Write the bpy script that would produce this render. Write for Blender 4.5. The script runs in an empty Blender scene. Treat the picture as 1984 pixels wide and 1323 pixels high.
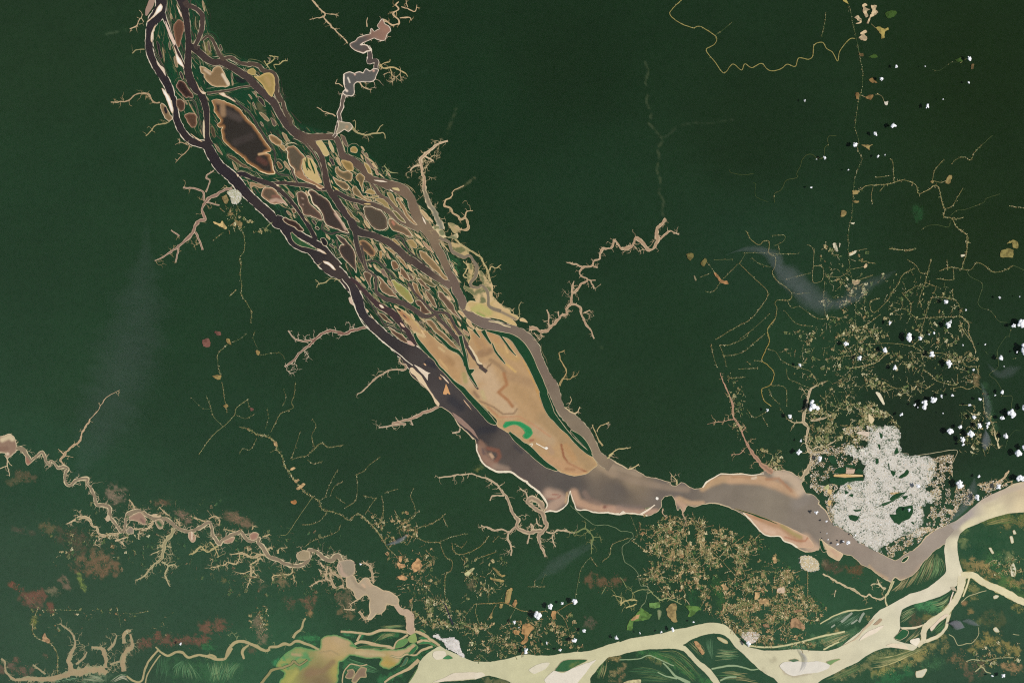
# A river plain seen from orbit.  1 scene unit is about one kilometre (10 picture pixels of the map).
import bpy, math, random
import numpy as np
from mathutils import Vector
from mathutils.geometry import delaunay_2d_cdt

random.seed(7)
RNG = np.random.default_rng(11)
SC = bpy.context.scene
COL = SC.collection

# ------------------------------------------------------------------ camera, sky, sun, exposure
MAPW, MAPH, UNIT = 1984.0, 1323.0, 0.1
ALT = 420.0
cam_d = bpy.data.cameras.new('camera')
cam = bpy.data.objects.new('camera', cam_d)
COL.objects.link(cam)
cam.location = (0, 0, ALT)
cam.rotation_euler = (0, 0, 0)
cam_d.sensor_width = 36.0
cam_d.lens = 36.0 * ALT / (MAPW * UNIT)
cam_d.clip_start = 1.0
cam_d.clip_end = 9000.0
SC.camera = cam

SUN_EL, SUN_AZ = math.radians(43), math.radians(-7)     # azimuth measured from +X (east) towards north
world = bpy.data.worlds.new('World')
SC.world = world
world.use_nodes = True
wn = world.node_tree
sky = wn.nodes.new('ShaderNodeTexSky')
sky.sky_type = 'NISHITA'
sky.sun_disc = False
sky.sun_elevation = SUN_EL
sky.sun_rotation = math.pi / 2 - SUN_AZ
wn.nodes['Background'].inputs['Strength'].default_value = 0.06
wn.links.new(sky.outputs['Color'], wn.nodes['Background'].inputs['Color'])
sun_d = bpy.data.lights.new('sun', 'SUN')
sun_d.energy = 4.0
sun_d.angle = math.radians(0.5)
sun_d.color = (1.0, 0.965, 0.91)
sun = bpy.data.objects.new('sun', sun_d)
COL.objects.link(sun)
sdir = Vector((math.cos(SUN_EL) * math.cos(SUN_AZ), math.cos(SUN_EL) * math.sin(SUN_AZ), math.sin(SUN_EL)))
sun.rotation_euler = sdir.to_track_quat('Z', 'Y').to_euler()
sun.location = sdir * 300
SC.view_settings.view_transform = 'Standard'
SC.view_settings.look = 'None'
SC.view_settings.exposure = 0.0
SC.view_settings.gamma = 1.0
SC.view_settings.use_curve_mapping = False
SC.render.engine = 'CYCLES'
SC.cycles.max_bounces = 4
SC.cycles.diffuse_bounces = 2
SC.cycles.glossy_bounces = 1
SC.cycles.volume_bounces = 0
SC.cycles.use_denoising = False
SC.cycles.denoiser = 'OPENIMAGEDENOISE'
SC.cycles.denoising_input_passes = 'RGB_ALBEDO_NORMAL'
SC.cycles.denoising_prefilter = 'ACCURATE'
SC.cycles.filter_width = 1.15

# ------------------------------------------------------------------ helpers
LIGHT = np.array([1.0, 1.0, 1.03])          # light reaching level ground, relative to a base colour shown as itself

def lin(c):
    c = np.asarray(c, float) / 255.0
    l = np.where(c <= 0.04045, c / 12.92, ((c + 0.055) / 1.055) ** 2.4)
    return np.clip(l / LIGHT, 0, 0.93)

S3 = 300 / 1984
TILE = dict(A=(200, 0, S3), B=(260, 180, S3), C=(480, 80, S3), D=(420, 260, S3), E=(620, 260, S3), F=(500, 380, S3),
            G=(700, 400, S3), H=(640, 540, S3), I=(760, 660, S3), J=(880, 560, S3), K=(900, 740, S3), L=(900, 840, S3),
            M=(1180, 840, S3), N=(1400, 860, S3), O=(1560, 780, S3), P=(1560, 960, S3), Q=(1684, 920, S3),
            R=(1684, 1110, S3), S=(1480, 1123, S3), T=(1200, 1123, S3), U=(920, 1123, S3), V=(660, 1123, S3),
            W=(400, 1123, S3), X=(560, 1020, S3), a=(0, 820, S3), b=(130, 940, S3), c=(360, 960, S3), d=(0, 1010, S3),
            e=(0, 1123, .2268), f=(1000, 420, .18145), g=(600, 0, S3), h=(820, 880, S3), i=(1280, 0, .2268),
            j=(1620, 0, .18365), k=(1580, 230, .20404), l=(1320, 420, .18145), m=(1360, 620, .18145),
            n=(1624, 460, .18145), o=(1684, 680, S3), p=(1380, 220, .13605), q=(360, 640, .18145),
            r=(300, 320, .24194), s=(480, 820, .18145), t=(700, 980, .18145), u=(1020, 980, .18145),
            v=(1260, 1000, .18145), w=(1860, 780, .0625), x=(1640, 860, .0756), z=(0, 0, 1.0))

def pts(tile, data, w0=None):
    """'x,y[,w] x,y[,w] ...' read in a survey sheet -> map pixels; a token like 'B:' changes sheet"""
    x0, y0, s = TILE[tile]
    out, w = [], w0
    for tok in data.split():
        if tok.endswith(':'):
            x0, y0, s = TILE[tok[0]]
            continue
        f = [float(v) for v in tok.split(',')]
        if len(f) > 2:
            w = f[2]
        out.append((x0 + f[0] * s, y0 + f[1] * s) + ((w,) if w is not None else ()))
    return np.array(out)

def world_xy(p):
    return np.column_stack([(p[:, 0] - MAPW / 2) * UNIT, (MAPH / 2 - p[:, 1]) * UNIT])

def catmull(p, step=2.2, closed=False, soft=1.0):
    """centripetal-ish smooth curve through the points, resampled about every `step` pixels"""
    p = np.asarray(p, float)
    n = len(p)
    if n < 3 and not closed:
        m = max(2, int(np.hypot(*(p[-1, :2] - p[0, :2])) / step) + 1)
        t = np.linspace(0, 1, m)[:, None]
        return p[0] * (1 - t) + p[-1] * t
    q = np.vstack([p[-1], p, p[0], p[1]]) if closed else np.vstack([2 * p[0] - p[1], p, 2 * p[-1] - p[-2]])
    out = []
    for i in range(1, (n + 1) if closed else n):
        a, b, c, d = q[i - 1], q[i], q[i + 1], q[i + 2]
        m = max(1, int(math.hypot(*(c - b)[:2]) / step))
        for k in range(m):
            t = k / m
            cr = .5 * ((2 * b) + (c - a) * t + (2 * a - 5 * b + 4 * c - d) * t * t + (3 * b - a - 3 * c + d) * t ** 3)
            out.append(cr * soft + (b * (1 - t) + c * t) * (1 - soft))
    if not closed:
        out.append(p[-1])
    return np.array(out)

def noise1(n, period):
    m = int(n / period) + 3
    v = RNG.uniform(-1, 1, m)
    t = np.arange(n) / period
    i = t.astype(int)
    f = t - i
    f = f * f * (3 - 2 * f)
    return v[i] * (1 - f) + v[i + 1] * f

_LAT = RNG.uniform(0, 1, (256, 256))
def noise2(x, y, sc, oct=3):
    r = np.zeros(len(x)); amp, tot = 1.0, 0.0
    for o in range(oct):
        u, v = x / sc + 17.3 * o, y / sc + 5.1 * o
        iu, iv = np.floor(u).astype(int), np.floor(v).astype(int)
        fu, fv = u - iu, v - iv
        fu, fv = fu * fu * (3 - 2 * fu), fv * fv * (3 - 2 * fv)
        g = lambda a, b: _LAT[a % 256, b % 256]
        r += amp * ((g(iu, iv) * (1 - fu) + g(iu + 1, iv) * fu) * (1 - fv) + (g(iu, iv + 1) * (1 - fu) + g(iu + 1, iv + 1) * fu) * fv)
        tot += amp; amp *= .55; sc *= .47
    return r / tot

def seg_dist(q, line):
    """distance of points q to a polyline (or single point)"""
    if len(line) == 1:
        return np.hypot(q[:, 0] - line[0, 0], q[:, 1] - line[0, 1])
    best = np.full(len(q), 1e9)
    for a, b in zip(line[:-1], line[1:]):
        d = b - a
        L = d @ d + 1e-9
        t = np.clip(((q - a) @ d) / L, 0, 1)
        e = q - a - t[:, None] * d
        np.minimum(best, np.hypot(e[:, 0], e[:, 1]), out=best)
    return best

def inside(q, poly):
    x, y = q[:, 0], q[:, 1]
    r = np.zeros(len(q), bool)
    px, py = poly[:, 0], poly[:, 1]
    j = len(poly) - 1
    for i in range(len(poly)):
        c = ((py[i] > y) != (py[j] > y)) & (x < (px[j] - px[i]) * (y - py[i]) / (py[j] - py[i] + 1e-12) + px[i])
        r ^= c
        j = i
    return r

def sstep(t):
    t = np.clip(t, 0, 1)
    return t * t * (3 - 2 * t)

def apply_strokes(q, col, strokes):
    """soft-edged beds of another sediment: (tile, points, radius, colour, strength[, raggedness])"""
    for st in strokes:
        line = pts(st[0], st[1])
        r, c, k = st[2], lin(st[3]), st[4]
        lo, hi = line.min(0) - 2.2 * r, line.max(0) + 2.2 * r
        idx = np.where((q[:, 0] > lo[0]) & (q[:, 0] < hi[0]) & (q[:, 1] > lo[1]) & (q[:, 1] < hi[1]))[0]
        if not len(idx):
            continue
        qq = q[idx]
        d = seg_dist(qq, line)
        if len(st) > 5:
            d = d + (noise2(qq[:, 0], qq[:, 1], max(5, r * .75), 5) - .5) * 4.4 * st[5] * r
        w = (sstep((1.25 - d / r) * (1.6 if len(st) > 5 else 1.0)) * k)[:, None]
        if len(st) > 5:
            w = w * sstep((noise2(qq[:, 0], qq[:, 1], 9, 4) - .30) * 3.2)[:, None] * .82
        col[idx] = col[idx] * (1 - w) + c * w
    return col

def idw(q, cps, pw=3.5):
    P = np.array([c[:2] for c in cps], float)
    C = np.array([lin(c[2]) for c in cps])
    num = np.zeros((len(q), 3)); den = np.zeros(len(q))
    for p, c in zip(P, C):
        w = 1 / (((q - p) ** 2).sum(1) + 60.) ** (pw / 2)
        num += w[:, None] * c; den += w
    return num / den[:, None]

# ------------------------------------------------------------------ materials
def material(name, rough=.9, spec=.2, fine=(9, .12), coarse=(1.2, .12), bump=0.0, hue=0.0):
    m = bpy.data.materials.new(name)
    m.use_nodes = True
    t = m.node_tree
    b = t.nodes['Principled BSDF']
    b.inputs['Roughness'].default_value = rough
    b.inputs['Specular IOR Level'].default_value = spec
    at = t.nodes.new('ShaderNodeAttribute'); at.attribute_name = 'tint'
    geo = t.nodes.new('ShaderNodeNewGeometry')
    last = at.outputs['Color']
    for sc_, amp in (fine, coarse):
        if amp <= 0:
            continue
        nz = t.nodes.new('ShaderNodeTexNoise')
        nz.inputs['Scale'].default_value = sc_
        nz.inputs['Detail'].default_value = 4
        t.links.new(geo.outputs['Position'], nz.inputs['Vector'])
        mr = t.nodes.new('ShaderNodeMapRange')
        mr.inputs['From Min'].default_value = .25; mr.inputs['From Max'].default_value = .75
        mr.inputs['To Min'].default_value = 1 - amp; mr.inputs['To Max'].default_value = 1 + amp
        t.links.new(nz.outputs['Fac'], mr.inputs['Value'])
        vm = t.nodes.new('ShaderNodeVectorMath'); vm.operation = 'SCALE'
        t.links.new(last, vm.inputs[0]); t.links.new(mr.outputs['Result'], vm.inputs['Scale'])
        last = vm.outputs['Vector']
    t.links.new(last, b.inputs['Base Color'])
    if bump > 0:
        nb = t.nodes.new('ShaderNodeTexNoise')
        nb.inputs['Scale'].default_value = 6.0; nb.inputs['Detail'].default_value = 5
        t.links.new(geo.outputs['Position'], nb.inputs['Vector'])
        bp = t.nodes.new('ShaderNodeBump')
        bp.inputs['Strength'].default_value = bump; bp.inputs['Distance'].default_value = .05
        t.links.new(nb.outputs['Fac'], bp.inputs['Height'])
        t.links.new(bp.outputs['Normal'], b.inputs['Normal'])
    return m

MAT = dict(forest=material('forest_canopy', 1.0, 0.0, (8, .13), (.9, .10), .45),
           water=material('river_water', .5, .12, (5, .07), (.35, .10)),
           sand=material('river_sand', 1.0, 0.0, (8, .07), (1.0, .06)),
           field=material('cleared_soil', 1.0, 0.0, (10, .22), (1.5, .12)),
           built=material('roofs_and_streets', .95, .05, (22, .16), (2.5, .08)),
           cloud=material('cloud_white', 1.0, 0, (3, .03), (1, .0)))

# ------------------------------------------------------------------ mesh building
CHAN, LOUT = [], []
ZN = [0]
def zlayer(layer):
    """every sheet gets a height of its own; layers are 12 m apart, sheets of one layer 0.3 m"""
    ZN[0] += 1
    return 0.004 + layer * 0.012 + (ZN[0] % 20) * 0.0003

def mesh_obj(name, v, f, col, mat, parent=None, kind=None):
    v = np.asarray(v, float)
    org = np.zeros(3)
    if parent is None and kind != 'structure' and kind != 'stuff':
        org = np.array([v[:, 0].mean(), v[:, 1].mean(), v[:, 2].min()])
    par = np.array(parent.location) if parent is not None else np.zeros(3)
    me = bpy.data.meshes.new(name)
    me.from_pydata((v - org - par).tolist(), [], f if isinstance(f, list) else f.tolist())
    at = me.attributes.new('tint', 'FLOAT_COLOR', 'POINT')
    c = np.ones((len(v), 4), np.float32); c[:, :3] = col
    at.data.foreach_set('color', c.ravel())
    me.materials.append(MAT[mat] if isinstance(mat, str) else mat)
    o = bpy.data.objects.new(name, me)
    o.location = org.tolist()
    COL.objects.link(o)
    if parent is not None:
        o.parent = parent
    if kind:
        o['kind'] = kind
    return o

def ribbon_geo(P, z, colc, cole, jit=.12, zstep=.00012, taper=False):
    """band of varying width along map-pixel points P (x,y,w) -> verts, quads, colours"""
    n = len(P)
    d = np.gradient(P[:, :2], axis=0)
    L = np.hypot(d[:, 0], d[:, 1]) + 1e-9
    nx, ny = -d[:, 1] / L, d[:, 0] / L
    w = P[:, 2].copy()
    wl = w * .5 * (1 + jit * noise1(n, 3.1) + jit * .7 * noise1(n, 1.3))
    wr = w * .5 * (1 + jit * noise1(n, 2.7) + jit * .7 * noise1(n, 1.2))
    offs = [(-1, 1.0), (-.62, .45), (0, 0.0), (.62, .45), (1, 1.0)]
    colc = np.broadcast_to(colc, (n, 3)); cole = np.broadcast_to(cole, (n, 3))
    V, C = [], []
    zz = z + np.arange(n) * zstep
    zz = z + (zz - z) % .0045
    for s, e in offs:
        ww = wl if s < 0 else wr
        q = np.column_stack([P[:, 0] + nx * s * ww, P[:, 1] + ny * s * ww])
        V.append(np.column_stack([world_xy(q), zz]))
        C.append(colc * (1 - e) + cole * e)
    k = 5
    V = np.stack(V, 1).reshape(-1, 3); C = np.stack(C, 1).reshape(-1, 3)
    F = []
    for i in range(n - 1):
        for j in range(k - 1):
            a = i * k + j
            F.append((a, a + k, a + k + 1, a + 1))
    return V, F, C

def join(parts):
    V, F, C, o = [], [], [], 0
    for v, f, c in parts:
        V.append(v); C.append(np.broadcast_to(c, (len(v), 3)))
        F += [tuple(i + o for i in t) for t in f]
        o += len(v)
    return np.vstack(V), F, np.vstack(C)

def twigs(P, z, col, every=9, length=(5, 16), width=(1.3, .5), prob=.75, side=(-1, 1)):
    """short blind side arms of a drowned valley"""
    out = []
    s = np.concatenate([[0], np.cumsum(np.hypot(*np.diff(P[:, :2], axis=0).T))])
    t = RNG.uniform(0, every)
    while t < s[-1]:
        i = min(int(np.searchsorted(s, t)), len(P) - 2)
        if RNG.uniform() < prob:
            d = P[min(i + 1, len(P) - 1), :2] - P[max(i - 1, 0), :2]
            a = math.atan2(d[1], d[0]) + random.choice(side) * RNG.uniform(.6, 1.7)
            L = 1.25 * RNG.uniform(*length) * float(np.clip(RNG.lognormal(0, .55), .35, 2.8)) + P[i, 2] * .35
            p = P[i, :2].copy() + np.array([math.cos(a), math.sin(a)]) * P[i, 2] * .3
            def arm(p, a, L, w):
                q = [p.copy()]
                m = max(3, int(L / 1.4))
                for k in range(m):
                    a += RNG.normal(0, .42)
                    p = p + np.array([math.cos(a), math.sin(a)]) * L / m
                    q.append(p.copy())
                    if RNG.uniform() < .2 and L > 3.5 and w > .55:
                        arm(p, a + random.choice((-1, 1)) * RNG.uniform(.5, 1.1), L * .45, w * .75)
                q = np.array(q)
                ww = np.linspace(w, w * .3, len(q)) * (1 + .3 * noise1(len(q), 2))
                out.append(ribbon_geo(np.column_stack([q, ww]), z - .001 + len(out) % 12 * .0002, col, col, .1, 0.0))
            arm(p, a, L, RNG.uniform(width[1], width[0]) * .85)
        t += (.15 + RNG.exponential(.85)) * every
    return out

def band(name, tile, data, col, edge=None, layer=3, mat='water', rim=None, fringe=None, cps=None, jit=.12, branches=(),
         kind='structure', parent=None, wmul=1.0):
    """watercourse, road or ridge: one main line and its branches as one object, its sandy margin as its part"""
    lines = [(tile, data)] + list(branches)
    z = zlayer(layer)
    if name == 'river_channel':
        CHAN.extend(catmull(pts(t_, d_, 2.0), 2.0) for t_, d_ in lines)
    parts, rims = [], []
    ec = lin(edge) if edge is not None else None
    for bi, (tl, dt) in enumerate(lines):
        P = catmull(pts(tl, dt, 2.0), 2.0)
        P[:, 2] = np.maximum(P[:, 2] * wmul, .4)
        wb = .9 if name == 'creek' else .35
        P[:, 0] += noise1(len(P), 3) * wb; P[:, 1] += noise1(len(P), 3) * wb
        if name == 'creek':
            P[:, 2] *= .8
            P[:, 2] *= 1 + .28 * noise1(len(P), 2.2) + .2 * noise1(len(P), 5)
        cc = idw(P[:, :2], cps) if cps else np.broadcast_to(lin(col), (len(P), 3))
        ee = cc if ec is None else cc * .35 + ec * .65
        if name == 'creek' and ec is None:
            big = sstep((P[:, 2] - 1.5) / 3)[:, None]
            ee = np.minimum(cc * 1.22, .85)
            cc = cc * (1 - .34 * big)
        parts.append(ribbon_geo(P, z - bi * .0004, cc, ee, jit))
        if rim:
            Q = P.copy(); Q[:, 2] += 2 * rim[0]
            rims.append(ribbon_geo(Q, z - .004 - bi * .0003, lin(rim[1]), lin(rim[1]), jit * 1.3))
        if fringe:
            tw = twigs(P, z - .003, lin(fringe.get('col', (190, 168, 135))), fringe.get('every', 8), fringe.get('len', (4, 13)),
                       fringe.get('w', (1.4, .5)), fringe.get('prob', .75), fringe.get('side', (-1, 1)))
            (rims if rim else parts).extend(tw)
    o = mesh_obj(name, *join(parts), mat, parent, kind)
    if rims:
        mesh_obj('shore', *join(rims), 'sand', o)
    return o

def fill(poly, spacing):
    lo, hi = poly.min(0), poly.max(0)
    gx, gy = np.meshgrid(np.arange(lo[0], hi[0], spacing), np.arange(lo[1], hi[1], spacing * .87))
    gx[1::2] += spacing / 2
    g = np.column_stack([gx.ravel(), gy.ravel()])
    g += RNG.uniform(-.12, .12, g.shape) * spacing
    if len(g):
        g = g[inside(g, poly)]
    if len(g):
        g = g[seg_dist(g, np.vstack([poly, poly[:1]])) > spacing * .35]
    allp = np.vstack([poly, g]) if len(g) else poly
    vs, _, fs, *_ = delaunay_2d_cdt([Vector(p) for p in allp], [], [list(range(len(poly)))], 1, 1e-4)
    v = np.array([(p.x, p.y) for p in vs])
    f = []
    for t in fs:
        a, b, c = v[t[0]], v[t[1]], v[t[2]]
        f.append(tuple(t) if (b[0] - a[0]) * (c[1] - a[1]) - (b[1] - a[1]) * (c[0] - a[0]) < 0 else tuple(reversed(t)))
    return v, f

def area(name, tile, data, col, edge=None, ew=4.0, layer=4, mat='water', rim=None, strokes=(), cps=None, spacing=None, jit=.35,
         kind='structure', parent=None, thick=0.0, smooth=True, fringe=None, mottle=None, step=2.0):
    """lake, bank, island or field: an outline filled with small faces that carry its bed colour"""
    B = pts(tile, data)
    B = catmull(B, step, True, .62) if smooth else B
    if jit and smooth:
        n = len(B)
        for per, am in ((1.1, .55), (2.3, .9), (6, 1.2)):
            B = B + np.column_stack([noise1(n, per), noise1(n, per)]) * jit * am
    if name == 'lake':
        LOUT.append(B)
    sp = spacing or (1.7 if edge is not None else 5.0)
    v, f = fill(B, sp)
    closed = np.vstack([B, B[:1]])
    c = idw(v, cps) if cps else np.tile(lin(col), (len(v), 1))
    if edge is not None:
        e = sstep(seg_dist(v, closed) * (1 + .5 * (noise2(v[:, 0], v[:, 1], 9, 2) - .5)) / ew)[:, None]
        c = c * e + lin(edge) * (1 - e)
    c = apply_strokes(v, c, strokes)
    if mottle:
        k = sstep((noise2(v[:, 0], v[:, 1], mottle[1], 3) - .42) * 5)[:, None] * mottle[2]
        c = c * (1 - k) + lin(mottle[0]) * k
    z = zlayer(layer)
    V = np.column_stack([world_xy(v), np.full(len(v), z + thick)])
    F = list(f)
    if thick > 0:
        nb = len(B); o = len(V)
        V = np.vstack([V, np.column_stack([world_xy(B), np.full(nb, z + thick)]), np.column_stack([world_xy(B), np.full(nb, z)])])
        c = np.vstack([c, np.tile(c.mean(0), (2 * nb, 1))])
        F += [(o + i, o + (i + 1) % nb, o + nb + (i + 1) % nb, o + nb + i) for i in range(nb)]
    ob = mesh_obj(name, V, F, c, mat, parent, kind)
    ex = []
    if rim:
        Q = np.column_stack([np.vstack([closed, B[1:2]]), np.full(len(closed) + 1, 2 * rim[0])])
        ex.append(ribbon_geo(Q, z - .0035, lin(rim[1]), lin(rim[1]), .3, .00004))
    if fringe:
        Q = np.column_stack([closed, np.full(len(closed), 1.0)])
        ex += twigs(Q, z - .003, lin(fringe.get('col', (190, 168, 135))), fringe.get('every', 8), fringe.get('len', (4, 12)),
                    fringe.get('w', (1.4, .5)), fringe.get('prob', .7))
    if ex:
        mesh_obj('shore', *join(ex), 'sand', ob if parent is None else parent)
    return ob

def specks_geo(c, size, colors, z0, zr=.006, asp=(.5, 1.0), ang=None):
    """many small cleared plots: irregular four-sided faces"""
    n = len(c)
    a = RNG.uniform(0, math.pi, n) if ang is None else ang
    sx = size * .5; sy = sx * RNG.uniform(asp[0], asp[1], n)
    z = z0 + RNG.uniform(0, zr, n)
    V = np.zeros((n, 4, 3))
    for k, (ux, uy) in enumerate(((-1, -1), (1, -1), (1, 1), (-1, 1))):
        x = ux * sx * RNG.uniform(.6, 1.2, n); y = uy * sy * RNG.uniform(.6, 1.2, n)
        q = np.column_stack([c[:, 0] + x * np.cos(a) - y * np.sin(a), c[:, 1] + x * np.sin(a) + y * np.cos(a)])
        V[:, k, :2] = world_xy(q); V[:, k, 2] = z
    F = np.arange(4 * n).reshape(n, 4)[:, ::-1]
    return V.reshape(-1, 3), [tuple(t) for t in F.tolist()], np.repeat(colors, 4, 0)

# ------------------------------------------------------------------ labels
LAND = [('the white city', 1720, 960), ('the square dark forest block', 1800, 835), ('the large dark lake', 472, 262),
        ('the meeting of two rivers', 1835, 1065), ('the bright green meadow', 1005, 833),
        ('the top black fork', 345, 60), ('the broad tan shoal', 960, 740),
        ('the small town beside cream water', 882, 1250), ('the wide tan lagoon', 730, 1150),
        ('the green lagoon', 620, 1280), ('the winding yellow top road', 1500, 120),
        ('the olive sand delta', 960, 600), ('the grey river strait', 1320, 962),
        ('the winding tan river', 300, 1015), ('the pale town by black water', 458, 385),
        ('the cream river bend', 1400, 1220), ('the pair of slender dark lakes', 635, 400),
        ('the straight north highway', 1660, 300), ('the right edge at mid height', 1975, 680),
        ('the branching road at upper right', 1815, 370), ('the silt flats at bottom right', 1750, 1290),
        ('the winding grey river', 700, 120), ('the southern farm plots', 1480, 1130),
        ('the hazy road net', 1520, 560), ('the tan creek mouth', 1560, 900)]
TODO = []
def label_later(o, adj, noun, cat, group, p):
    o['category'] = cat
    if group:
        o['group'] = group
    TODO.append((o, adj, noun, p))

def label_all():
    ords = ['second', 'third', 'fourth', 'fifth', 'sixth', 'seventh', 'eighth', 'ninth', 'tenth', 'eleventh', 'twelfth']
    buckets = {}
    for o, adj, noun, p in TODO:
        nm, lx, ly = min(LAND, key=lambda l: math.hypot(l[1] - p[0], l[2] - p[1]))
        dx, dy = p[0] - lx, p[1] - ly
        if math.hypot(dx, dy) < 32:
            where = 'close to ' + nm
        else:
            ns = 'north' if dy < -.4 * abs(dx) else 'south' if dy > .4 * abs(dx) else ''
            ew = 'east' if dx > .4 * abs(dy) else 'west' if dx < -.4 * abs(dy) else ''
            where = ns + ew + ' of ' + nm
        buckets.setdefault((adj, noun, where), []).append((p[0], o))
    for (adj, noun, where), L in buckets.items():
        L.sort(key=lambda t: t[0])
        for i, (_, o) in enumerate(L):
            s = adj + ' ' + noun + ' ' + where
            if len(L) > 1:
                s += ', westernmost' if i == 0 else ', easternmost' if i == len(L) - 1 else ', %s from west' % ords[i - 1]
            o['label'] = s

# ------------------------------------------------------------------ the ground: one sheet to the horizon
GROUND_CPS = [(60, 60, (31, 54, 32)), (150, 450, (30, 56, 34)), (150, 760, (32, 60, 37)), (300, 650, (28, 56, 33)), (700, 100, (24, 46, 26)),
              (900, 250, (24, 48, 28)), (1100, 120, (24, 44, 25)), (1150, 400, (28, 52, 32)), (1450, 250, (26, 45, 26)),
              (1900, 150, (26, 43, 22)), (1900, 400, (28, 46, 25)), (1300, 650, (29, 53, 32)), (1250, 800, (30, 53, 32)),
              (600, 700, (28, 54, 32)), (700, 850, (30, 56, 34)), (900, 1000, (32, 60, 36)), (500, 850, (29, 57, 35)),
              (100, 900, (34, 66, 43)), (60, 1100, (44, 72, 50)), (200, 1200, (44, 72, 50)), (400, 1150, (40, 70, 48)),
              (800, 1150, (35, 66, 42)), (1100, 1200, (35, 66, 40)), (1350, 1100, (34, 64, 40)), (1600, 1200, (46, 80, 54)),
              (1900, 1080, (48, 80, 54)), (1900, 1250, (46, 74, 54)), (1400, 1290, (44, 76, 52)), (1800, 830, (30, 46, 30)),
              (1950, 800, (31, 52, 33)), (1500, 700, (34, 60, 38)), (1450, 500, (31, 55, 36)), (520, 1290, (44, 82, 54))]
ARCH = 'z: 312,-20 395,-20 405,60 440,105 525,130 550,190 575,240 650,262 700,285 745,330 790,368 835,425 875,500 908,590 950,640 1030,652 1062,760 1100,830 1150,892 1100,840 1060,800 1000,700 930,760 860,690 800,665 760,650 705,570 645,480 560,420 480,368 430,300 392,270 340,205 322,130 300,60'
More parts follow.
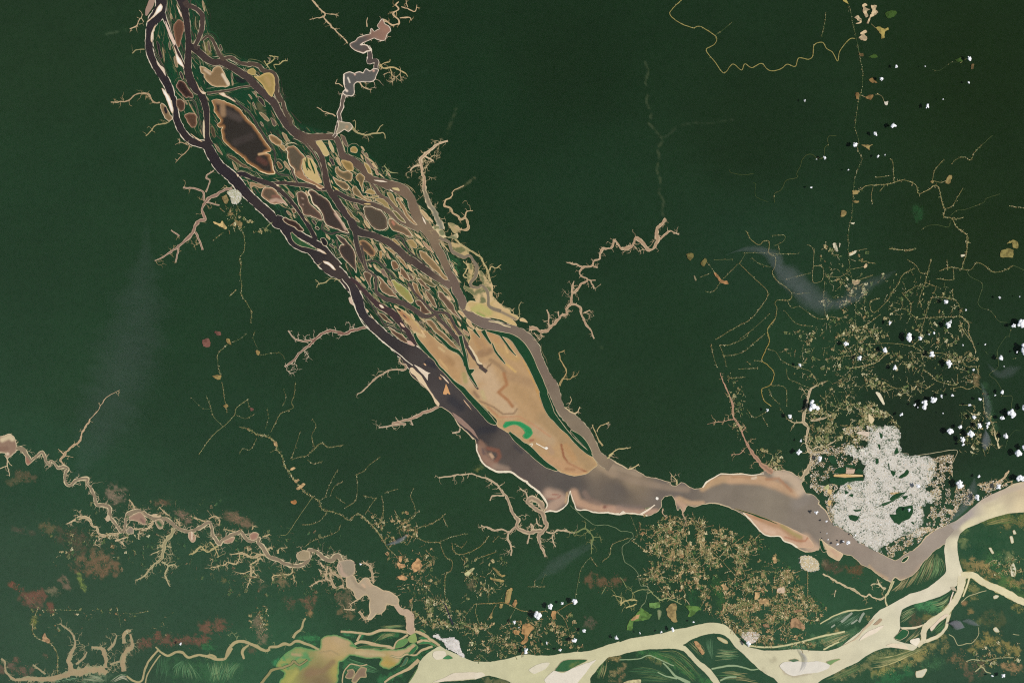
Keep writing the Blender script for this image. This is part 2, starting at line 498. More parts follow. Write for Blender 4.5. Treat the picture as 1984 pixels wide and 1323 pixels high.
GROUND_STROKES = [
    ('d', '560,60 650,100', 10, (112, 98, 68), .75, .6), ('d', '800,200 1000,200 1080,280', 17, (92, 78, 60), .7, .5), ('d', '900,380 1000,350', 11, (92, 78, 60), .7, .6),
    ('d', '1030,520 1200,540 1400,520', 14, (128, 100, 74), .85, .7), ('d', '1150,640 1450,650', 9, (128, 98, 72), .8, .7), ('d', '1240,380 1320,420', 8, (115, 95, 70), .7, .8),
    ('d', '150,800 270,880', 6, (125, 75, 58), .9, .3), ('d', '330,980 520,950', 11, (122, 80, 65), .85, .4), ('d', '400,1050 500,1060', 8, (118, 88, 72), .8, .5),
    ('d', '640,1060 650,1130', 6, (122, 78, 62), .85, .4), ('d', '640,880 720,900', 7, (125, 115, 88), .8, .7), ('d', '800,740 850,830', 7, (130, 108, 88), .8, .6),
    ('d', '1020,700 1080,860', 5, (125, 140, 72), .85, .7), ('d', '450,1240 430,1320', 5, (132, 132, 68), .8, .7), ('d', '180,100 440,150', 5, (88, 82, 66), .6, .7),
    ('a', '220,650 380,690', 9, (105, 88, 65), .65, .7), ('a', '130,750 260,720', 7, (100, 92, 65), .6, .8),
    ('b', '560,60 600,150 680,120', 13, (140, 120, 100), .85, .5), ('b', '1430,360 1550,430', 8, (138, 112, 92), .8, .6), ('b', '1180,220 1300,200', 7, (120, 90, 70), .7, .7),
    ('c', '530,250 650,300 780,340', 9, (135, 108, 85), .8, .5), ('c', '1230,1100 1240,1060', 9, (122, 110, 78), .7, .7), ('c', '970,1130', 8, (112, 100, 75), .7, .7), ('c', '490,1070', 6, (120, 112, 70), .7, .8),
    ('e', '1200,550 1400,510 1560,520 1760,520', 9, (118, 80, 64), .85, .6), ('e', '1750,400 1900,400', 10, (122, 84, 66), .85, .7), ('e', '1340,465 1360,480', 6, (120, 78, 62), .8, .6),
    ('e', '100,740 150,770 250,780', 9, (118, 92, 76), .8, .5), ('e', '10,770', 8, (112, 88, 72), .8, .5), ('e', '140,680', 5, (118, 86, 70), .7, .6), ('e', '390,650', 5, (128, 96, 76), .8, .7),
    ('W', '50,600 170,560', 11, (118, 84, 66), .85, .7), ('W', '650,560 700,640 720,720', 11, (142, 120, 95), .8, .7), ('W', '1020,260 1100,300', 9, (112, 88, 68), .7, .7),
    ('W', '1290,300 1340,260', 9, (122, 90, 68), .7, .7), ('W', '1320,430', 6, (160, 125, 85), .9, .5), ('W', '980,40', 9, (125, 108, 78), .75, .7), ('W', '580,900', 7, (105, 85, 65), .7, .5),
    ('u', '700,780 850,830 950,800', 11, (118, 88, 64), .8, .7), ('u', '660,1240 700,1250', 8, (110, 95, 80), .6, .8), ('X', '260,1000 280,960', 10, (118, 88, 68), .7, .7), ('X', '680,1080 760,1120', 9, (124, 104, 74), .75, .7),
    ('X', '620,900 700,920', 10, (112, 98, 74), .7, .8), ('V', '90,180 100,350', 9, (118, 104, 78), .75, .7), ('t', '1180,850', 7, (115, 100, 72), .7, .7),
    ('P', '300,900 400,930', 10, (95, 78, 62), .85, .5), ('P', '560,930 680,980', 11, (108, 80, 56), .85, .5), ('P', '240,860', 6, (125, 110, 85), .7, .7),
    ('W', '900,1060 1000,1060 1200,1000', 9, (62, 140, 88), .9, .4), ('W', '1200,770 1400,760', 9, (58, 128, 74), .8, .5), ('V', '60,680 250,710', 6, (62, 138, 88), .9, .3),
    ('V', '420,790 560,720 720,690', 6, (58, 118, 68), .85, .6), ('W', '0,850 60,830', 8, (52, 118, 66), .85, .5), ('R', '650,420 900,420', 9, (78, 138, 88), .8, .6), ('R', '800,480 900,460', 8, (82, 132, 84), .75, .6),
    ('R', '560,560 620,640', 8, (95, 82, 62), .7, .7), ('R', '720,560 780,600', 7, (125, 115, 68), .75, .6), ('R', '960,420', 7, (135, 135, 85), .7, .6),
    ('R', '1700,100 1900,200', 13, (88, 120, 64), .8, .7), ('R', '1800,130 1980,130', 7, (160, 135, 88), .7, .9), ('R', '1500,40 1640,30', 6, (160, 135, 85), .7, .9), ('Q', '1480,600 1700,540 1980,530', 6, (110, 118, 64), .85, .5),
    ('Q', '1560,1060 1700,1200', 15, (74, 114, 66), .75, .7), ('Q', '1780,1000 1820,1250', 9, (140, 145, 98), .7, .7), ('Q', '1180,1100 1300,1210', 6, (130, 122, 76), .8, .7), ('Q', '1200,850 1230,900', 7, (130, 140, 90), .7, .8),
    ('Q', '1700,640 1980,620', 8, (135, 125, 75), .7, .9), ('Q', '1250,690 1180,760', 5, (110, 128, 78), .7, .7),
    ('T', '250,930 450,950 700,1080 950,1220 1150,1310', 7, (64, 118, 64), .85, .5), ('T', '350,980 600,1080', 5, (125, 125, 75), .6, .8), ('T', '40,1130 20,1290', 6, (150, 122, 85), .8, .7),
    ('R', '60,1060 400,1030 640,980', 10, (132, 136, 88), .8, .6), ('R', '250,1230 600,1100 820,930', 10, (152, 142, 88), .85, .6), ('S', '950,1230 1300,1100', 9, (136, 132, 88), .8, .7),
    ('R', '880,870 960,800', 6, (140, 132, 84), .8, .6), ('R', '950,1000 1000,900', 6, (140, 128, 82), .7, .7),
    ('R', '1350,950 1550,850 1700,960 1850,1000', 10, (152, 136, 80), .85, .8), ('R', '1080,1090 1250,1150', 11, (130, 108, 76), .8, .8), ('R', '1300,1250 1450,1200', 13, (112, 92, 72), .75, .8),
    ('R', '1740,1190 1900,1230', 9, (168, 134, 94), .85, .6), ('R', '1500,600 1680,620', 13, (88, 92, 60), .65, .7), ('R', '1400,630', 6, (120, 122, 76), .75, .5), ('R', '1300,480', 6, (150, 128, 82), .75, .6), ('R', '1220,370', 5, (170, 130, 90), .8, .6),
    ('R', '1270,150 1340,200', 8, (140, 135, 85), .8, .7), ('R', '1330,300', 6, (140, 130, 80), .7, .8), ('R', '560,1100 700,1020', 7, (150, 138, 85), .75, .8), ('R', '60,1290 220,1250', 6, (150, 142, 84), .75, .8), ('R', '1860,420 1980,480', 7, (140, 130, 75), .75, .8),
    ('R', '700,1180 900,1150', 12, (70, 110, 72), .6, .7), ('R', '300,1290 480,1280', 14, (50, 105, 66), .8, .3), ('S', '1500,1280 1750,1240', 16, (50, 105, 66), .8, .3), ('S', '1840,1100', 6, (55, 110, 70), .7, .5),
    ('Q', '1320,1120 1450,1160 1500,1250', 8, (168, 142, 92), .9, .5), ('Q', '1520,1150 1530,1290', 4, (165, 140, 90), .9, .7), ('Q', '1400,1000 1320,960', 20, (38, 74, 52), .7, .3), ('Q', '1620,900 1400,800', 22, (36, 74, 48), .7, .4),
    ('W', '60,1120 300,1300', 24, (52, 96, 60), .7, .7), ('e', '1500,750 1900,800', 24, (52, 96, 58), .7, .6), ('e', '700,860 900,830', 9, (120, 140, 105), .5, .9), ('e', '1100,600', 9, (150, 135, 100), .6, .7),
    ('S', '600,800 1000,760 1200,660', 10, (92, 128, 88), .6, .7), ('S', '640,830', 5, (165, 145, 95), .85, .5), ('S', '750,790', 5, (165, 145, 95), .85, .5), ('S', '850,730', 6, (140, 140, 90), .8, .6), ('S', '950,660', 5, (165, 145, 95), .8, .6),
    ('S', '1330,470', 5, (165, 150, 100), .8, .6), ('S', '200,840 500,860', 5, (105, 140, 100), .6, .5), ('S', '1960,600 1900,560', 6, (95, 80, 62), .6, .7), ('V', '120,1120 60,1000', 9, (58, 118, 70), .8, .6), ('V', '560,1290 750,1240', 9, (58, 122, 72), .7, .6),
    ('V', '700,1200 900,1050 1180,860', 6, (52, 112, 66), .8, .4), ('U', '1700,1000 1850,1000', 5, (165, 142, 92), .8, .6), ('U', '1750,1250 1900,1100', 6, (145, 130, 88), .75, .8), ('U', '1600,1150 1650,1100', 6, (92, 128, 72), .7, .6), ('U', '150,1300 400,1310', 7, (120, 118, 80), .8, .7),
    ('T', '1320,300 1280,130', 12, (60, 100, 50), .55, .8), ('T', '1000,200 950,300', 14, (42, 88, 50), .5, .6), ('v', '700,720 750,800', 12, (58, 98, 50), .6, .6), ('o', '1360,330 1370,400', 7, (132, 112, 78), .8, .6), ('o', '1480,550', 4, (165, 125, 80), .9, .3),
    ('o', '1470,450 1600,1000', 8, (60, 92, 62), .4, .5), ('k', '960,860 1000,950', 8, (40, 78, 44), .7, .6), ('A', '1190,260 1200,380', 6, (85, 75, 55), .7, .6), ('A', '1320,600 1340,690', 6, (150, 132, 84), .8, .6), ('A', '1430,600 1480,720', 4, (100, 95, 66), .7, .7),
    ('C', '150,830 180,860', 7, (105, 95, 68), .75, .6), ('C', '210,940', 4, (110, 95, 70), .7, .7), ('C', '250,1060 300,1060', 6, (62, 75, 52), .6, .8), ('C', '300,1150 400,1160', 9, (44, 52, 42), .7, .6), ('C', '180,1080', 6, (30, 42, 40), .8, .4),
    ('C', '430,680 470,720', 5, (55, 55, 48), .8, .5), ('D', '820,990 870,990', 9, (28, 38, 40), .95, .2), ('F', '1230,180 1300,290', 6, (98, 98, 66), .5, .8), ('D', '1680,1000 1800,1150', 9, (95, 98, 68), .5, .8), ('G', '1140,700 1270,760', 10, (48, 92, 56), .6, .6),
    ('z', '1290,428 1282,410 1286,392 1276,372 1280,350 1272,330 1278,308 1274,290 1284,272 1272,255 1258,240 1262,220 1252,200 1256,180 1250,160 1256,140 1250,120', 2.6, (66, 78, 54), .8, .4), ('z', '1284,268 1300,258 1312,246 1340,238 1370,240 1420,232', 2.4, (52, 66, 46), .7, .4), ('z', '885,205 870,250 845,285', 3, (70, 80, 55), .6, .5),
    ('z', '1000,700 1002,640', 0.1, (30, 60, 36), 0), ('J', '1790,620 1900,760', 2.5, (58, 76, 50), .6, .4), ('E', '1984,560 1850,660 1710,730', 2.2, (98, 100, 70), .7, .3), ('A', '300,380 50,440', 2.5, (70, 88, 62), .6, .5), ('g', '1260,985 1500,900', 2, (38, 62, 42), .6, .5),
    ('K', '750,700 760,780', 4, (110, 130, 70), .8, .5), ('K', '140,1110 200,1090', 4, (96, 102, 58), .85, .4), ('h', '690,190', 4, (120, 115, 62), .85, .4), ('K', '220,1080', 4, (75, 92, 55), .7, .6)]

def build_ground():
    step = 2.4
    xs = np.arange(-90, MAPW + 91, step); ys = np.arange(-90, MAPH + 91, step)
    gx, gy = np.meshgrid(xs, ys)
    q = np.column_stack([gx.ravel(), gy.ravel()])
    col = idw(q, GROUND_CPS, 3.0)
    n1 = noise2(q[:, 0], q[:, 1], 160, 4)
    col = col * (0.9 + .2 * n1)[:, None]
    dd = noise2(q[:, 0] * .6 + q[:, 1] * .3, q[:, 1], 26, 4)
    col = col * (0.93 + .14 * dd)[:, None]
    A = pts('z', ARCH)
    lo, hi = A.min(0) - 14, A.max(0) + 14
    idx = np.where((q[:, 0] > lo[0]) & (q[:, 0] < hi[0]) & (q[:, 1] > lo[1]) & (q[:, 1] < hi[1]))[0]
    qq = q[idx]
    d = seg_dist(qq, np.vstack([A, A[:1]])); d = np.where(inside(qq, A), d, -d)
    w = (sstep((d + 5) / 10) * (.75 + .25 * noise2(qq[:, 0], qq[:, 1], 20, 2)))[:, None]
    col[idx] = col[idx] * (1 - w) + lin((23, 64, 40)) * w
    col = apply_strokes(q, col, GROUND_STROKES)
    V = np.column_stack([world_xy(q), np.zeros(len(q))])
    ny, nx = gx.shape
    i = np.arange(ny * nx).reshape(ny, nx)
    F = np.stack([i[:-1, :-1], i[1:, :-1], i[1:, 1:], i[:-1, 1:]], -1).reshape(-1, 4)
    # the same sheet carried on to the horizon: a ring of wide faces round the surveyed part
    corner = [i[0, 0], i[-1, 0], i[-1, -1], i[0, -1]]
    far = np.array([(-4000, 4000, 0), (-4000, -4000, 0), (4000, -4000, 0), (4000, 4000, 0)], float)
    k = len(V)
    V = np.vstack([V, far]); col = np.vstack([col, np.tile(lin((32, 60, 36)), (4, 1))])
    rows = [i[:, 0].tolist(), i[-1, :].tolist(), i[::-1, -1].tolist(), i[0, ::-1].tolist()]
    ff = F.tolist()
    for s in range(4):
        ff.append(rows[s][::-1] + [k + s, k + (s + 1) % 4])
    return mesh_obj('ground', V, ff, col, 'forest', None, 'structure')
build_ground()

def ground_cover():
    """scrub, burnt stands and wet meadow: the ragged small plants of each patch of different ground"""
    C, S, K = [], [], []
    for st in GROUND_STROKES:
        if len(st) < 6 or st[2] < 3.5 or st[0] == 'z':
            continue
        line = pts(st[0], st[1]); r = st[2]
        L = np.hypot(*np.diff(line, axis=0).T).sum() if len(line) > 1 else 0
        n = int((L * 2 * r + 3.1 * r * r) * .34)
        if len(line) > 1:
            P = catmull(line, 1.0); q = P[RNG.integers(0, len(P), n)]
        else:
            q = np.repeat(line, n, 0)
        q = q + RNG.normal(0, .62 * r, (n, 2))
        q = q[noise2(q[:, 0], q[:, 1], 7, 2) > .44]
        n = len(q)
        C.append(q); gm = (RNG.uniform(0, 1, (n, 1)) < .33)
        S.append(RNG.uniform(.5, 1.7, n)); K.append(np.where(gm, lin((44, 80, 52)), lin(st[3])) * RNG.uniform(.6, 1.4, (n, 1)) * RNG.uniform(.9, 1.1, (n, 3)))
    mesh_obj('ground_cover', *specks_geo(np.vstack(C), np.concatenate(S), np.vstack(K), .002, .006, (.35, 1.0)), 'field', None, 'stuff')
ground_cover()

# ------------------------------------------------------------------ colours of the black river and its brown arm
BLACK = [(300, 50, (44, 37, 40)), (330, 200, (40, 33, 37)), (440, 340, (42, 35, 39)), (560, 450, (44, 37, 39)), (700, 590, (46, 41, 44)),
         (760, 660, (52, 46, 46)), (830, 720, (66, 59, 57)), (870, 770, (70, 63, 61)), (930, 830, (58, 53, 52)), (980, 870, (84, 75, 69)),
         (1010, 920, (88, 78, 72)), (1100, 940, (90, 82, 76)), (1200, 950, (100, 90, 81)), (1300, 955, (112, 101, 91)), (1400, 960, (128, 116, 102)),
         (1500, 980, (135, 123, 107)), (1560, 1000, (132, 120, 107)), (1650, 1050, (148, 133, 119)), (1740, 1100, (155, 140, 125)),
         (1820, 1040, (160, 146, 132)), (1880, 990, (165, 152, 137)), (365, 80, (52, 41, 40)), (400, 220, (48, 39, 39)),
         (420, 115, (66, 53, 48)), (500, 170, (70, 57, 53)), (560, 235, (70, 57, 52)), (620, 262, (92, 74, 61)), (660, 300, (90, 73, 63)),
         (720, 345, (98, 80, 66)), (790, 390, (118, 98, 79)), (830, 450, (130, 110, 87)), (850, 500, (122, 102, 81)), (880, 560, (108, 90, 78)),
         (905, 610, (115, 98, 85)), (960, 635, (118, 102, 91)), (1020, 650, (122, 106, 91)), (1050, 720, (120, 103, 88)), (1075, 790, (128, 112, 94)),
         (1110, 820, (132, 116, 96)), (1150, 880, (140, 122, 100)), (1220, 930, (138, 120, 98)), (640, 330, (72, 57, 50)), (660, 400, (62, 51, 48)),
         (690, 445, (60, 51, 48)), (760, 470, (75, 61, 55)), (820, 520, (70, 57, 52)), (700, 500, (66, 54, 50)), (600, 470, (46, 39, 39)), (760, 590, (62, 47, 42)), (780, 600, (78, 65, 57))]
SHORE = (0.7, (176, 162, 134))

# ------------------------------------------------------------------ the lower basin of the black river
area('river', 'I', '0,90 60,150 110,190 170,250 220,330 240,430 340,520 370,560 480,650 560,780 590,840 640,850 720,900 780,960 850,1080 960,1180 1040,1260 '
     'K: 60,670 140,740 155,870 190,960 230,1030 300,1090 390,1140 500,1150 600,1150 700,1220 800,1270 L: 800,620 900,700 980,780 1040,860 1060,910 1040,960 1030,1000 '
     '1100,985 1190,990 1310,905 1330,790 1355,730 1380,830 1410,900 1440,970 1560,975 1700,1010 1850,1005 M: 0,1015 130,1030 220,1015 380,1030 490,1050 600,1010 640,960 670,930 670,850 '
     '720,800 800,790 850,850 880,980 910,940 950,1000 980,960 1010,920 1100,930 1200,900 1320,885 1440,905 1600,970 1680,1010 1760,1060 1850,1150 1940,1250 N: 350,960 400,1020 470,1100 540,1160 640,1180 730,1180 790,1240 880,1270 '
     'P: 0,715 170,690 180,560 195,545 260,600 480,740 600,770 690,840 720,880 840,930 930,1000 1090,1105 1150,1040 1215,1080 1330,1040 1450,940 1500,860 1600,760 1640,715 1780,620 '
     'Q: 975,870 1080,770 1120,700 1010,640 920,680 800,730 740,770 690,840 650,890 560,970 510,980 P: 1330,720 1160,830 1080,800 960,740 870,690 720,610 640,560 560,480 440,410 360,370 310,290 260,190 180,110 '
     'N: 1225,770 1225,720 1160,650 1070,630 1030,560 1010,500 1050,450 1000,430 880,370 770,330 700,345 600,320 500,370 380,400 260,385 130,380 0,385 M: 1430,515 1330,570 1250,620 1200,690 1100,710 1030,690 970,640 920,630 860,670 '
     '800,660 780,625 700,600 600,570 480,555 420,520 320,460 250,460 160,410 60,350 0,310 K: 1880,1030 1820,990 1770,940 1640,950 1500,1000 1190,1120 950,980 700,760 560,640 410,550 '
     'I: 1290,1080 1100,900 930,670 700,420 560,270 420,160 320,0 200,-40', (90, 84, 82), cps=BLACK, layer=2, spacing=3.2, jit=.5,
     rim=(1.0, (206, 184, 150)), strokes=[
    ('I', '440,270 540,320', 7, (46, 44, 50), .9), ('I', '760,760 880,850', 12, (50, 48, 52), .9), ('I', '1130,1150 1300,1130', 9, (48, 46, 50), .9), ('K', '640,820 730,900', 4, (62, 58, 60), .7),
    ('K', '190,850 260,980 360,1060', 12, (152, 118, 98), .9), ('K', '300,850 430,880 450,950 400,1020', 5, (128, 84, 66), .9), ('K', '330,920 360,960', 3.5, (208, 170, 136), .9), ('K', '230,860 250,920', 3, (95, 78, 76), .8),
    ('K', '400,1080 540,1125', 9, (152, 128, 110), .8), ('K', '200,760 260,820', 5, (150, 112, 90), .6), ('K', '600,1165 800,1285', 3, (165, 132, 112), .7), ('L', '900,720 1010,810', 4, (178, 140, 118), .8),
    ('L', '1080,770 1200,800 1250,840 1150,920 1080,960', 14, (180, 150, 128), .9), ('L', '1070,840 1200,820 1230,790 1120,770', 1.6, (150, 98, 82), .8), ('L', '1320,760 1300,880', 3, (200, 165, 120), .8),
    ('L', '1400,760 1450,880 1600,930 1800,970 1984,990', 11, (188, 150, 122), .9), ('L', '1540,760 1600,850 1720,890', 7, (135, 112, 98), .7), ('L', '1790,940 1880,940', 3.5, (118, 74, 64), .95),
    ('M', '0,960 200,985 420,1005 600,1000', 8, (186, 150, 126), .9), ('M', '120,940 400,950', 8, (128, 110, 102), .5), ('M', '860,850 960,930 960,1000', 8, (196, 160, 132), .9), ('M', '900,830 1040,890 1200,890', 6, (190, 156, 122), .9),
    ('K', '1660,1000 1900,1160', 12, (165, 142, 114), .85), ('M', '0,480 300,600 700,680 1000,715', 8, (150, 130, 110), .7), ('M', '0,400 200,470 400,530', 6, (160, 140, 118), .7), ('M', '1200,700 1300,640 1450,590 1700,590 1984,600', 8, (188, 154, 116), .9),
    ('M', '1300,600 1450,550 1700,560 1984,560', 4, (195, 158, 118), .8), ('N', '100,450 300,450 500,470 700,530 850,600 950,640', 11, (190, 154, 120), .92), ('N', '700,380 850,420 950,500 1000,600', 13, (196, 172, 146), .92),
    ('N', '560,450 720,440 800,520 880,600', 3.5, (168, 124, 94), .8), ('N', '380,440 430,430', 2.2, (228, 206, 180), .9), ('N', '120,420 350,430', 2.5, (172, 128, 92), .6), ('N', '1020,480 1100,640', 5, (180, 165, 140), .7),
    ('N', '940,770 1060,700', 14, (140, 130, 120), .5), ('P', '820,900 900,980 1050,1060', 3.5, (190, 160, 125), .8), ('P', '1150,1080 1350,1050 1480,900', 6, (172, 150, 128), .7), ('P', '0,560 60,640 120,690', 14, (198, 166, 138), .95),
    ('I', '230,340 420,560 560,760', 3, (120, 105, 95), .5)])

# white-cream beaches along the black river's south-western bank
for nm, tl, dt in (('beach', 'K', '150,790,2.4 160,880 200,970 240,1040,2.8 310,1095 400,1140,3.4 500,1152 600,1155,3.2 700,1225,3.4 800,1275,3.6 L: 800,625,4 900,705,4.4 985,785,4.2 1045,865,3.6 1060,915,2.5 1040,960,1.5'),
                   ('beach', 'L', '1030,1000,1.6 1100,985,3 1190,992,2.6 1310,905,2.2 1335,790,1.6 1355,730,2'),
                   ('beach', 'L', '1355,730,2 1385,830,2 1412,900,1.6 1440,970,2.4 1560,977,2.4 1700,1012,3 1850,1008,2.4 M: 0,1015,2.4 130,1030,3 220,1015,2 380,1030,2 490,1050,2.2'),
                   ('beach', 'N', '260,880,2 350,960,2.2 400,1020,2.2 470,1100,2.2 540,1160,2 640,1180,2 730,1180,2 790,1240,2.4 880,1270,2.6 960,1323,3'),
                   ('beach', 'M', '1200,690,2.4 1250,620,2.6 1330,570,2 1430,515,1.8 1560,520,1.6 1720,515,1.5 1840,530,1.5 1984,512,1.5'),
                   ('beach', 'H', '150,0,1 240,130,1.2 290,300,1.3 340,430,1 410,560,1.2 460,620,1.2 560,700,1.3 690,820,2 830,930,1.4 910,985,1.4 965,1045,1.4 1060,1110,1.4')):
    o = band(nm, tl, dt, (236, 222, 196), layer=5, mat='sand', jit=.3)

# ------------------------------------------------------------------ river channels of the island maze
band('river_channel', 'A', '735,-20,20 735,0 740,90,20 690,200,24 630,290,19 600,370,15 590,470,13 590,600,14 620,740,13 680,860,13 740,950,14 800,1040,15 850,1150,14 880,1260,12 '
     'B: 500,60,10 525,160,9 535,230,9 540,330,12 580,430,13 640,530,13 720,610,13 820,650,13 920,680,16 980,760,19 1040,870,19 1120,970,20 1200,1030,20 1290,1120,20 1380,1230,19 '
     'D: 410,790,18 500,870,18 600,960,18 700,1060,18 790,1160,17 F: 260,300,18 340,400,18 390,500,13 450,600,12 560,670,10 680,710,13 800,810,24 930,920,26 1060,1010,20 1130,1090,18 1220,1200,19 '
     'H: 360,280,18 390,400,16 450,500,15 530,580,19 620,670,19 720,760,20 850,850,24 960,920,36 1080,1020,42 1180,1100,40', (42, 36, 42), cps=BLACK, layer=3, rim=(1.15, (218, 204, 180)), jit=.07,
     branches=[('F', '330,380,10 420,420,12 540,500,12 650,560,12 740,610,13 850,690,13 940,790,12 1040,900,12'), ('A', '770,180,9 800,270,6 850,400,5 900,540,4.5 960,680,5 1010,780,4 1050,880,4')])
band('river_channel', 'A', '1005,-20,22 1010,0,20 1040,120,15 1075,300,12 1090,500,11 1090,700,12 1085,900,14 1120,1030,16 1190,1150,14 B: 850,0,13 900,130,13 930,260,11.5 935,420,9 935,560,10 970,680,16', (50, 42, 44), cps=BLACK, layer=3, rim=SHORE, jit=.07)
band('river_channel', 'A', '1110,590,12 1200,650,13 1300,740,13 1400,800,12 1520,800,13 1620,850,13 1750,930,13 1870,1010,14 C: 130,600,14 240,700,14 330,780,15 380,880,13 440,980,13 520,1090,15 640,1190,17 760,1240,16 900,1230,13 1050,1225,12 '
     'D: 1530,60,11 1580,180,11 1620,280,13 1720,330,15 1830,410,15 E: 560,460,14 620,560,15 720,600,14 850,640,17 960,680,20 1060,720,20 1160,820,16 1190,920,17 1230,1020,18 1290,1130,18 1360,1210,22 '
     'G: 930,400,23 950,500,15 1010,600,15 1060,700,14 1110,830,13 1190,960,15 1220,1080,16 1280,1180,15 J: 130,220,17 230,340,20 350,420,21 480,460,20 640,510,20 800,560,22 920,640,25 1000,740,24 1060,860,19 1110,970,17 1160,1080,18 1220,1200,21 '
     'K: 1100,20,25 1150,120,21 1190,250,17 1250,370,17 1370,480,24 1480,600,26 1560,700,24 1640,820,18 1690,920,17 1780,1010,20 1880,1080,22', (100, 86, 80), cps=BLACK, layer=3, rim=SHORE, jit=.07)
band('river_channel', 'D', '1180,70,14 1250,150,14 1330,250,11 1370,400,9 1400,560,10 1430,690,11 1500,800,12 1600,950,13 1700,1080,13 F: 1190,300,15 1240,420,15 1330,470,14 1460,500,13 1560,540,12 1680,600,13 1800,690,13 1900,790,14 '
     'G: 660,700,14 800,800,13 930,890,12 1050,960,12 1150,1020,14', (62, 52, 52), cps=BLACK, layer=3, rim=SHORE, jit=.08,
     branches=[('F', '1240,430,9 1250,520,8 1270,640,9 1310,760,9 1370,880,7 1400,960,5 1480,1020,4'), ('E', '180,730,8 260,770,8 370,830,8 480,860,7 600,890,9 700,910,9 800,950,8 900,1010,8 980,1080,7 1060,1130,8 1160,1170,10 1280,1230,10'),
               ('E', '560,600,3 640,610,3 700,690,6 780,800,8 870,850,8 960,940,8 1060,1050,8 1140,1150,8')])
band('river_channel', 'D', '265,520,9 330,510,9 450,560,8 560,600,9 680,640,9 760,680,9 850,760,8 950,860,7 1050,990,6 1130,1110,6 F: 640,370,7 700,480,8 740,570,9', (50, 40, 44), cps=BLACK, layer=3, rim=SHORE, jit=.1,
     branches=[('D', '700,635,6 850,625,6 1000,645,7 1150,655,8 1300,690,9 1400,700,9'), ('D', '950,430,3 1000,560,3 1040,640,3'), ('D', '1000,30,8 1100,90,5 1180,170,4 1260,280,3 1330,420,2.5 1390,680,2.5')])
band('river_channel', 'A', '1240,620,7 1180,600,7 1220,500,8 1260,380,9 1270,260,9 1260,180,9 1180,110,8 1080,70,10 1040,20,12', (72, 58, 52), layer=3, rim=SHORE)
band('river_channel', 'A', '1270,520,4 1330,470,5 1390,500,6 1440,590,6 1500,720,7 1560,770,8', (80, 66, 54), layer=3, rim=SHORE, branches=[('A', '1540,760,5 1640,740,6 1760,810,6 1900,830,7 C: 0,285,7 130,310,8 200,380,9 300,400,9 360,470,9 370,580,9 370,680,8 430,780,9'), ('C', '400,590,4 400,680,5 450,780,6 480,900,8 540,1020,8 560,1090,8'),
     ('A', '1330,1200,4 1480,1180,4 1620,1160,4 1750,1125,3 1900,1105,3')])
band('river_channel', 'F', '1180,1050,6 1260,1110,7 1340,1200,8 H: 450,170,7 540,270,9 620,340,11 720,400,12 800,450,13 870,530,12 930,610,10 1000,690,9 1050,780,8 1110,850,8', (66, 48, 48), layer=3, rim=SHORE)
band('river_channel', 'G', '0,500,4 30,640,4 70,800,3 180,900,4 190,1040,5 H: 600,180,6 700,250,8 850,290,10 980,340,10 1080,400,9 1180,470,9 1280,480,6 1350,455,6 1400,520,7 1480,600,7 1560,700,7 1640,790,8 1700,880,8 1740,1000,7 1760,1150,6 1800,1260,5 I: 1000,470,4 1060,560,4 1100,620,3',
     (80, 66, 60), layer=5, rim=(.5, (140, 130, 100)), branches=[('H', '1000,60,4 1100,200,4 1200,300,4 1330,420,5 1480,440,5 1540,500,5 1600,620,6 1680,730,7 1760,870,7 1840,1000,7 1940,1130,7 I: 1120,330,7 1210,400,6')])
for tl, dt in (('B', '620,0,2 700,60,2 780,130,2.5 820,280,2.5 850,420,2 900,600,2'), ('B', '1090,20,3 1200,40,3 1320,130,4 1450,230,4 1540,340,3 1600,450,3 1700,600,3 1790,740,3 1810,840,3 1790,950,3 1850,1040,3 1984,1060,3'),
               ('F', '840,340,3 820,420,3 920,480,3.5 1050,460,3 1180,490,3'), ('F', '1010,640,2 1060,760,2 1000,560,2'), ('G', '380,440,3 500,400,3 560,500,3 640,600,3 760,700,3 900,820,3'),
               ('G', '60,720,3 180,700,3 300,790,3 400,880,3 430,920,3'), ('H', '300,0,3 400,140,3 520,330,3 620,470,3 700,600,3 760,610,3 850,650,2.5 960,700,2.5 1050,830,3'),
               ('H', '700,580,3 850,560,2.5 920,680,2.5'), ('C', '0,900,3 60,960,3 120,1090,3 200,1200,3 260,1323,3'), ('A', '810,0,1.5 820,150,1.5 860,280,2 880,400,2 920,520,2'), ('A', '640,600,2.5 690,720,2.5 770,860,2.5 820,980,2')):
    band('river_channel', tl, dt, (60, 56, 50), layer=3, rim=(.5, (120, 122, 92)))

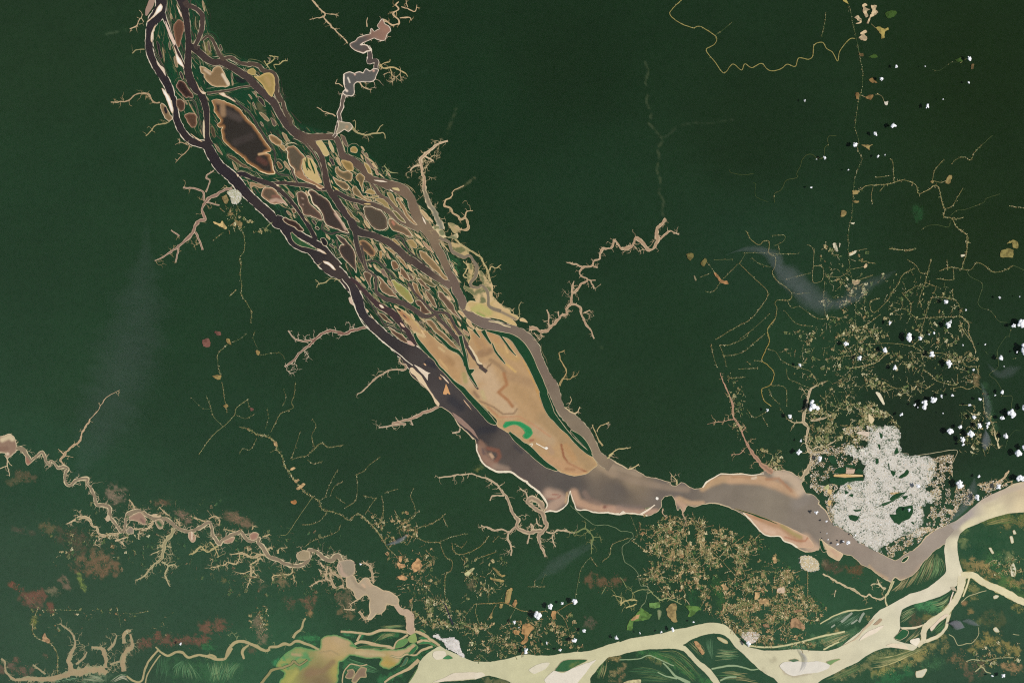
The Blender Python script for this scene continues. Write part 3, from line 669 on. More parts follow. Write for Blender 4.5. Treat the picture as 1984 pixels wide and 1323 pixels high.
# ------------------------------------------------------------------ the broad shoal between the islands
area('shoal', 'H', '840,370 900,480 1000,580 1070,680 1100,780 1200,900 1330,1040 1480,1180 1590,1310 I: 780,490 900,610 1010,700 1110,790 1250,910 1340,1010 1345,1070 K: 420,560 560,650 740,830 960,1000 1230,1150 1400,1195 1550,1175 1640,1110 '
     '1700,1060 1640,960 1500,830 1350,680 1200,560 1090,420 1000,260 920,0 J: 1000,1080 900,880 780,690 640,590 430,530 300,520 230,520 H: 1760,620 1800,760 1740,900 1700,1000 1600,960 1500,900 1330,760 1250,690 1130,590 1000,460 920,400',
     (184, 149, 108), edge=(193, 160, 113), ew=2.5, layer=4, spacing=2.6, mat='sand', rim=(.8, (208, 184, 139)), strokes=[
    ('I', '380,60 500,170 700,320 850,480', 14, (184, 145, 101), .8), ('I', '700,230 760,280', 9, (161, 124, 85), .7), ('I', '1000,500 1200,400 1300,600 1200,650 1450,850 1500,900', 20, (197, 167, 132), .9), ('I', '1130,160 1250,130', 8, (150, 118, 90), .85),
    ('I', '1260,250 1350,300 1450,400', 5, (154, 124, 93), .8), ('I', '1500,450 1800,550', 12, (169, 136, 101), .8), ('I', '1430,420 1470,560 1360,660 1480,760 1540,840', 4, (167, 118, 80), .95), ('I', '1270,290 1200,360', 1.8, (137, 108, 83), .9),
    ('I', '1120,770 1300,850 1420,940 1560,930 1600,870', 2.0, (139, 111, 85), .9), ('I', '1050,660 1100,720', 4, (141, 112, 88), .8), ('I', '1700,250 1850,560 1980,860', 4.5, (204, 156, 88), .95), ('I', '1600,620 1800,800 1900,1000', 12, (174, 140, 100), .7),
    ('K', '930,100 1050,380 1200,580 1400,760 1600,940', 4, (191, 147, 91), .9), ('K', '900,600 1100,750', 14, (184, 156, 122), .8), ('K', '1000,450 1300,760 1600,1060', 13, (167, 138, 101), .85), ('K', '1240,800 1270,950 1330,1040 1450,1100 1560,1150', 2.6, (146, 91, 63), .95),
    ('K', '1300,820 1400,980', 8, (184, 142, 98), .7), ('K', '1000,1000 1200,1040 1450,1150', 12, (191, 149, 111), .8), ('K', '1300,1110 1400,1120', 4, (169, 126, 91), .8), ('I', '920,430 940,520', 6, (161, 148, 95), .8), ('I', '1150,650 1180,740', 5, (193, 172, 124), .8),
    ('K', '420,450 700,440 900,560 1100,700', 2, (188, 135, 100), .7), ('K', '300,320 420,430', 2.5, (178, 126, 91), .7), ('K', '840,750 880,740', 3, (159, 99, 75), .8), ('K', '1080,840 1120,900', 7, (174, 142, 116), .6), ('K', '1240,1160 1450,1185 1560,1160', 2.5, (203, 160, 113), .9),
    ('I', '1300,50 1500,200 1600,230', 8, (188, 153, 103), .8), ('I', '1440,60 1480,150', 2, (214, 176, 118), .9), ('I', '1530,120 1590,200', 1.8, (216, 184, 127), .9), ('I', '1440,280 1580,400', 2.4, (208, 171, 108), .9), ('J', '260,600 320,740', 7, (176, 136, 91), .8), ('J', '330,560 400,720', 6, (184, 144, 98), .8),
    ('J', '430,560 560,660', 7, (186, 144, 100), .9), ('J', '660,680 740,760', 6, (188, 148, 102), .8), ('J', '350,840 450,800', 8, (157, 124, 90), .8), ('H', '900,430 1000,520', 4, (165, 111, 75), .8), ('H', '1080,690 1200,740', 3.5, (212, 187, 139), .8), ('H', '1100,560 1200,660', 7, (193, 162, 108), .8), ('H', '960,400 1060,520', 4, (178, 151, 95), .8),
    ('H', '1250,720 1340,900 1480,1050', 9, (174, 136, 96), .7), ('H', '1390,880 1460,930', 2, (208, 180, 131), .8), ('H', '1400,1040 1500,1160', 2.5, (208, 171, 118), .7), ('H', '1880,760 1984,900', 8, (171, 135, 98), .7)], kind='structure')

# ------------------------------------------------------------------ lakes: (tile, outline, deep, edge, edge width, rim width, rim colour)
CR = (214, 196, 164)
LAKES = [
    ('A', '970,255 1035,300 1030,400 1000,500 985,560 965,610 940,570 915,450 905,360 930,300', (118, 82, 70), (140, 100, 82), 4, .6, (170, 145, 122)),
    ('A', '945,1080 975,1040 1050,1070 1090,1140 1140,1200 1145,1250 1090,1240 1060,1255 1000,1190 950,1130', (58, 38, 38), (110, 78, 66), 3.5, .9, (176, 150, 128)),
    ('A', '1290,960 1250,930 1240,860 1310,870 1390,930 1400,900 1430,860 1490,860 1540,920 1580,1000 1620,1080 1600,1110 1500,1120 1400,1100 1330,1050 1290,990', (162, 130, 104), (190, 160, 128), 4, .8, CR),
    ('A', '1680,980 1740,990 1830,1040 1800,1070 1720,1060', (27, 38, 40), (26, 48, 40), 4, .0, None),
    ('A', '690,530 720,580 730,650 760,740 745,760 710,680', (42, 36, 46), (46, 42, 46), 2, .5, (130, 115, 98)),
    ('B', '1000,100 1060,80 1130,100 1190,130 1270,160 1350,220 1410,290 1480,380 1540,430 1600,510 1650,590 1700,660 1750,720 1740,750 1680,770 1740,800 1755,860 1775,960 1800,1030 1720,1040 1630,1010 1540,950 1450,890 1400,830 1330,790 1250,720 1180,660 1140,600 1130,530 1115,480 1140,440 1090,440 1065,410 1100,380 1110,350 1070,300 1030,240 1025,170',
     (58, 50, 49), (168, 122, 82), 7, 1.0, (216, 190, 150)),
    ('B', '350,140 420,190 450,270 490,330 450,360 400,320 370,260 345,200', (150, 122, 98), (165, 138, 112), 3, .9, CR), ('B', '385,185 410,190 425,250 405,275 385,240', (40, 36, 44), (60, 50, 50), 2, 0, None),
    ('B', '550,100 590,85 640,130 645,180 630,220 590,230 555,170', (92, 66, 58), (120, 88, 74), 3, .8, (178, 150, 124)), ('B', '640,290 700,265 770,270 795,320 790,430 740,440 700,380 660,320', (104, 74, 62), (135, 98, 80), 3.5, .9, (186, 156, 128)),
    ('B', '985,440 1005,430 1030,480 1040,560 1020,570 990,500', (84, 70, 56), (100, 86, 66), 2, .5, (130, 120, 88)), ('B', '1200,790 1300,840 1400,920 1500,970 1400,950 1300,890 1220,830', (96, 78, 64), (115, 98, 76), 2, .6, (165, 146, 115)),
    ('C', '80,450 150,450 210,415 290,410 340,470 345,600 320,710 280,690 230,620 170,540', (196, 166, 112), (206, 180, 124), 4, .4, (205, 185, 130)), ('C', '0,380 60,350 100,380 90,430 40,430 0,400', (200, 176, 122), (205, 182, 128), 2, .3, (205, 185, 130)),
    ('D', '670,20 720,15 790,60 840,100 820,140 770,145 710,110 680,70', (150, 116, 88), (190, 155, 118), 4, .8, CR), ('D', '790,150 850,140 890,200 870,215', (190, 158, 120), (200, 170, 130), 2, .3, CR),
    ('D', '890,200 920,160 980,150 1030,180 1080,240 1130,300 1100,340 1090,430 1120,530 1200,590 1300,640 1380,680 1330,690 1250,650 1150,610 1060,570 1010,530 990,450 930,380 905,300 910,240', (112, 98, 88), (168, 128, 96), 5, .9, CR),
    ('D', '775,355 810,370 840,430 810,445 785,410', (110, 82, 64), (140, 108, 84), 2, .6, (190, 162, 124)), ('D', '435,620 500,630 600,660 630,680 560,690 480,660 440,690', (182, 148, 122), (190, 158, 130), 2, .5, (196, 172, 140)),
    ('D', '600,700 640,680 710,690 780,760 850,840 910,910 850,880 740,900 680,880 620,830 580,780', (116, 96, 86), (176, 138, 114), 5, .9, CR), ('D', '960,960 985,955 1015,1000 980,1020', (112, 82, 66), (150, 120, 95), 1.5, .7, CR),
    ('D', '1030,760 1070,740 1130,760 1170,830 1200,900 1270,960 1330,1030 1350,1100 1290,1080 1200,1040 1120,1030 1090,950 1050,900 1040,830', (100, 80, 76), (140, 110, 96), 3.5, 1.1, CR),
    ('D', '1170,730 1230,720 1290,760 1370,810 1440,870 1490,970 1560,1060 1620,1150 1690,1260 1640,1255 1540,1210 1430,1170 1380,1110 1360,1020 1310,950 1240,900 1210,820', (74, 60, 60), (122, 94, 82), 3.5, 1.2, CR),
    ('D', '850,1100 880,1075 930,1100 1010,1120 1070,1180 1110,1240 1050,1240 990,1180 900,1140 860,1120', (64, 46, 44), (120, 92, 78), 2.5, 1.0, CR),
    ('D', '1590,350 1640,340 1700,360 1740,390 1750,460 1720,480 1660,460 1620,400', (168, 138, 92), (196, 166, 116), 4, .6, (205, 182, 135)), ('D', '1520,440 1560,420 1570,460 1630,490 1680,480 1735,520 1720,600 1650,590 1570,540 1530,490', (128, 110, 88), (178, 148, 112), 4, .8, CR),
    ('D', '1490,555 1560,590 1640,620 1690,670 1660,715 1600,690 1540,640', (122, 104, 84), (178, 148, 112), 3.5, .8, CR), ('D', '1790,530 1830,500 1890,550 1880,610 1870,660 1880,740 1860,690 1830,620 1790,580', (124, 108, 86), (165, 136, 92), 3.5, .7, CR),
    ('D', '1740,690 1780,670 1830,740 1880,810 1984,850 1930,860 1850,820 1760,770', (132, 114, 90), (172, 144, 108), 3.5, .7, CR), ('D', '1650,945 1700,980 1750,1050 1830,1110 1830,1130 1770,1100 1700,1030', (118, 102, 76), (150, 128, 94), 2.5, .6, CR),
    ('E', '565,370 610,390 645,440 660,510 620,500 580,420', (182, 154, 108), (200, 174, 122), 2.5, .5, CR), ('E', '560,960 580,930 650,930 720,960 780,980 830,1050 865,1130 860,1200 800,1230 720,1220 650,1160 600,1080 570,1020', (96, 84, 77), (118, 102, 88), 4, 1.1, CR),
    ('E', '880,1090 930,1090 1000,1150 1080,1190 1140,1240 1180,1310 1100,1290 1020,1250 940,1230 890,1160', (128, 106, 90), (160, 130, 104), 4, 1.0, CR), ('E', '975,830 1010,820 1070,910 1110,1000 1180,1080 1240,1160 1180,1130 1110,1060 1040,930', (168, 134, 106), (182, 152, 118), 2.5, .7, CR),
    ('E', '860,750 920,760 960,850 1000,930 960,900 910,840', (160, 142, 102), (180, 162, 118), 2, .5, CR), ('E', '930,990 980,1000 1040,1060 1100,1140 1040,1120 980,1060', (120, 118, 84), (165, 150, 112), 2, .7, CR), ('E', '580,740 640,700 700,740 700,770 640,760', (186, 158, 112), (196, 170, 124), 2, .5, CR),
    ('E', '700,830 800,830 860,890 900,960 860,950 780,890', (184, 160, 118), (192, 168, 124), 2, .4, CR), ('E', '560,790 640,800 740,790 760,800 690,815 600,810', (168, 150, 108), (182, 164, 120), 2, .4, CR), ('E', '395,170 450,160 480,200 460,240 400,220', (186, 155, 105), (196, 170, 120), 2, .4, CR),
    ('F', '1300,580 1340,565 1400,590 1460,650 1500,720 1490,770 1440,770 1380,720 1330,660', (98, 78, 68), (182, 142, 108), 4.5, .5, (196, 164, 126)), ('F', '1000,510 1040,505 1110,550 1170,620 1230,700 1250,800 1260,980 1220,920 1150,850 1080,770 1040,690 1060,630 1100,630 1050,580', (74, 62, 62), (118, 94, 82), 3.5, 1.0, CR),
    ('F', '730,400 760,390 785,420 770,435', (52, 46, 46), (80, 70, 62), 1.5, .7, CR), ('F', '800,545 850,535 880,590 870,635 830,620', (36, 32, 38), (60, 52, 52), 2, .8, CR), ('F', '1350,990 1390,975 1450,1000 1440,1090 1450,1180 1410,1120 1370,1050', (112, 90, 78), (142, 116, 96), 2.5, .7, CR),
    ('F', '1530,1030 1570,1050 1640,1130 1720,1210 1790,1300 1700,1270 1600,1230 1560,1160 1570,1110', (136, 108, 90), (160, 130, 106), 3, .9, CR), ('G', '385,705 430,700 480,760 470,800 420,810 390,760', (138, 104, 84), (165, 130, 104), 2.5, .8, CR), ('G', '500,780 560,820 600,900 620,960 560,920 510,860', (132, 102, 84), (160, 128, 102), 2.5, .8, CR),
    ('G', '600,870 650,890 675,940 630,930', (110, 86, 74), (140, 112, 92), 1.8, .7, CR), ('G', '385,940 430,950 500,1000 570,1050 620,1120 665,1200 630,1240 560,1190 480,1110 420,1020', (182, 172, 112), (190, 178, 130), 3, .7, CR), ('G', '655,980 710,1000 740,1080 780,1140 790,1180 720,1150 680,1070', (152, 120, 94), (176, 144, 112), 2.5, .7, CR),
    ('G', '720,930 770,940 830,1010 880,1060 840,1060 770,1000', (124, 98, 82), (155, 126, 102), 2, .7, CR), ('G', '980,1090 1040,1110 1100,1180 1170,1260 1200,1323 H: 1640,460 1680,520 1620,480 1530,400 G: 1030,1200 990,1150', (116, 92, 82), (150, 122, 102), 3, .9, CR), ('G', '700,1210 750,1210 800,1270 H: 1280,430 1240,450 1170,440 1155,390 1160,360 G: 720,1260', (104, 78, 68), (136, 106, 90), 3, .9, CR),
    ('G', '580,440 650,430 720,500 700,540 640,510', (186, 158, 116), (192, 166, 122), 2, .4, CR), ('G', '740,570 820,600 900,670 960,740 1020,820 1080,890 1110,940 1060,930 980,850 880,760 780,660', (166, 136, 106), (186, 156, 118), 3, .7, CR), ('G', '390,420 440,430 500,490 480,500 430,460', (178, 148, 108), (188, 160, 120), 2, .5, CR),
    ('G', '235,570 260,570 270,630 240,670', (186, 150, 108), (190, 158, 118), 2, .4, CR), ('G', '440,630 500,660 560,720 600,800 570,780 510,710 460,660', (168, 136, 104), (182, 152, 116), 2, .5, CR), ('G', '300,510 370,540 440,600 400,600 340,560', (172, 142, 108), (184, 154, 118), 2, .5, CR),
    ('H', '1225,530 1290,530 1340,570 1380,640 1450,700 1520,770 1600,840 1650,910 1590,900 1530,840 1440,760 1350,690 1270,600', (148, 116, 92), (178, 148, 116), 3, .8, CR), ('H', '740,620 790,650 850,690 930,730 990,790 1080,860 1010,840 960,820 880,770 800,700', (104, 76, 66), (150, 120, 100), 2.5, .9, CR),
    ('H', '610,440 680,450 750,520 810,570 760,560 690,520', (92, 70, 58), (140, 116, 90), 2, .8, CR), ('G', '700,800 760,880 880,960 960,1020 920,1030 820,980 740,900', (112, 106, 78), (150, 138, 104), 2, .5, CR), ('G', '1000,1000 1080,1050 1150,1130 1200,1220 1150,1180 1080,1100', (150, 128, 98), (175, 150, 115), 2, .6, CR),
    ('G', '820,1080 880,1120 940,1220 970,1300 920,1270 860,1180', (130, 104, 88), (160, 132, 106), 2, .6, CR), ('H', '1410,420 1450,440 1500,500 1460,500', (140, 122, 92), (168, 148, 112), 2, .5, CR), ('H', '1480,510 1540,530 1620,690 1720,840 1680,800 1580,660', (158, 130, 100), (180, 150, 115), 2, .6, CR)]
for tl, dt, deep, edge, ew, rw, rc in LAKES:
    deep = tuple(int(v * k) for v, k in zip(deep, (.82, .82, .72))); edge = tuple(int(v * k) for v, k in zip(edge, (.95, .92, .84)))
    area('lake', tl, dt, deep, edge=edge, ew=ew, layer=5, rim=(rw * .95, tuple(min(240, int(v * 1.04)) for v in rc)) if rw else None, jit=.6,
         strokes=[('B', '1130,230 1350,330', 9, (86, 74, 68), .6), ('B', '1300,640 1500,560', 9, (72, 62, 58), .5), ('B', '1600,850 1680,900', 7, (92, 58, 48), .8), ('B', '1600,790 1700,770', 3, (205, 165, 120), .9),
                  ('B', '1140,280 1130,130 1060,110', 7, (165, 130, 95), .7), ('D', '1050,500 1100,560 1200,610', 6, (160, 118, 86), .8), ('D', '700,860 760,840 880,890', 5, (196, 162, 140), .85), ('D', '720,800 800,800', 4, (142, 96, 80), .7),
                  ('D', '1520,1020 1600,1130 1650,1220', 3.2, (206, 170, 146), .8), ('D', '1090,820 1110,830', 1.6, (180, 150, 130), .8), ('D', '1100,900 1110,905', 1.6, (180, 150, 130), .8), ('G', '560,1020 590,1080', 4, (140, 160, 88), .8), ('G', '440,960 480,1010', 3, (158, 165, 92), .8),
                  ('A', '1530,960 1560,1010 1600,1080', 3.5, (222, 200, 172), .9), ('A', '1300,900 1370,950', 3, (215, 190, 160), .7), ('C', '240,480 280,560', 6, (178, 146, 98), .6), ('G', '400,200 420,230', 3, (200, 130, 105), .7)])

# ------------------------------------------------------------------ winding grey river in the north
GREYCP = [(690, 85, (84, 80, 76)), (740, 65, (140, 108, 92)), (750, 55, (150, 112, 94)), (660, 150, (94, 90, 86)), (720, 145, (92, 90, 85)), (710, 110, (90, 76, 68))]
WH = (232, 214, 192)
area('lake', 'g', '520,570 590,530 620,490 700,460 780,440 790,370 830,410 870,390 900,370 870,330 930,250 960,310 1010,340 1035,400 990,440 960,520 900,520 850,500 820,490 750,520 690,550 650,580 700,580 740,590 780,650 730,660 690,680 610,660 550,620',
     (84, 80, 76), cps=GREYCP, edge=(150, 122, 106), ew=2.5, rim=(1.0, WH), layer=5, fringe=dict(every=14, len=(3, 9), col=(210, 185, 155)))
area('lake', 'g', '440,960 510,930 570,950 640,930 690,940 720,890 770,920 830,890 880,900 850,970 830,1020 780,1050 650,1050 600,1050 560,1090 570,1190 540,1230 470,1220 430,1190 460,1140 440,1060',
     (92, 90, 85), edge=(130, 118, 108), ew=2, rim=(1.3, WH), layer=5, fringe=dict(every=14, len=(3, 9), col=(210, 185, 155)),
     strokes=[('g', '490,1000 515,1060', 1.6, (240, 225, 205), 1), ('g', '580,960', 2.2, (225, 185, 165), 1), ('g', '820,910', 3, (220, 175, 155), 1), ('g', '455,1150 480,1170', 2.6, (238, 215, 195), 1)])
area('lake', 'C', '1170,1030 1220,1040 1310,1050 1340,1100 1290,1160 1240,1130 1160,1180 1130,1190 1165,1100', (142, 134, 112), edge=(168, 150, 122), ew=3, rim=(1, WH), layer=5, strokes=[('C', '1270,1100', 4, (180, 145, 112), .8)])
band('river_channel', 'g', '740,600,9 770,680,8 770,750,9 760,800,8 820,780,8 860,790,8 850,850,7 850,900,8', (82, 72, 66), layer=4, rim=(1, WH))
band('river_channel', 'g', '500,1220,8 C: 1240,690,7 1215,780,6 1200,860,6 1170,930,6 1180,1010,6 1160,1100,8 1130,1190,5 1100,1230,4', (100, 86, 76), layer=4, rim=(1, WH))
TAN, FR = (196, 170, 134), dict(every=10, len=(3, 10), col=(196, 172, 132))
band('creek', 'g', '20,-20,3 30,0,3 110,90,3 190,180,3 185,230,2.5 230,290,2.5 290,350,3 350,410,3 420,480,3 490,560,4', TAN, layer=4, mat='sand', jit=.5, fringe=dict(every=6, len=(2, 5), w=(1.2, .5), col=(190, 165, 125)),
     branches=[('g', '0,255,1.2 100,235,1.5 170,220,2'), ('g', '200,180,1.5 300,190,1.5 380,210,.8')])
band('creek', 'g', '1140,30,2 1100,70,2 1140,120,3 1070,170,4 1090,220,4 1140,260,3 1140,310,3 1070,325,3 1000,290,3 940,255,5', (204, 174, 136), layer=4, mat='sand', jit=.4, fringe=dict(every=9, len=(2, 6), col=(196, 166, 120)),
     branches=[('g', '1170,90,2 1240,110,2 1280,130,2.5 1350,150,2 1370,70,1.5'), ('g', '1150,240,2.5 1270,230,2 1300,270,1'), ('g', '1260,100,1.5 1240,30,1.5 1240,-10,1')])
band('creek', 'g', '890,830,4 940,880,3 1010,870,3 1080,870,3 1150,900,3 1210,940,2.5 1260,985,1.5', (186, 164, 116), layer=4, mat='sand', jit=.4, fringe=FR, branches=[('g', '920,840,2 960,810,1.5 1020,800,1.5 1030,760,1'), ('g', '1030,880,2 1050,930,1.5 1050,1010,.8')])
band('creek', 'g', '600,1050,2.5 640,1060,2.2 690,1120,2 760,1150,2 800,1150,1.5', TAN, layer=4, mat='sand', fringe=FR)
band('creek', 'g', '420,1110,2.5 370,1080,1.8 335,1080,1.6 350,1020,1', TAN, layer=4, mat='sand')
band('creek', 'g', '740,350,2.2 725,290,2 740,230,1.2', TAN, layer=4, mat='sand')
band('creek', 'C', '1130,960,3 1060,930,2 1000,910,2 880,850,1.2', TAN, layer=4, mat='sand', fringe=FR)
band('creek', 'C', '1340,1100,5 1400,1170,4 1490,1200,3.4 1600,1190,3 1740,1180,2 1760,1250,1.2', (170, 156, 112), layer=4, mat='sand', fringe=FR, branches=[('C', '1650,1170,2 1690,1110,1.5 1740,1070,1.2'), ('C', '1380,1120,2 1385,1040,1.5 1370,1010,1')])
band('creek', 'C', '280,350,2 230,290,2 215,250,1.5', (172, 160, 108), layer=4, mat='sand', fringe=dict(every=8, len=(2, 5)), branches=[('C', '240,300,2 320,260,2.5 340,210,2 280,190,2'), ('C', '340,200,2 395,205,1.5'), ('C', '350,350,2 340,300,2 400,300,2 450,260,2 510,260,1.2'), ('C', '480,250,1.5 480,230,1')])

# creeks west of the black channels
PK = (186, 154, 130)
band('creek', 'A', '515,290,2 490,240,2 450,290,2 430,340,2.5 390,355,3.5 340,370,1.5', TAN, layer=4, mat='sand', branches=[('A', '495,240,1.5 490,170,1.2 460,130,1')], fringe=FR)
band('creek', 'A', '535,630,2 440,640,2 370,690,2', (150, 140, 100), layer=4, mat='sand', fringe=dict(every=5, len=(2, 6), col=(150, 140, 100)))
band('creek', 'B', '335,130,3 250,120,3.4 190,30,3.5 120,5,3.5 A: 420,1210,3.5 330,1290,3 200,1310,3 100,1310,1.5', (176, 150, 116), layer=4, mat='sand', jit=.4, fringe=dict(every=6, len=(4, 11), col=(168, 148, 106)))
band('creek', 'B', '455,375,2 380,400,2.5 290,410,2 220,490,2.5 150,560,1.5', (165, 148, 105), layer=4, mat='sand', fringe=dict(every=6, len=(2, 8), col=(150, 138, 96)))
band('creek', 'B', '690,640,2.5 700,720,2.5 620,800,2 530,900,1.2', (172, 146, 112), layer=4, mat='sand', fringe=FR, branches=[('B', '690,670,1.5 600,640,1.2 520,670,.8')])
band('creek', 'r', '620,185,3 560,200,5 500,235,6 440,265,6 400,300,5 380,350,4.5 390,400,4 400,440,5 350,450,7 320,500,7 290,560,6 250,600,6 190,650,4 120,700,3 60,740,2 0,765,1', (140, 108, 94), edge=(176, 146, 124), layer=4,
     rim=(.8, (196, 172, 144)), fringe=dict(every=10, len=(3, 10), col=(168, 148, 106)), branches=[('r', '390,290,2 390,220,2 320,190,2 230,180,1.5'), ('r', '410,215,1.5 440,130,1.5 410,100,1.5 470,40,1.2'), ('r', '330,540,3 360,610,2.5 385,680,2'), ('r', '200,570,2 130,520,1.5'), ('r', '190,640,2 180,720,2 170,780,.8'), ('r', '410,300,2 460,310,1.6 520,320,1.2')])
band('creek', 'H', '470,620,3 390,640,4 290,660,5 180,705,5 100,710,5 q: 1690,40,5 1600,10,5 1500,15,5 1400,80,5 1330,150,4 1240,220,3 1150,320,2.5 1060,390,1.2', (120, 84, 72), edge=(160, 126, 106), layer=4, rim=(.9, (206, 186, 158)),
     fringe=dict(every=7, len=(3, 9), col=(206, 186, 158)), branches=[('q', '1360,100,3 1260,120,3 1180,100,1.5 1120,40,1 1090,0,.8')])
band('creek', 'H', '890,1000,2 900,1080,2.5 960,1100,4 950,1170,3.5 830,1160,3 740,1180,3 640,1240,3 540,1310,2.5 q: 1984,550,2 1900,640,1.5 1830,680,.8', (172, 144, 116), layer=4, mat='sand', fringe=dict(every=9, len=(2, 7), col=(190, 172, 138)), rim=(.4, (205, 190, 160)))
band('creek', 'I', '590,845,6 500,890,5 380,930,5 270,990,4 170,1020,4 80,1040,3 0,1060,2.5 s: 1690,5,2.4 1560,20,2 1400,50,1', (158, 126, 104), edge=(180, 150, 124), layer=4, rim=(.8, (206, 188, 158)), fringe=dict(every=8, len=(2, 8), col=(200, 182, 146)), branches=[('I', '220,990,1.6 240,1040,1.4 260,1080,1'), ('I', '870,1120,1.8 850,1170,1.6 770,1180,1')])
band('creek', 'F', '775,880,2 770,910,1.4', TAN, layer=4, mat='sand', fringe=dict(every=3, len=(2, 5)))
band('creek', 'F', '1060,1080,2 960,1060,2 920,1060,2 850,1110,2.4 770,1130,2.2 750,1170,1.2', (170, 158, 112), layer=4, mat='sand', fringe=dict(every=6, len=(2, 6), col=(165, 152, 108)), branches=[('F', '790,1130,1.5 770,1100,1.2 730,1070,1')])
band('creek', 'F', '180,340,1.5 130,380,1.5 100,440,1', (130, 135, 92), layer=4, mat='sand', fringe=dict(every=4, len=(2, 6), col=(120, 130, 88)))

# creek of the upper right, its mouth, and the small creeks of the eastern bank
band('creek', 'f', '140,1195,7 210,1195,6 260,1225,6 330,1215,6 390,1160,5 450,1090,5 490,1055,4.5 540,1040,4 535,990,4 580,940,4 590,890,5 600,820,4 650,780,4 700,720,3.5 760,670,3.5 690,630,2.5 680,590,2.5 720,540,4.5 800,520,3 830,470,3 890,450,3 900,390,3 930,340,5 1000,340,3 '
     '1030,300,2.5 1050,250,2.5 1090,290,3 1130,340,4.5 1200,330,7 1250,300,5 1280,230,6 1340,270,7 1400,340,7 1450,350,2.5 1490,300,5 1510,230,7 1500,150,6 1550,80,7 1600,20,4', (170, 140, 112), edge=(190, 164, 132), layer=4, mat='sand', rim=(.5, (206, 182, 148)), jit=.25,
     fringe=dict(every=6, len=(3, 9), col=(196, 172, 136)), branches=[('f', '600,930,4 680,970,4 700,1040,4 730,1120,4 790,1200,2.5 830,1300,1'), ('f', '1530,240,4 1600,190,4 1650,150,2 1740,190,1.2'), ('f', '700,540,3 640,510,2.5 540,490,1.2'), ('f', '760,670,2.5 800,690,2 830,770,1.2'), ('f', '800,680,1.6 850,680,1'),
     ('f', '600,810,2.5 600,740,2.5 620,690,.8'), ('f', '350,1180,2 350,1060,1.5 330,990,1.2'), ('f', '460,1080,1.5 450,1010,1'), ('f', '720,1030,1.6 790,1000,1.2'), ('f', '810,520,2 870,540,1.6')])
band('creek', 'J', '1420,780,1.5 1350,820,2 1360,890,2.5 1400,980,2.5 1440,1060,3 1420,1110,3 1380,1170,4 1350,1240,5', (172, 148, 100), layer=4, mat='sand', fringe=dict(every=7, len=(2, 7), col=(176, 156, 108)), branches=[('J', '1390,1150,2 1480,1150,2 1580,1100,1.2')])
band('creek', 'J', '840,370,2 835,290,2 830,220,1.6 860,160,1', (150, 146, 104), layer=4, mat='sand', fringe=dict(every=6, len=(2, 5), col=(165, 155, 112)))
band('creek', 'J', '1020,560,1.6 1060,600,1.4 1090,640,1', TAN, layer=4, mat='sand')
band('creek', 'K', '1280,330,3 1380,390,3 1440,390,2 1475,320,1.2', (200, 178, 138), layer=4, mat='sand', fringe=dict(every=6, len=(2, 6)), branches=[('K', '1330,300,1.5 1370,240,1.5 1350,190,.8')])
band('creek', 'K', '1770,820,4 1710,720,2.5 1680,640,2 1640,550,2', (180, 160, 114), layer=4, mat='sand', fringe=dict(every=7, len=(2, 6)), branches=[('K', '1690,630,2 1740,570,2 1850,510,1.6')])
band('creek', 'K', '1830,980,3 1900,910,2.5 M: 0,280,2.5 110,200,2 180,190,2 280,180,1.2', (188, 172, 122), layer=4, mat='sand', fringe=dict(every=9, len=(2, 6)))
band('creek', 'M', '250,460,3 320,430,2.5 380,390,2', (200, 180, 132), layer=4, mat='sand', fringe=dict(every=4, len=(2, 6)), branches=[('M', '870,660,2.6 860,590,2 800,520,1')])
band('creek', 'E', '1640,90,2.5 1530,120,4 1440,180,5 1350,260,6 1290,320,6 1300,400,5 1310,500,4 1340,580,5 1330,680,7 1360,780,8 1400,890,9 1460,980,11 1500,1070,12 1540,1150,13 1560,1220,10', (158, 146, 120), layer=4, rim=(.8, (206, 186, 150)), jit=.2,
     cps=[(825, 300, (200, 172, 140)), (815, 350, (190, 158, 126)), (825, 380, (152, 138, 112)), (845, 420, (150, 142, 118)), (860, 440, (148, 144, 122))], fringe=dict(every=5, len=(3, 13), col=(186, 166, 126)), branches=[('E', '1290,400,2 1220,410,1.6 1160,470,1'), ('E', '1340,280,2 1400,310,1.5 1450,340,1')])
band('creek', 'E', '1850,660,1.4 1710,730,2 1690,790,2.5 1600,860,3 1600,920,4 1680,950,4 1700,1010,4 1770,1060,4 1790,1095,5 1870,1080,5 1900,1170,5 1890,1220,5 1820,1230,5 1760,1200,6 1660,1160,7', (196, 168, 128), layer=4, mat='sand', jit=.3, fringe=dict(every=8, len=(2, 7), col=(190, 165, 122)), branches=[('E', '1860,1080,3 1880,1000,2.5 1960,980,1.2')])
band('creek', 'E', '850,540,2 860,460,2.5 820,400,1.6', (150, 148, 104), layer=4, mat='sand', fringe=dict(every=5, len=(2, 6), col=(150, 148, 104)), branches=[('E', '860,460,2 920,490,2 1000,500,1.2')])

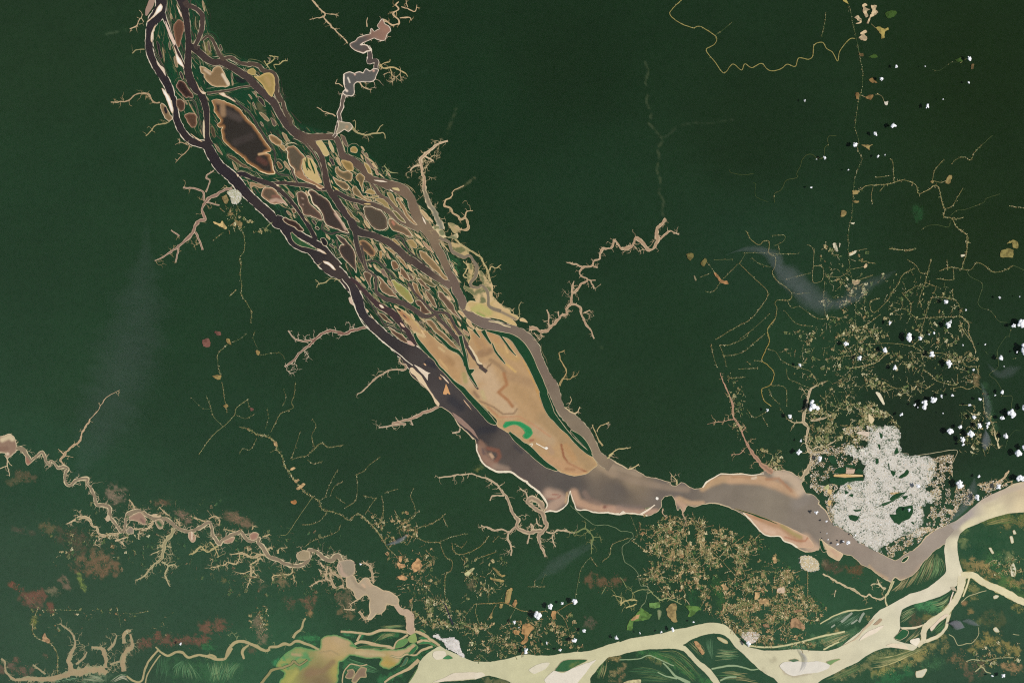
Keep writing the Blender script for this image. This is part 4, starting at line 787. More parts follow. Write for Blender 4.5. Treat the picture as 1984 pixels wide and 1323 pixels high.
# the delta of sand east of the brown arm
DEL = (204, 176, 130)
for dt, c in (('910,265 990,260 1050,310 1100,390 1180,370 1230,350 1240,400 1200,420 1110,400 1030,400 960,320', (216, 194, 152)), ('1150,470 1220,480 1330,520 1380,570 1370,620 1300,630 1220,580 1170,540', (190, 165, 118)),
              ('1340,740 1420,730 1430,800 1410,900 1400,960 1370,990 1360,900 1380,820', (194, 168, 118)), ('1110,220 1180,220 1260,280 1200,350 1160,310', (176, 156, 112)),
              ('1500,840 1540,820 1600,930 1660,960 1680,1050 1690,1160 1760,1240 1840,1290 1910,1310 1910,1340 1380,1340 1350,1260 1390,1220 1470,1230 1440,1150 1310,1040 1320,1010 1400,1050 1490,1050 1560,980 1520,900', DEL)):
    area('sand_flat', 'G', dt, c, edge=c, ew=2, layer=4, mat='sand', rim=(.4, (205, 186, 140)), jit=.7, fringe=dict(every=6, len=(2, 8), col=(200, 176, 130), prob=.6), mottle=((60, 90, 56), 11, .75))
area('sand_flat', 'J', '160,190 210,150 280,170 340,180 440,190 510,140 560,180 640,240 710,260 720,310 800,340 830,370 790,400 740,380 790,440 800,470 720,450 620,400 500,370 380,360 280,320 220,280 190,230', (196, 168, 116), edge=(206, 178, 126), ew=2, layer=4, mat='sand', rim=(.5, (214, 192, 150)),
     strokes=[('J', '250,270 330,230 440,300', 9, (180, 172, 106), .9), ('J', '300,310 380,350', 4, (140, 158, 84), .8), ('J', '560,330 700,400 780,455', 5, (206, 174, 120), .8), ('J', '440,210 500,260 600,290 700,340 790,390', 3.4, (140, 124, 104), .95), ('J', '520,190 620,250 700,280', 5, (206, 176, 130), .8), ('J', '560,260 600,270', 3, (210, 180, 135), .6)])
area('sand_flat', 'J', '840,380 870,370 910,390 940,430 900,420 850,410', (208, 178, 130), layer=4, mat='sand', rim=(.3, CR))
band('river_channel', 'G', '1000,400,7 1040,420,6 1130,470,5 1160,570,6 1240,620,7 1320,650,6 1390,630,5 1440,700,5 1480,780,7 1460,900,6 1400,980,5 1420,1030,5 1500,1040,4 1540,1010,4 1600,1060,5 1630,1160,5 1630,1260,5 J: 500,250,6 600,285,7', (128, 114, 94), layer=5, rim=(.5, (180, 160, 122)))
band('creek', 'G', '1200,420,3 1330,530,4 1480,610,5 1560,700,4 1620,850,4 1650,960,4', (186, 168, 120), layer=5, mat='sand', jit=.3, fringe=dict(every=7, len=(2, 7), col=(180, 162, 112)), branches=[('G', '1640,830,3 1660,770,2.4 1720,790,2 1790,750,1.2'), ('G', '1300,700,2 1360,770,2.4 1310,880,2 1350,920,2')])
area('sand_fan', 'D', '1100,330 1150,300 1220,320 1260,400 1300,520 1350,620 1290,630 1200,580 1130,520 1105,430', (198, 172, 118), layer=6, mat='sand', rim=(.4, CR), jit=.5)
for dt in ('1155,300,2 1160,400,3.6 1210,470,1', '1190,330,2 1240,450,3 1262,515,1', '1130,330,1.5 1150,420,2.2 1170,470,1'):
    band('grass_strip', 'D', dt, (30, 72, 42), layer=7, mat='forest')
area('sand_flat', 'D', '1270,100 1340,85 1390,150 1440,250 1410,285 1370,270 1320,180', (194, 172, 118), layer=5, mat='sand', rim=(.5, CR))
area('sand_flat', 'D', '1430,85 1460,110 1500,220 1490,240 1450,170', (192, 168, 122), layer=5, mat='sand', rim=(.5, CR))

# ------------------------------------------------------------------ sandbars (things) and islands (things)
def centre(tl, dt):
    return pts(tl, dt)[:, :2].mean(0)
def sandbar(tl, dt, c, adj, rim=None, strokes=(), edge=None):
    o = area('sandbar', tl, dt, c, edge=edge, ew=2.5, layer=7, mat='sand', kind=None, thick=.004, jit=.3, rim=rim, strokes=strokes, spacing=2)
    label_later(o, adj, 'sandbar', 'sandbar', 'sandbars along the rivers', centre(tl, dt))
W1, W2, W3 = (246, 238, 226), (232, 214, 190), (212, 180, 145)
for tl, dt, c, adj in (
    ('A', '555,280 600,240 650,190 690,110 740,50 765,90 750,140 690,190 620,250 570,290', W1, 'long white'), ('A', '940,60 975,120 1010,200 1005,225 970,170 950,110', W1, 'small white'),
    ('A', '680,310 650,400 640,480 625,550 610,520 615,440 650,350', W1, 'slim white'), ('A', '800,270 840,360 880,450 920,530 920,590 880,540 840,450 810,350', (226, 196, 176), 'pinkish white'),
    ('A', '900,590 930,640 960,720 1000,770 1040,870 1000,850 950,810 930,740 925,680', W1, 'tapering white'), ('A', '680,780 720,830 780,880 800,980 760,920 700,840', (222, 200, 176), 'narrow cream'),
    ('A', '750,1130 800,1170 840,1220 870,1280 B: 440,10 480,120 505,210 490,270 460,220 420,110 380,20', W1, 'broad white'), ('A', '1190,1050 1220,1110 1270,1170 1320,1190 1310,1210 1270,1205 1230,1150', W2, 'pointed cream'),
    ('A', '1480,1200 1550,1190 1570,1220 1640,1260 1700,1310 1680,1310 1600,1260 1530,1235', W2, 'curved cream'), ('A', '590,0 660,0 650,80 600,150 560,210 540,200 545,120 570,50', (160, 132, 116), 'brown streaked'),
    ('B', '890,340 905,450 905,590 885,560 880,430', (212, 192, 160), 'thin tan'), ('B', '880,635 840,600 780,560 720,520 760,560 820,615', W2, 'pointed white'), ('B', '1310,1035 1345,1060 1330,1085', W1, 'tiny white'),
    ('D', '755,650 790,645 790,675', W2, 'tiny cream'), ('D', '1265,660 1340,700 1350,715 1290,690', W2, 'small cream'), ('D', '1480,660 1530,690 1570,725 1520,705', (220, 190, 120), 'small yellow'), ('E', '560,890 640,890 660,900 590,905', (222, 192, 130), 'small golden'),
    ('E', '920,690 1000,690 1020,730 940,710', (206, 186, 134), 'flat tan'), ('E', '690,590 800,598 875,620 780,615', W2, 'slim cream'), ('E', '890,700 930,730 940,745 900,725', W2, 'small cream'), ('G', '780,130 810,170 832,235 800,190', W2, 'slim white'),
    ('F', '750,670 800,680 850,710 880,745 840,735 790,710', W1, 'bright white'), ('F', '830,830 900,845 960,890 1000,945 970,945 910,895 850,865', W1, 'large bright white'), ('F', '590,270 620,300 640,335 610,310', W1, 'tiny white'),
    ('H', '620,330 660,340 690,375 660,380 630,355', W1, 'small white'), ('H', '890,560 930,585 955,622 920,612', (224, 186, 156), 'small pink'), ('H', '450,380 480,400 495,430 470,430', W2, 'small cream'), ('H', '510,450 545,495 560,525 530,500', W1, 'thin white'), ('H', '980,800 1030,800 1080,858 1000,840', (205, 168, 148), 'pinkish tan'),
    ('H', '235,250 260,235 285,290 300,345 255,315', (206, 182, 158), 'pale bank side'),
    ('I', '225,350 260,340 330,410 370,440 460,600 540,720 600,800 590,840 550,800 500,690 430,600 360,540 300,460 240,410', (222, 196, 160), 'long cream'), ('I', '280,310 350,340 430,390 490,420 460,430 455,510 400,440 320,350', (228, 208, 184), 'forked cream'),
    ('I', '610,430 660,460 720,520 730,550 680,510', W1, 'slim white'), ('I', '690,550 720,620 740,690 700,670 690,690 650,680 670,610', (214, 160, 108), 'orange tan'), ('I', '910,750 950,790 990,840 1020,890 980,850 930,790', (210, 172, 140), 'thin pinkish'),
    ('I', '770,920 840,960 940,1040 1040,1140 1080,1210 1110,1270 1060,1220 960,1130 860,1060 800,990', (150, 122, 108), 'long brown'), ('I', '400,290 420,290 440,320 420,320', (214, 170, 130), 'tiny orange'), ('I', '595,460 630,480 630,505 605,495', (170, 130, 100), 'tiny brown'),
    ('K', '1020,845 1050,830 1075,845 1050,865', W1, 'small white'), ('M', '600,810 630,815 630,845 600,840', W1, 'tiny white'), ('M', '390,1025 500,960 580,905 595,910 520,970 430,1030', (236, 218, 194), 'straight white'), ('M', '130,1025 180,985 215,1015', W2, 'small cream'),
    ('V', '1200,910 1330,910 1350,960 1300,1010 1220,1020 1180,970', (226, 214, 190), 'rippled white'), ('V', '1180,1310 1300,1260 1450,1190 1650,1180 1830,1190 1720,1260 1500,1280', (224, 210, 186), 'long rippled white'), ('U', '690,1150 780,1090 880,1060 960,1060 900,1140 760,1200', (224, 214, 190), 'feathered white'),
    ('U', '890,1280 1010,1165 1130,1190 1270,1120 1500,1040 1560,1020 1490,1090 1420,1190 1320,1310 1300,1335 960,1335', (230, 220, 202), 'huge white'), ('U', '0,1190 90,1180 130,1220 0,1270', (226, 214, 190), 'pale'), ('S', '200,1100 260,1050 400,1040 520,1050 700,1040 840,1080 830,1130 700,1180 520,1200 380,1230 270,1180', (226, 218, 204), 'large oval white'),
    ('S', '1220,780 1260,720 1350,650 1500,590 1550,580 1440,670 1300,740', (236, 220, 198), 'long pinkish white'), ('S', '1010,840 1150,760 1230,690 1330,560 1420,490 1380,560 1270,660 1200,750 1080,810', (206, 184, 152), 'striped tan'), ('S', '1400,570 1490,490 1520,510 1460,570', (176, 152, 124), 'small brown'),
    ('S', '1560,840 1650,810 1800,830 1850,890 1700,870', (230, 212, 184), 'pale pointed'), ('R', '530,850 640,830 650,880 600,930 530,890', (238, 226, 204), 'small bright white'), ('R', '780,700 860,620 960,530 1020,530 940,590 870,660 800,740', (228, 208, 184), 'long pale'), ('R', '1040,180 1090,170 1120,230 1060,210', (188, 174, 148), 'small grey'),
    ('R', '1070,235 1085,240 1050,350 1020,420 1040,320', W2, 'thin cream'), ('R', '400,690 520,690 600,680 690,655 650,690 560,715 430,715', (226, 210, 176), 'bent cream')):
    sandbar(tl, dt, c, adj, edge=W3 if c in (W1, W2) and tl in 'ABDFHI' else None)
band('sand_spit', 'K', '915,785,2 960,810,1.6 1020,840,2 1050,850,3', (240, 228, 208), layer=6, mat='sand')
band('sand_spit', 'J', '440,412,1.4 560,430,2.6 640,465,2.6 725,492,1.4', (214, 194, 152), layer=6, mat='sand')
band('sand_spit', 'I', '980,60,3 1060,180,4 1100,270,5 1150,300,3', (220, 198, 162), layer=6, mat='sand')
band('sand_spit', 'K', '830,800,1.4 870,790,2 850,850,1.4', (232, 218, 190), layer=6, mat='sand')

def island(tl, dt, adj, c=(27, 66, 40), ribbon=True, noun='forested island', rim=(.9, (196, 180, 146)), layer=7, **kw):
    if ribbon:
        P = catmull(pts(tl, dt), 2.5)
        d = np.gradient(P[:, :2], axis=0); d /= (np.hypot(d[:, 0], d[:, 1]) + 1e-9)[:, None]
        nn = np.column_stack([-d[:, 1], d[:, 0]])
        out = np.vstack([P[:, :2] + nn * P[:, 2:3] / 2, (P[:, :2] - nn * P[:, 2:3] / 2)[::-1]])
        TILE['_'] = (0, 0, 1.0)
        dt2, tl2 = ' '.join('%.2f,%.2f' % tuple(q) for q in out), '_'
    else:
        dt2, tl2 = dt, tl
    o = area('island', tl2, dt2, c, layer=layer, mat='forest', kind=None, thick=.02, rim=rim, jit=.25, spacing=3, **kw)
    label_later(o, adj, noun, 'island', 'islands in the rivers', centre(tl, dt))
island('H', '1080,700,4 1110,780,6 1180,870,8 1260,960,6 1340,1040,4 I: 600,330,4 700,430,4 800,540,5 900,620,9 990,720,10 1080,820,11 1180,930,12 1260,1020,11 1330,1070,4', 'long thin dark green')
island('K', '575,645,4 650,720,9 740,800,10 790,830,12 860,890,12 950,980,11 1050,1060,9 1130,1100,6 1190,1130,2.5', 'slender dark green')
island('J', '420,530,3 600,575,7 720,610,10 800,670,15 880,770,18 960,900,17 1030,1050,15 1090,1180,15 1150,1323,14 K: 1010,150,15 1060,290,16 1110,410,13 1170,480,10 1250,580,8 1330,660,5 1400,740,5 1500,840,6 1590,910,6 1640,950,2', 'very long curved green')
island('K', '1360,620,2 1450,690,8 1520,760,9 1580,840,7 1630,910,2', 'leaf shaped green')
island('J', '490,700,2 530,800,3.4 600,890,3 655,955,1.6', 'hair thin green')
island('H', '1350,710,4 1450,800,6 1540,890,7 1640,940,6 1700,1020,4 1730,1120,3', 'curved dark green')
island('I', '870,-60,6 905,80,6 935,200,6 955,320,6 990,420,6 1040,510,4 1090,590,2', 'winding dark green')
island('I', '985,372 1050,368 1025,410 1000,420', 'tiny dark green', ribbon=False)
island('J', '370,530,8 420,620,5 470,700,3', 'short dark green')
island('J', '570,570,3 640,660,3 720,770,3 790,850,1.4', 'needle like green')
island('J', '250,520,5 330,620,2', 'stubby green')
island('F', '430,470,3 470,540,9 540,600,10 640,640,6 740,680,2', 'spindle shaped green', c=(44, 82, 48), strokes=[('F', '500,540 560,610', 3, (110, 118, 76), .6, .5)])
island('P', '1235,845 1255,810 1325,775 1300,820 1265,848', 'small dark green', ribbon=False, rim=(1.2, (222, 206, 170)))
island('V', '1310,1005 1380,960 1440,1000 1380,1015', 'small triangular green', ribbon=False, c=(70, 128, 80))
island('U', '1030,1160 1110,1050 1200,1020 1440,1020 1300,1100 1160,1170', 'wing shaped green', ribbon=False, c=(52, 98, 60), strokes=[('U', '1230,1110 1400,1030', 4, (130, 140, 70), .6, .5)])
island('S', '320,1025 400,1010 450,1030 380,1050', 'tiny green', ribbon=False, c=(92, 118, 88))
island('S', '800,1050 880,1020 980,1010 900,1050 850,1085', 'small bright green', ribbon=False, c=(125, 155, 100))
island('M', '460,960,1 520,945,1', 'tiny green', c=(45, 80, 50))
island('N', '160,825,1.2 300,870,2 440,920,2.6 580,970,2.6 700,1020,1.2', 'thread thin green', rim=(.6, (180, 152, 112)), layer=9)
island('R', '320,830 370,770 430,720 500,740 480,800 400,850', 'dark green diamond shaped', ribbon=False, c=(44, 92, 58))
island('h', '1400,610 1450,620 1455,650 1420,650', 'small dark green lagoon', ribbon=False)
o = area('meadow', 'K', '490,560 520,510 580,500 700,505 780,540 850,590 880,650 850,700 800,730 760,720 740,690 770,650 740,600 680,560 620,550 560,570 510,590', (44, 140, 84), edge=(92, 158, 102), ew=2.5, layer=7, mat='forest', kind=None, thick=.004,
         strokes=[('K', '640,550 700,580 760,610', 3, (120, 160, 100), .7, .4), ('K', '720,690 770,780', 4, (130, 150, 90), .7, .4), ('K', '690,600 740,620', 2.5, (190, 180, 130), .8)])
o['label'] = 'bright green crescent meadow on the tan shoal in mid river'; o['category'] = 'meadow'
area('shoal', 'N', '270,880 400,900 560,960 720,1010 900,1090 1060,1170 1130,1230 1170,1323 960,1323 880,1270 790,1240 730,1180 640,1180 540,1160 470,1100 400,1020 330,950', (202, 166, 138), edge=(206, 172, 140), ew=2, layer=4, mat='sand', rim=(.5, (206, 180, 148)), spacing=2.4,
     strokes=[('N', '420,930 600,1010 760,1060 900,1180 1000,1230', 7, (172, 132, 98), .8), ('N', '760,1040 900,1140 1000,1190', 5, (164, 148, 96), .8), ('N', '800,1190 950,1240 1060,1240 1100,1190', 2, (170, 112, 84), .8), ('N', '300,900 500,980', 3, (180, 132, 98), .7), ('N', '540,1100 660,1140', 5, (214, 182, 156), .7)])
area('sand_flat', 'P', '200,560 300,640 480,745 460,790 420,830 300,760 250,640', (206, 178, 144), layer=4, mat='sand', rim=(.6, (232, 212, 172)), strokes=[('P', '330,690 420,770', 4, (198, 160, 134), .8)])
island('P', '185,570 215,580 245,680 280,700 230,720 195,650', 'dark green cape', ribbon=False, noun='wooded spit')

# creeks between the grey river and the lagoon
band('creek', 'h', '1560,690,9 1530,680,10 1480,600,12 1400,560,10 1340,600,8 1400,660,9 1470,720,9 1530,760,9 1560,850,9 1580,920,8 1540,990,7 1490,1020,7 1480,1090,6 1500,1170,5 1540,1230,4 1565,1310,3', (178, 154, 126), layer=4, rim=(.6, (206, 186, 150)), jit=.22,
     fringe=dict(every=5, len=(2, 9), col=(204, 182, 144)), branches=[('h', '1540,980,8 1440,980,8 1350,1000,8 1260,970,7 1200,920,5 1210,850,7 1170,790,6 1130,710,5 1100,620,5 1060,540,5 1010,480,3.5 950,400,3 880,340,3 800,300,3 700,280,2 620,250,2 500,260,1.5 380,270,1.5 200,300,.8'),
     ('h', '1190,920,4 1130,980,4 1090,1000,3 1010,960,3 900,970,2.5 840,940,2 740,905,1.2'), ('h', '1090,1000,2.5 1080,1080,2.5 1130,1170,2 1130,1300,1.2'), ('h', '1580,990,2.5 1660,1010,2 1730,970,2 1850,985,1.5 1940,1010,1.2'), ('h', '1660,1020,1.5 1660,1120,1.5 1700,1180,.8'),
     ('h', '1040,530,2 900,530,2 860,590,.8'), ('h', '1360,1000,2 1350,1080,2 1330,1140,1'), ('h', '1340,600,2 1320,490,1.5 1240,440,1.2'), ('h', '1390,960,6 1390,920,4 1370,890,2'), ('h', '1520,920,2 1470,890,1.6 1440,820,1')])
band('creek', 'u', '430,265,2 520,285,2 620,240,4 680,290,4 710,330,4 700,400,3 690,510,1.6', (122, 132, 84), layer=4, mat='field', jit=.4, fringe=dict(every=4, len=(2, 9), col=(128, 132, 84)), branches=[('u', '620,240,2.4 630,200,1.6'), ('u', '710,330,2 790,330,1')])
band('creek', 'u', '470,-10,1.4 560,80 640,140 720,200 840,200 960,230 1010,265 1110,275 1140,320 1110,360 1030,430 1020,490 1050,590 1120,640 1190,720 1200,800 1220,850 1280,850 1300,890 1280,960 1270,1020 1200,1100', (112, 126, 90), layer=4, mat='water', jit=.2)
band('creek', 'u', '1000,1060,2 1060,1010,4 1130,995,5 1180,1010,2.5', (186, 172, 116), layer=4, mat='field', jit=.4, fringe=dict(every=4, len=(2, 9), col=(150, 150, 96)), branches=[('u', '1060,1090,2 1120,1065,3 1180,1045,2'), ('u', '1010,1060,2 1010,980,1.6 920,950,1.2')])
band('creek', 'u', '1300,890,1.4 1380,960,1.6 1430,1000,2.4 1500,985,2.4 1560,1000,2 1660,1050,1.4', (150, 155, 104), layer=4, mat='field', jit=.4, fringe=dict(every=5, len=(2, 7), col=(160, 160, 105)))
band('creek', 'u', '1000,760,1.4 1070,870,1.2', (140, 145, 95), layer=4, mat='field', branches=[('u', '1310,890,1.6 1200,900,1.6 1130,930,1.2'), ('u', '850,860,1.4 800,940,1.2')])
band('creek', 'M', '940,990,3 960,1060,2.4 990,1110,2 970,1180,1.4', (190, 160, 130), layer=4, mat='sand', fringe=dict(every=5, len=(2, 6)), branches=[('M', '690,960,2.5 690,1020,2 750,1070,1.2')])
# creeks entering above the city
band('creek', 'm', '190,560,1.2 230,660,2.5 290,800,3 330,920,4 330,1020,4 380,1090,4 430,1200,3 480,1320,5 N: 350,70,6 430,170,8 500,260,9 570,320,12 640,370,13', (182, 142, 116), layer=4, mat='sand', jit=.3, fringe=dict(every=5, len=(2, 7), col=(186, 160, 118)), branches=[('m', '430,1190,2 470,1140,1.6'), ('m', '340,1060,2 230,1080,1.4 60,1110,1'), ('N', '280,60,1.6 230,120,1.4 110,140,1')])
band('creek', 'm', '1330,650,1.8 1260,680,2.5 1180,720,4 1140,800,5 1110,940,5 1080,1080,8 1130,1150,6 1110,1323,4 N: 1080,0,5 1100,70,8 1150,130,11 1140,220,9 1100,300,9 1050,390,10 1010,450,12', (196, 176, 142), layer=4, mat='sand', jit=.25, fringe=dict(every=5, len=(2, 7), col=(200, 182, 138)),
     branches=[('m', '1150,1070,5 1300,1050,4 1380,1010,2.5'), ('m', '1090,1090,4 1000,1095,3 940,1080,2'), ('O', '70,620,5 150,570,3 260,560,3 400,480,2'), ('O', '90,640,4 190,640,4 330,650,2.5')])
band('creek', 'N', '570,310,2 600,250,1.8 640,180,1.4 640,140,1', (176, 172, 122), layer=4, mat='sand', fringe=dict(every=6, len=(2, 6), col=(170, 165, 115)))
band('creek', 'w', '1200,1420,4.5 1180,1330,4 1150,1200,3.5 1080,1000,3 1060,850,2 1000,780,1.6', (206, 190, 148), layer=4, mat='sand', jit=.5, fringe=dict(every=4, len=(1, 5), col=(180, 165, 115)), branches=[('w', '1190,1200,2 1190,1090,1.4')])
band('creek', 'Q', '1380,120,2.6 1500,120,3 1650,90,4 1740,20,5 1790,-60,3', (206, 180, 142), layer=4, mat='sand', jit=.4, fringe=dict(every=4, len=(2, 6), col=(200, 175, 132)), branches=[('Q', '1470,180,4 1600,140,3'), ('Q', '1700,150,1.5 1760,100,1.5 1840,70,1.2')])
band('creek', 'P', '230,1000,3 340,1060,3 440,1120,3.4 540,1170,4 640,1210,5 720,1270,4 780,1290,3 820,1260,2.4 860,1310,2', (206, 186, 148), layer=4, mat='sand', jit=.3, branches=[('S', '1340,180,2.4 1380,220,3 1440,240,3.4 1500,250,3.4 1540,220,2.4'), ('S', '900,220,1.6 920,130,1.6')], fringe=dict(every=7, len=(2, 7), col=(176, 162, 116)))
band('creek', 'S', '1585,335,3 1560,260,2.6 1570,190,3 1620,110,4 1660,10,5', (196, 186, 140), layer=5, mat='water', rim=(.5, (212, 200, 160)))
band('creek', 'R', '210,200,4 150,160,3.4 120,120,2 110,80,1.6', (214, 196, 156), layer=5, mat='sand', jit=.4, fringe=dict(every=3, len=(2, 6), col=(200, 186, 140)), branches=[('R', '140,150,2.4 60,130,1.6 20,160,1')])

# ------------------------------------------------------------------ winding tan river of the lower left
TR, TRR = (138, 122, 98), (208, 190, 152)
F2 = dict(every=1.9, len=(2, 8), col=(198, 180, 144), w=(1.2, .45))
area('lake', 'a', '-60,180 0,170 60,160 120,140 180,180 210,290 200,360 130,420 90,450 70,380 0,370 -60,380', (146, 118, 98), edge=(172, 146, 120), ew=3, layer=5, rim=(1, (212, 194, 160)), strokes=[('a', '30,210 120,170 160,200', 6, (214, 194, 158), .95), ('a', '0,330 80,320', 6, (128, 98, 82), .7), ('a', '100,390', 4, (218, 196, 168), .9)], fringe=dict(every=6, len=(3, 8), col=(206, 186, 146)))
area('lake', 'a', '330,400 360,395 400,460 410,490 360,535 335,500', (150, 108, 88), edge=(170, 134, 110), ew=2.5, layer=5, rim=(.8, (206, 184, 148)))
band('creek', 'a', '90,440,3 95,520,2.5 110,590,2.2 125,680,1.2', (200, 180, 142), layer=4, mat='sand', branches=[('a', '95,540,2 0,580,1.2'), ('a', '100,480,1.8 150,545,1')], fringe=dict(every=7, len=(2, 6)))
band('river_channel', 'a', '210,320,6 290,330,8 340,400,6 400,480,4 420,460,3.5 480,410,4 540,370,4 570,420,4 590,480,4 640,540,3 650,480,3 700,510,3 750,570,4 820,555,4 870,580,4 840,640,4 830,700,4 860,780,4 910,790,4 960,740,5 1030,710,4 1120,710,5 1110,760,3 1170,840,4 1210,930,5 1240,1040,5 1310,1040,6 1400,1070,6 1410,1150,6 1400,1200,6 '
     'b: 580,440,4 650,530,4 710,600,5 750,500,5 750,440,5 800,370,9 880,330,7 960,340,6 1060,400,6 1150,430,8 1250,430,6 1330,470,6 1400,530,5 1480,570,6 1580,590,6 1680,550,6 1760,500,6 1830,470,4 1850,540,4 1870,640,5 c: 370,530,5 430,620,5 470,570,5 560,520,6 660,480,6 710,460,5 760,530,5 820,580,5 880,570,4 940,540,4 930,600,6 990,660,6 1040,750,7 1090,790,6 1170,810,6 1260,860,6 1370,895,6 1470,890,6 1560,840,6 1590,760,4 1580,690,6 1680,720,6 1760,790,7 1850,830,7 1920,790,7 '
     'X: 560,410,7 620,370,10 660,410,7 680,450,7', TR, layer=5, rim=(1.0, TRR), jit=.2, fringe=F2)
band('creek', 'a', '1150,-60,2 1120,20,4 1080,80,4 1040,150,4.5 1010,240,5 920,300,5 860,350,4.5 820,420,5 780,470,5 820,540,3', (196, 166, 130), layer=4, mat='sand', jit=.4, fringe=dict(every=7, len=(2, 6), col=(190, 168, 125)), branches=[('z', '172,815,2 190,795,1.6 205,772,1.2 232,755,.8'), ('a', '820,400,2 740,330,1.2'), ('a', '840,410,1.6 940,430,.8')])
SYS = [('b', '-20,495,1.6 0,490,2 100,440,4 170,410,6 230,410,7 290,440,7 320,510,7 370,540,6 400,600,6 440,640,7 540,630,7 640,625,6 700,610,5', (198, 176, 138), [('b', '400,640,3 420,700,2'), ('b', '380,690,2 340,770,1.2'), ('b', '780,650,4 690,690,3 610,710,2'), ('b', '690,710,2 730,780,1.6'), ('b', '850,560,4 930,560,5 1020,560,5 1090,500,4 1090,440,3'), ('b', '930,570,2 910,690,1.2'), ('b', '170,400,2 165,330,1')]),
       ('b', '1360,540,6 1340,620,9 1270,700,8 1240,780,7 1230,870,7 1200,950,6 1120,1010,4 1050,1090,4 960,1180,3 870,1210,1.2', (178, 166, 124), [('b', '1210,970,4 1290,1030,3 1260,1110,3 1270,1200,3 1320,1290,1.6'), ('b', '1230,780,5 1150,780,4'), ('b', '1180,840,2 1080,880,1.6'), ('b', '1300,1030,2 1380,1010,2 1410,1060,1.2'), ('b', '1270,780,3 1340,790,1.6')]),
       ('b', '1180,280,2 1260,350,2.5 1330,400,2.5', (182, 160, 122), [('b', '790,180,2.5 840,230,3 870,300,3'), ('b', '1580,390,2 1700,440,3 1770,460,3'), ('b', '1820,430,3 1900,400,3 1950,450,3 1940,520,3'), ('b', '1380,420,2.5 1420,460,2.5 1450,520,2.5'), ('b', '1700,660,2 1640,640,2')]),
       ('b', '1930,770,4 1800,850,3 1720,780,3 1640,860,3 1560,890,1.6', (180, 165, 116), [('b', '1900,800,2 1940,920,1.2'), ('b', '1880,780,2.4 1830,720,2')]),
       ('c', '1010,760,6 930,760,6 850,780,5 700,740,4 690,800,3 640,870,2.5 540,850,2.5 490,890,2 320,910,1', (190, 170, 128), [('c', '720,740,3 560,745,1.8'), ('c', '960,790,4 880,860,3 820,890,2'), ('c', '830,890,3 840,960,5 820,1080,3 780,1180,1.6'), ('c', '850,960,3 920,1030,1.6'), ('c', '830,960,2 700,1000,1.6'), ('c', '790,650,2.4 800,700,2.4 850,680,2'), ('c', '1050,690,3.4 1090,660,3 1110,690,3')]),
       ('c', '1360,910,3 1350,1000,2.5 1230,1010,2 1110,1030,2 1120,1120,1.2', (186, 166, 122), [('c', '1370,1010,2 1400,1100,1.6'), ('c', '1180,740,4 1200,680,2 1300,660,.8'), ('c', '990,530,2.6 1080,490,2.2'), ('c', '850,440,1.6 870,380,1.2'), ('c', '1490,940,4 1500,930,2'), ('c', '480,430,1.4 560,440,1.8 640,470,2')]),
       ('X', '520,540,5 600,610,6 680,660,6', (192, 168, 132), [('X', '530,580,5 540,690,5 600,780,6 700,760,7'), ('X', '1080,720,4 1060,560,5 1010,480,3 950,440,2'), ('X', '470,680,3 350,710,3 270,770,1.6'), ('X', '850,1060,3 700,1060,1.6'), ('X', '920,900,3 780,1000,2'), ('X', '900,1080,6 960,1160,6 1030,1180,5'), ('X', '400,460,3 480,560,3 480,660,4 540,690,4'), ('X', '380,540,1.6 440,640,2'), ('X', '490,480,2 500,540,3')])]
for tl, dt, c, br in SYS:
    band('creek', tl, dt, c, layer=4, mat='sand', jit=.3, fringe=dict(every=1.8, len=(2, 7), col=tuple(min(225, int(v * 1.06)) for v in c), w=(1.2, .45)), branches=br)
for tl, dt, c, e in (('b', '770,430 900,350 960,360 1020,450 1020,490 980,500 900,460', (158, 126, 106), (176, 148, 122)), ('b', '1090,380 1140,365 1210,390 1180,405 1110,400', (196, 170, 136), (200, 176, 140)), ('b', '1130,450 1190,430 1240,480 1220,545 1180,550 1140,500', (150, 136, 108), (176, 152, 122)),
                     ('b', '1560,610 1600,590 1650,650 1640,710 1600,725 1560,670', (182, 146, 122), (190, 160, 132)), ('b', '770,560 810,530 850,560 850,610 800,625 760,600', (138, 126, 108), (160, 144, 118)), ('b', '500,410 530,380 550,430 520,455 495,440', (196, 170, 140), (200, 176, 144)),
                     ('c', '480,590 560,545 630,530 600,590 530,610', (168, 132, 110), (182, 152, 124)), ('c', '820,500 870,470 930,490 910,550 850,570 820,540', (166, 126, 106), (182, 152, 124)), ('c', '1430,740 1500,700 1580,720 1580,800 1520,830 1440,820 1420,780', (164, 146, 114), (172, 152, 120)),
                     ('X', '640,450 700,430 780,420 840,460 840,560 810,620 750,640 690,640 640,590 620,520', (156, 142, 120), (178, 156, 130))):
    area('lake', tl, dt, c, edge=e, ew=3, layer=6, rim=(.8, (206, 184, 150)), fringe=dict(every=9, len=(2, 6), col=(196, 174, 136)), strokes=[('b', '950,430 980,470', 3, (128, 98, 86), .8), ('b', '1600,600 1600,690', 1.6, (236, 216, 190), .9), ('X', '650,480 680,590 730,630', 4, (192, 162, 140), .8), ('b', '1165,470 1200,510', 3.4, (52, 92, 56), 1)])
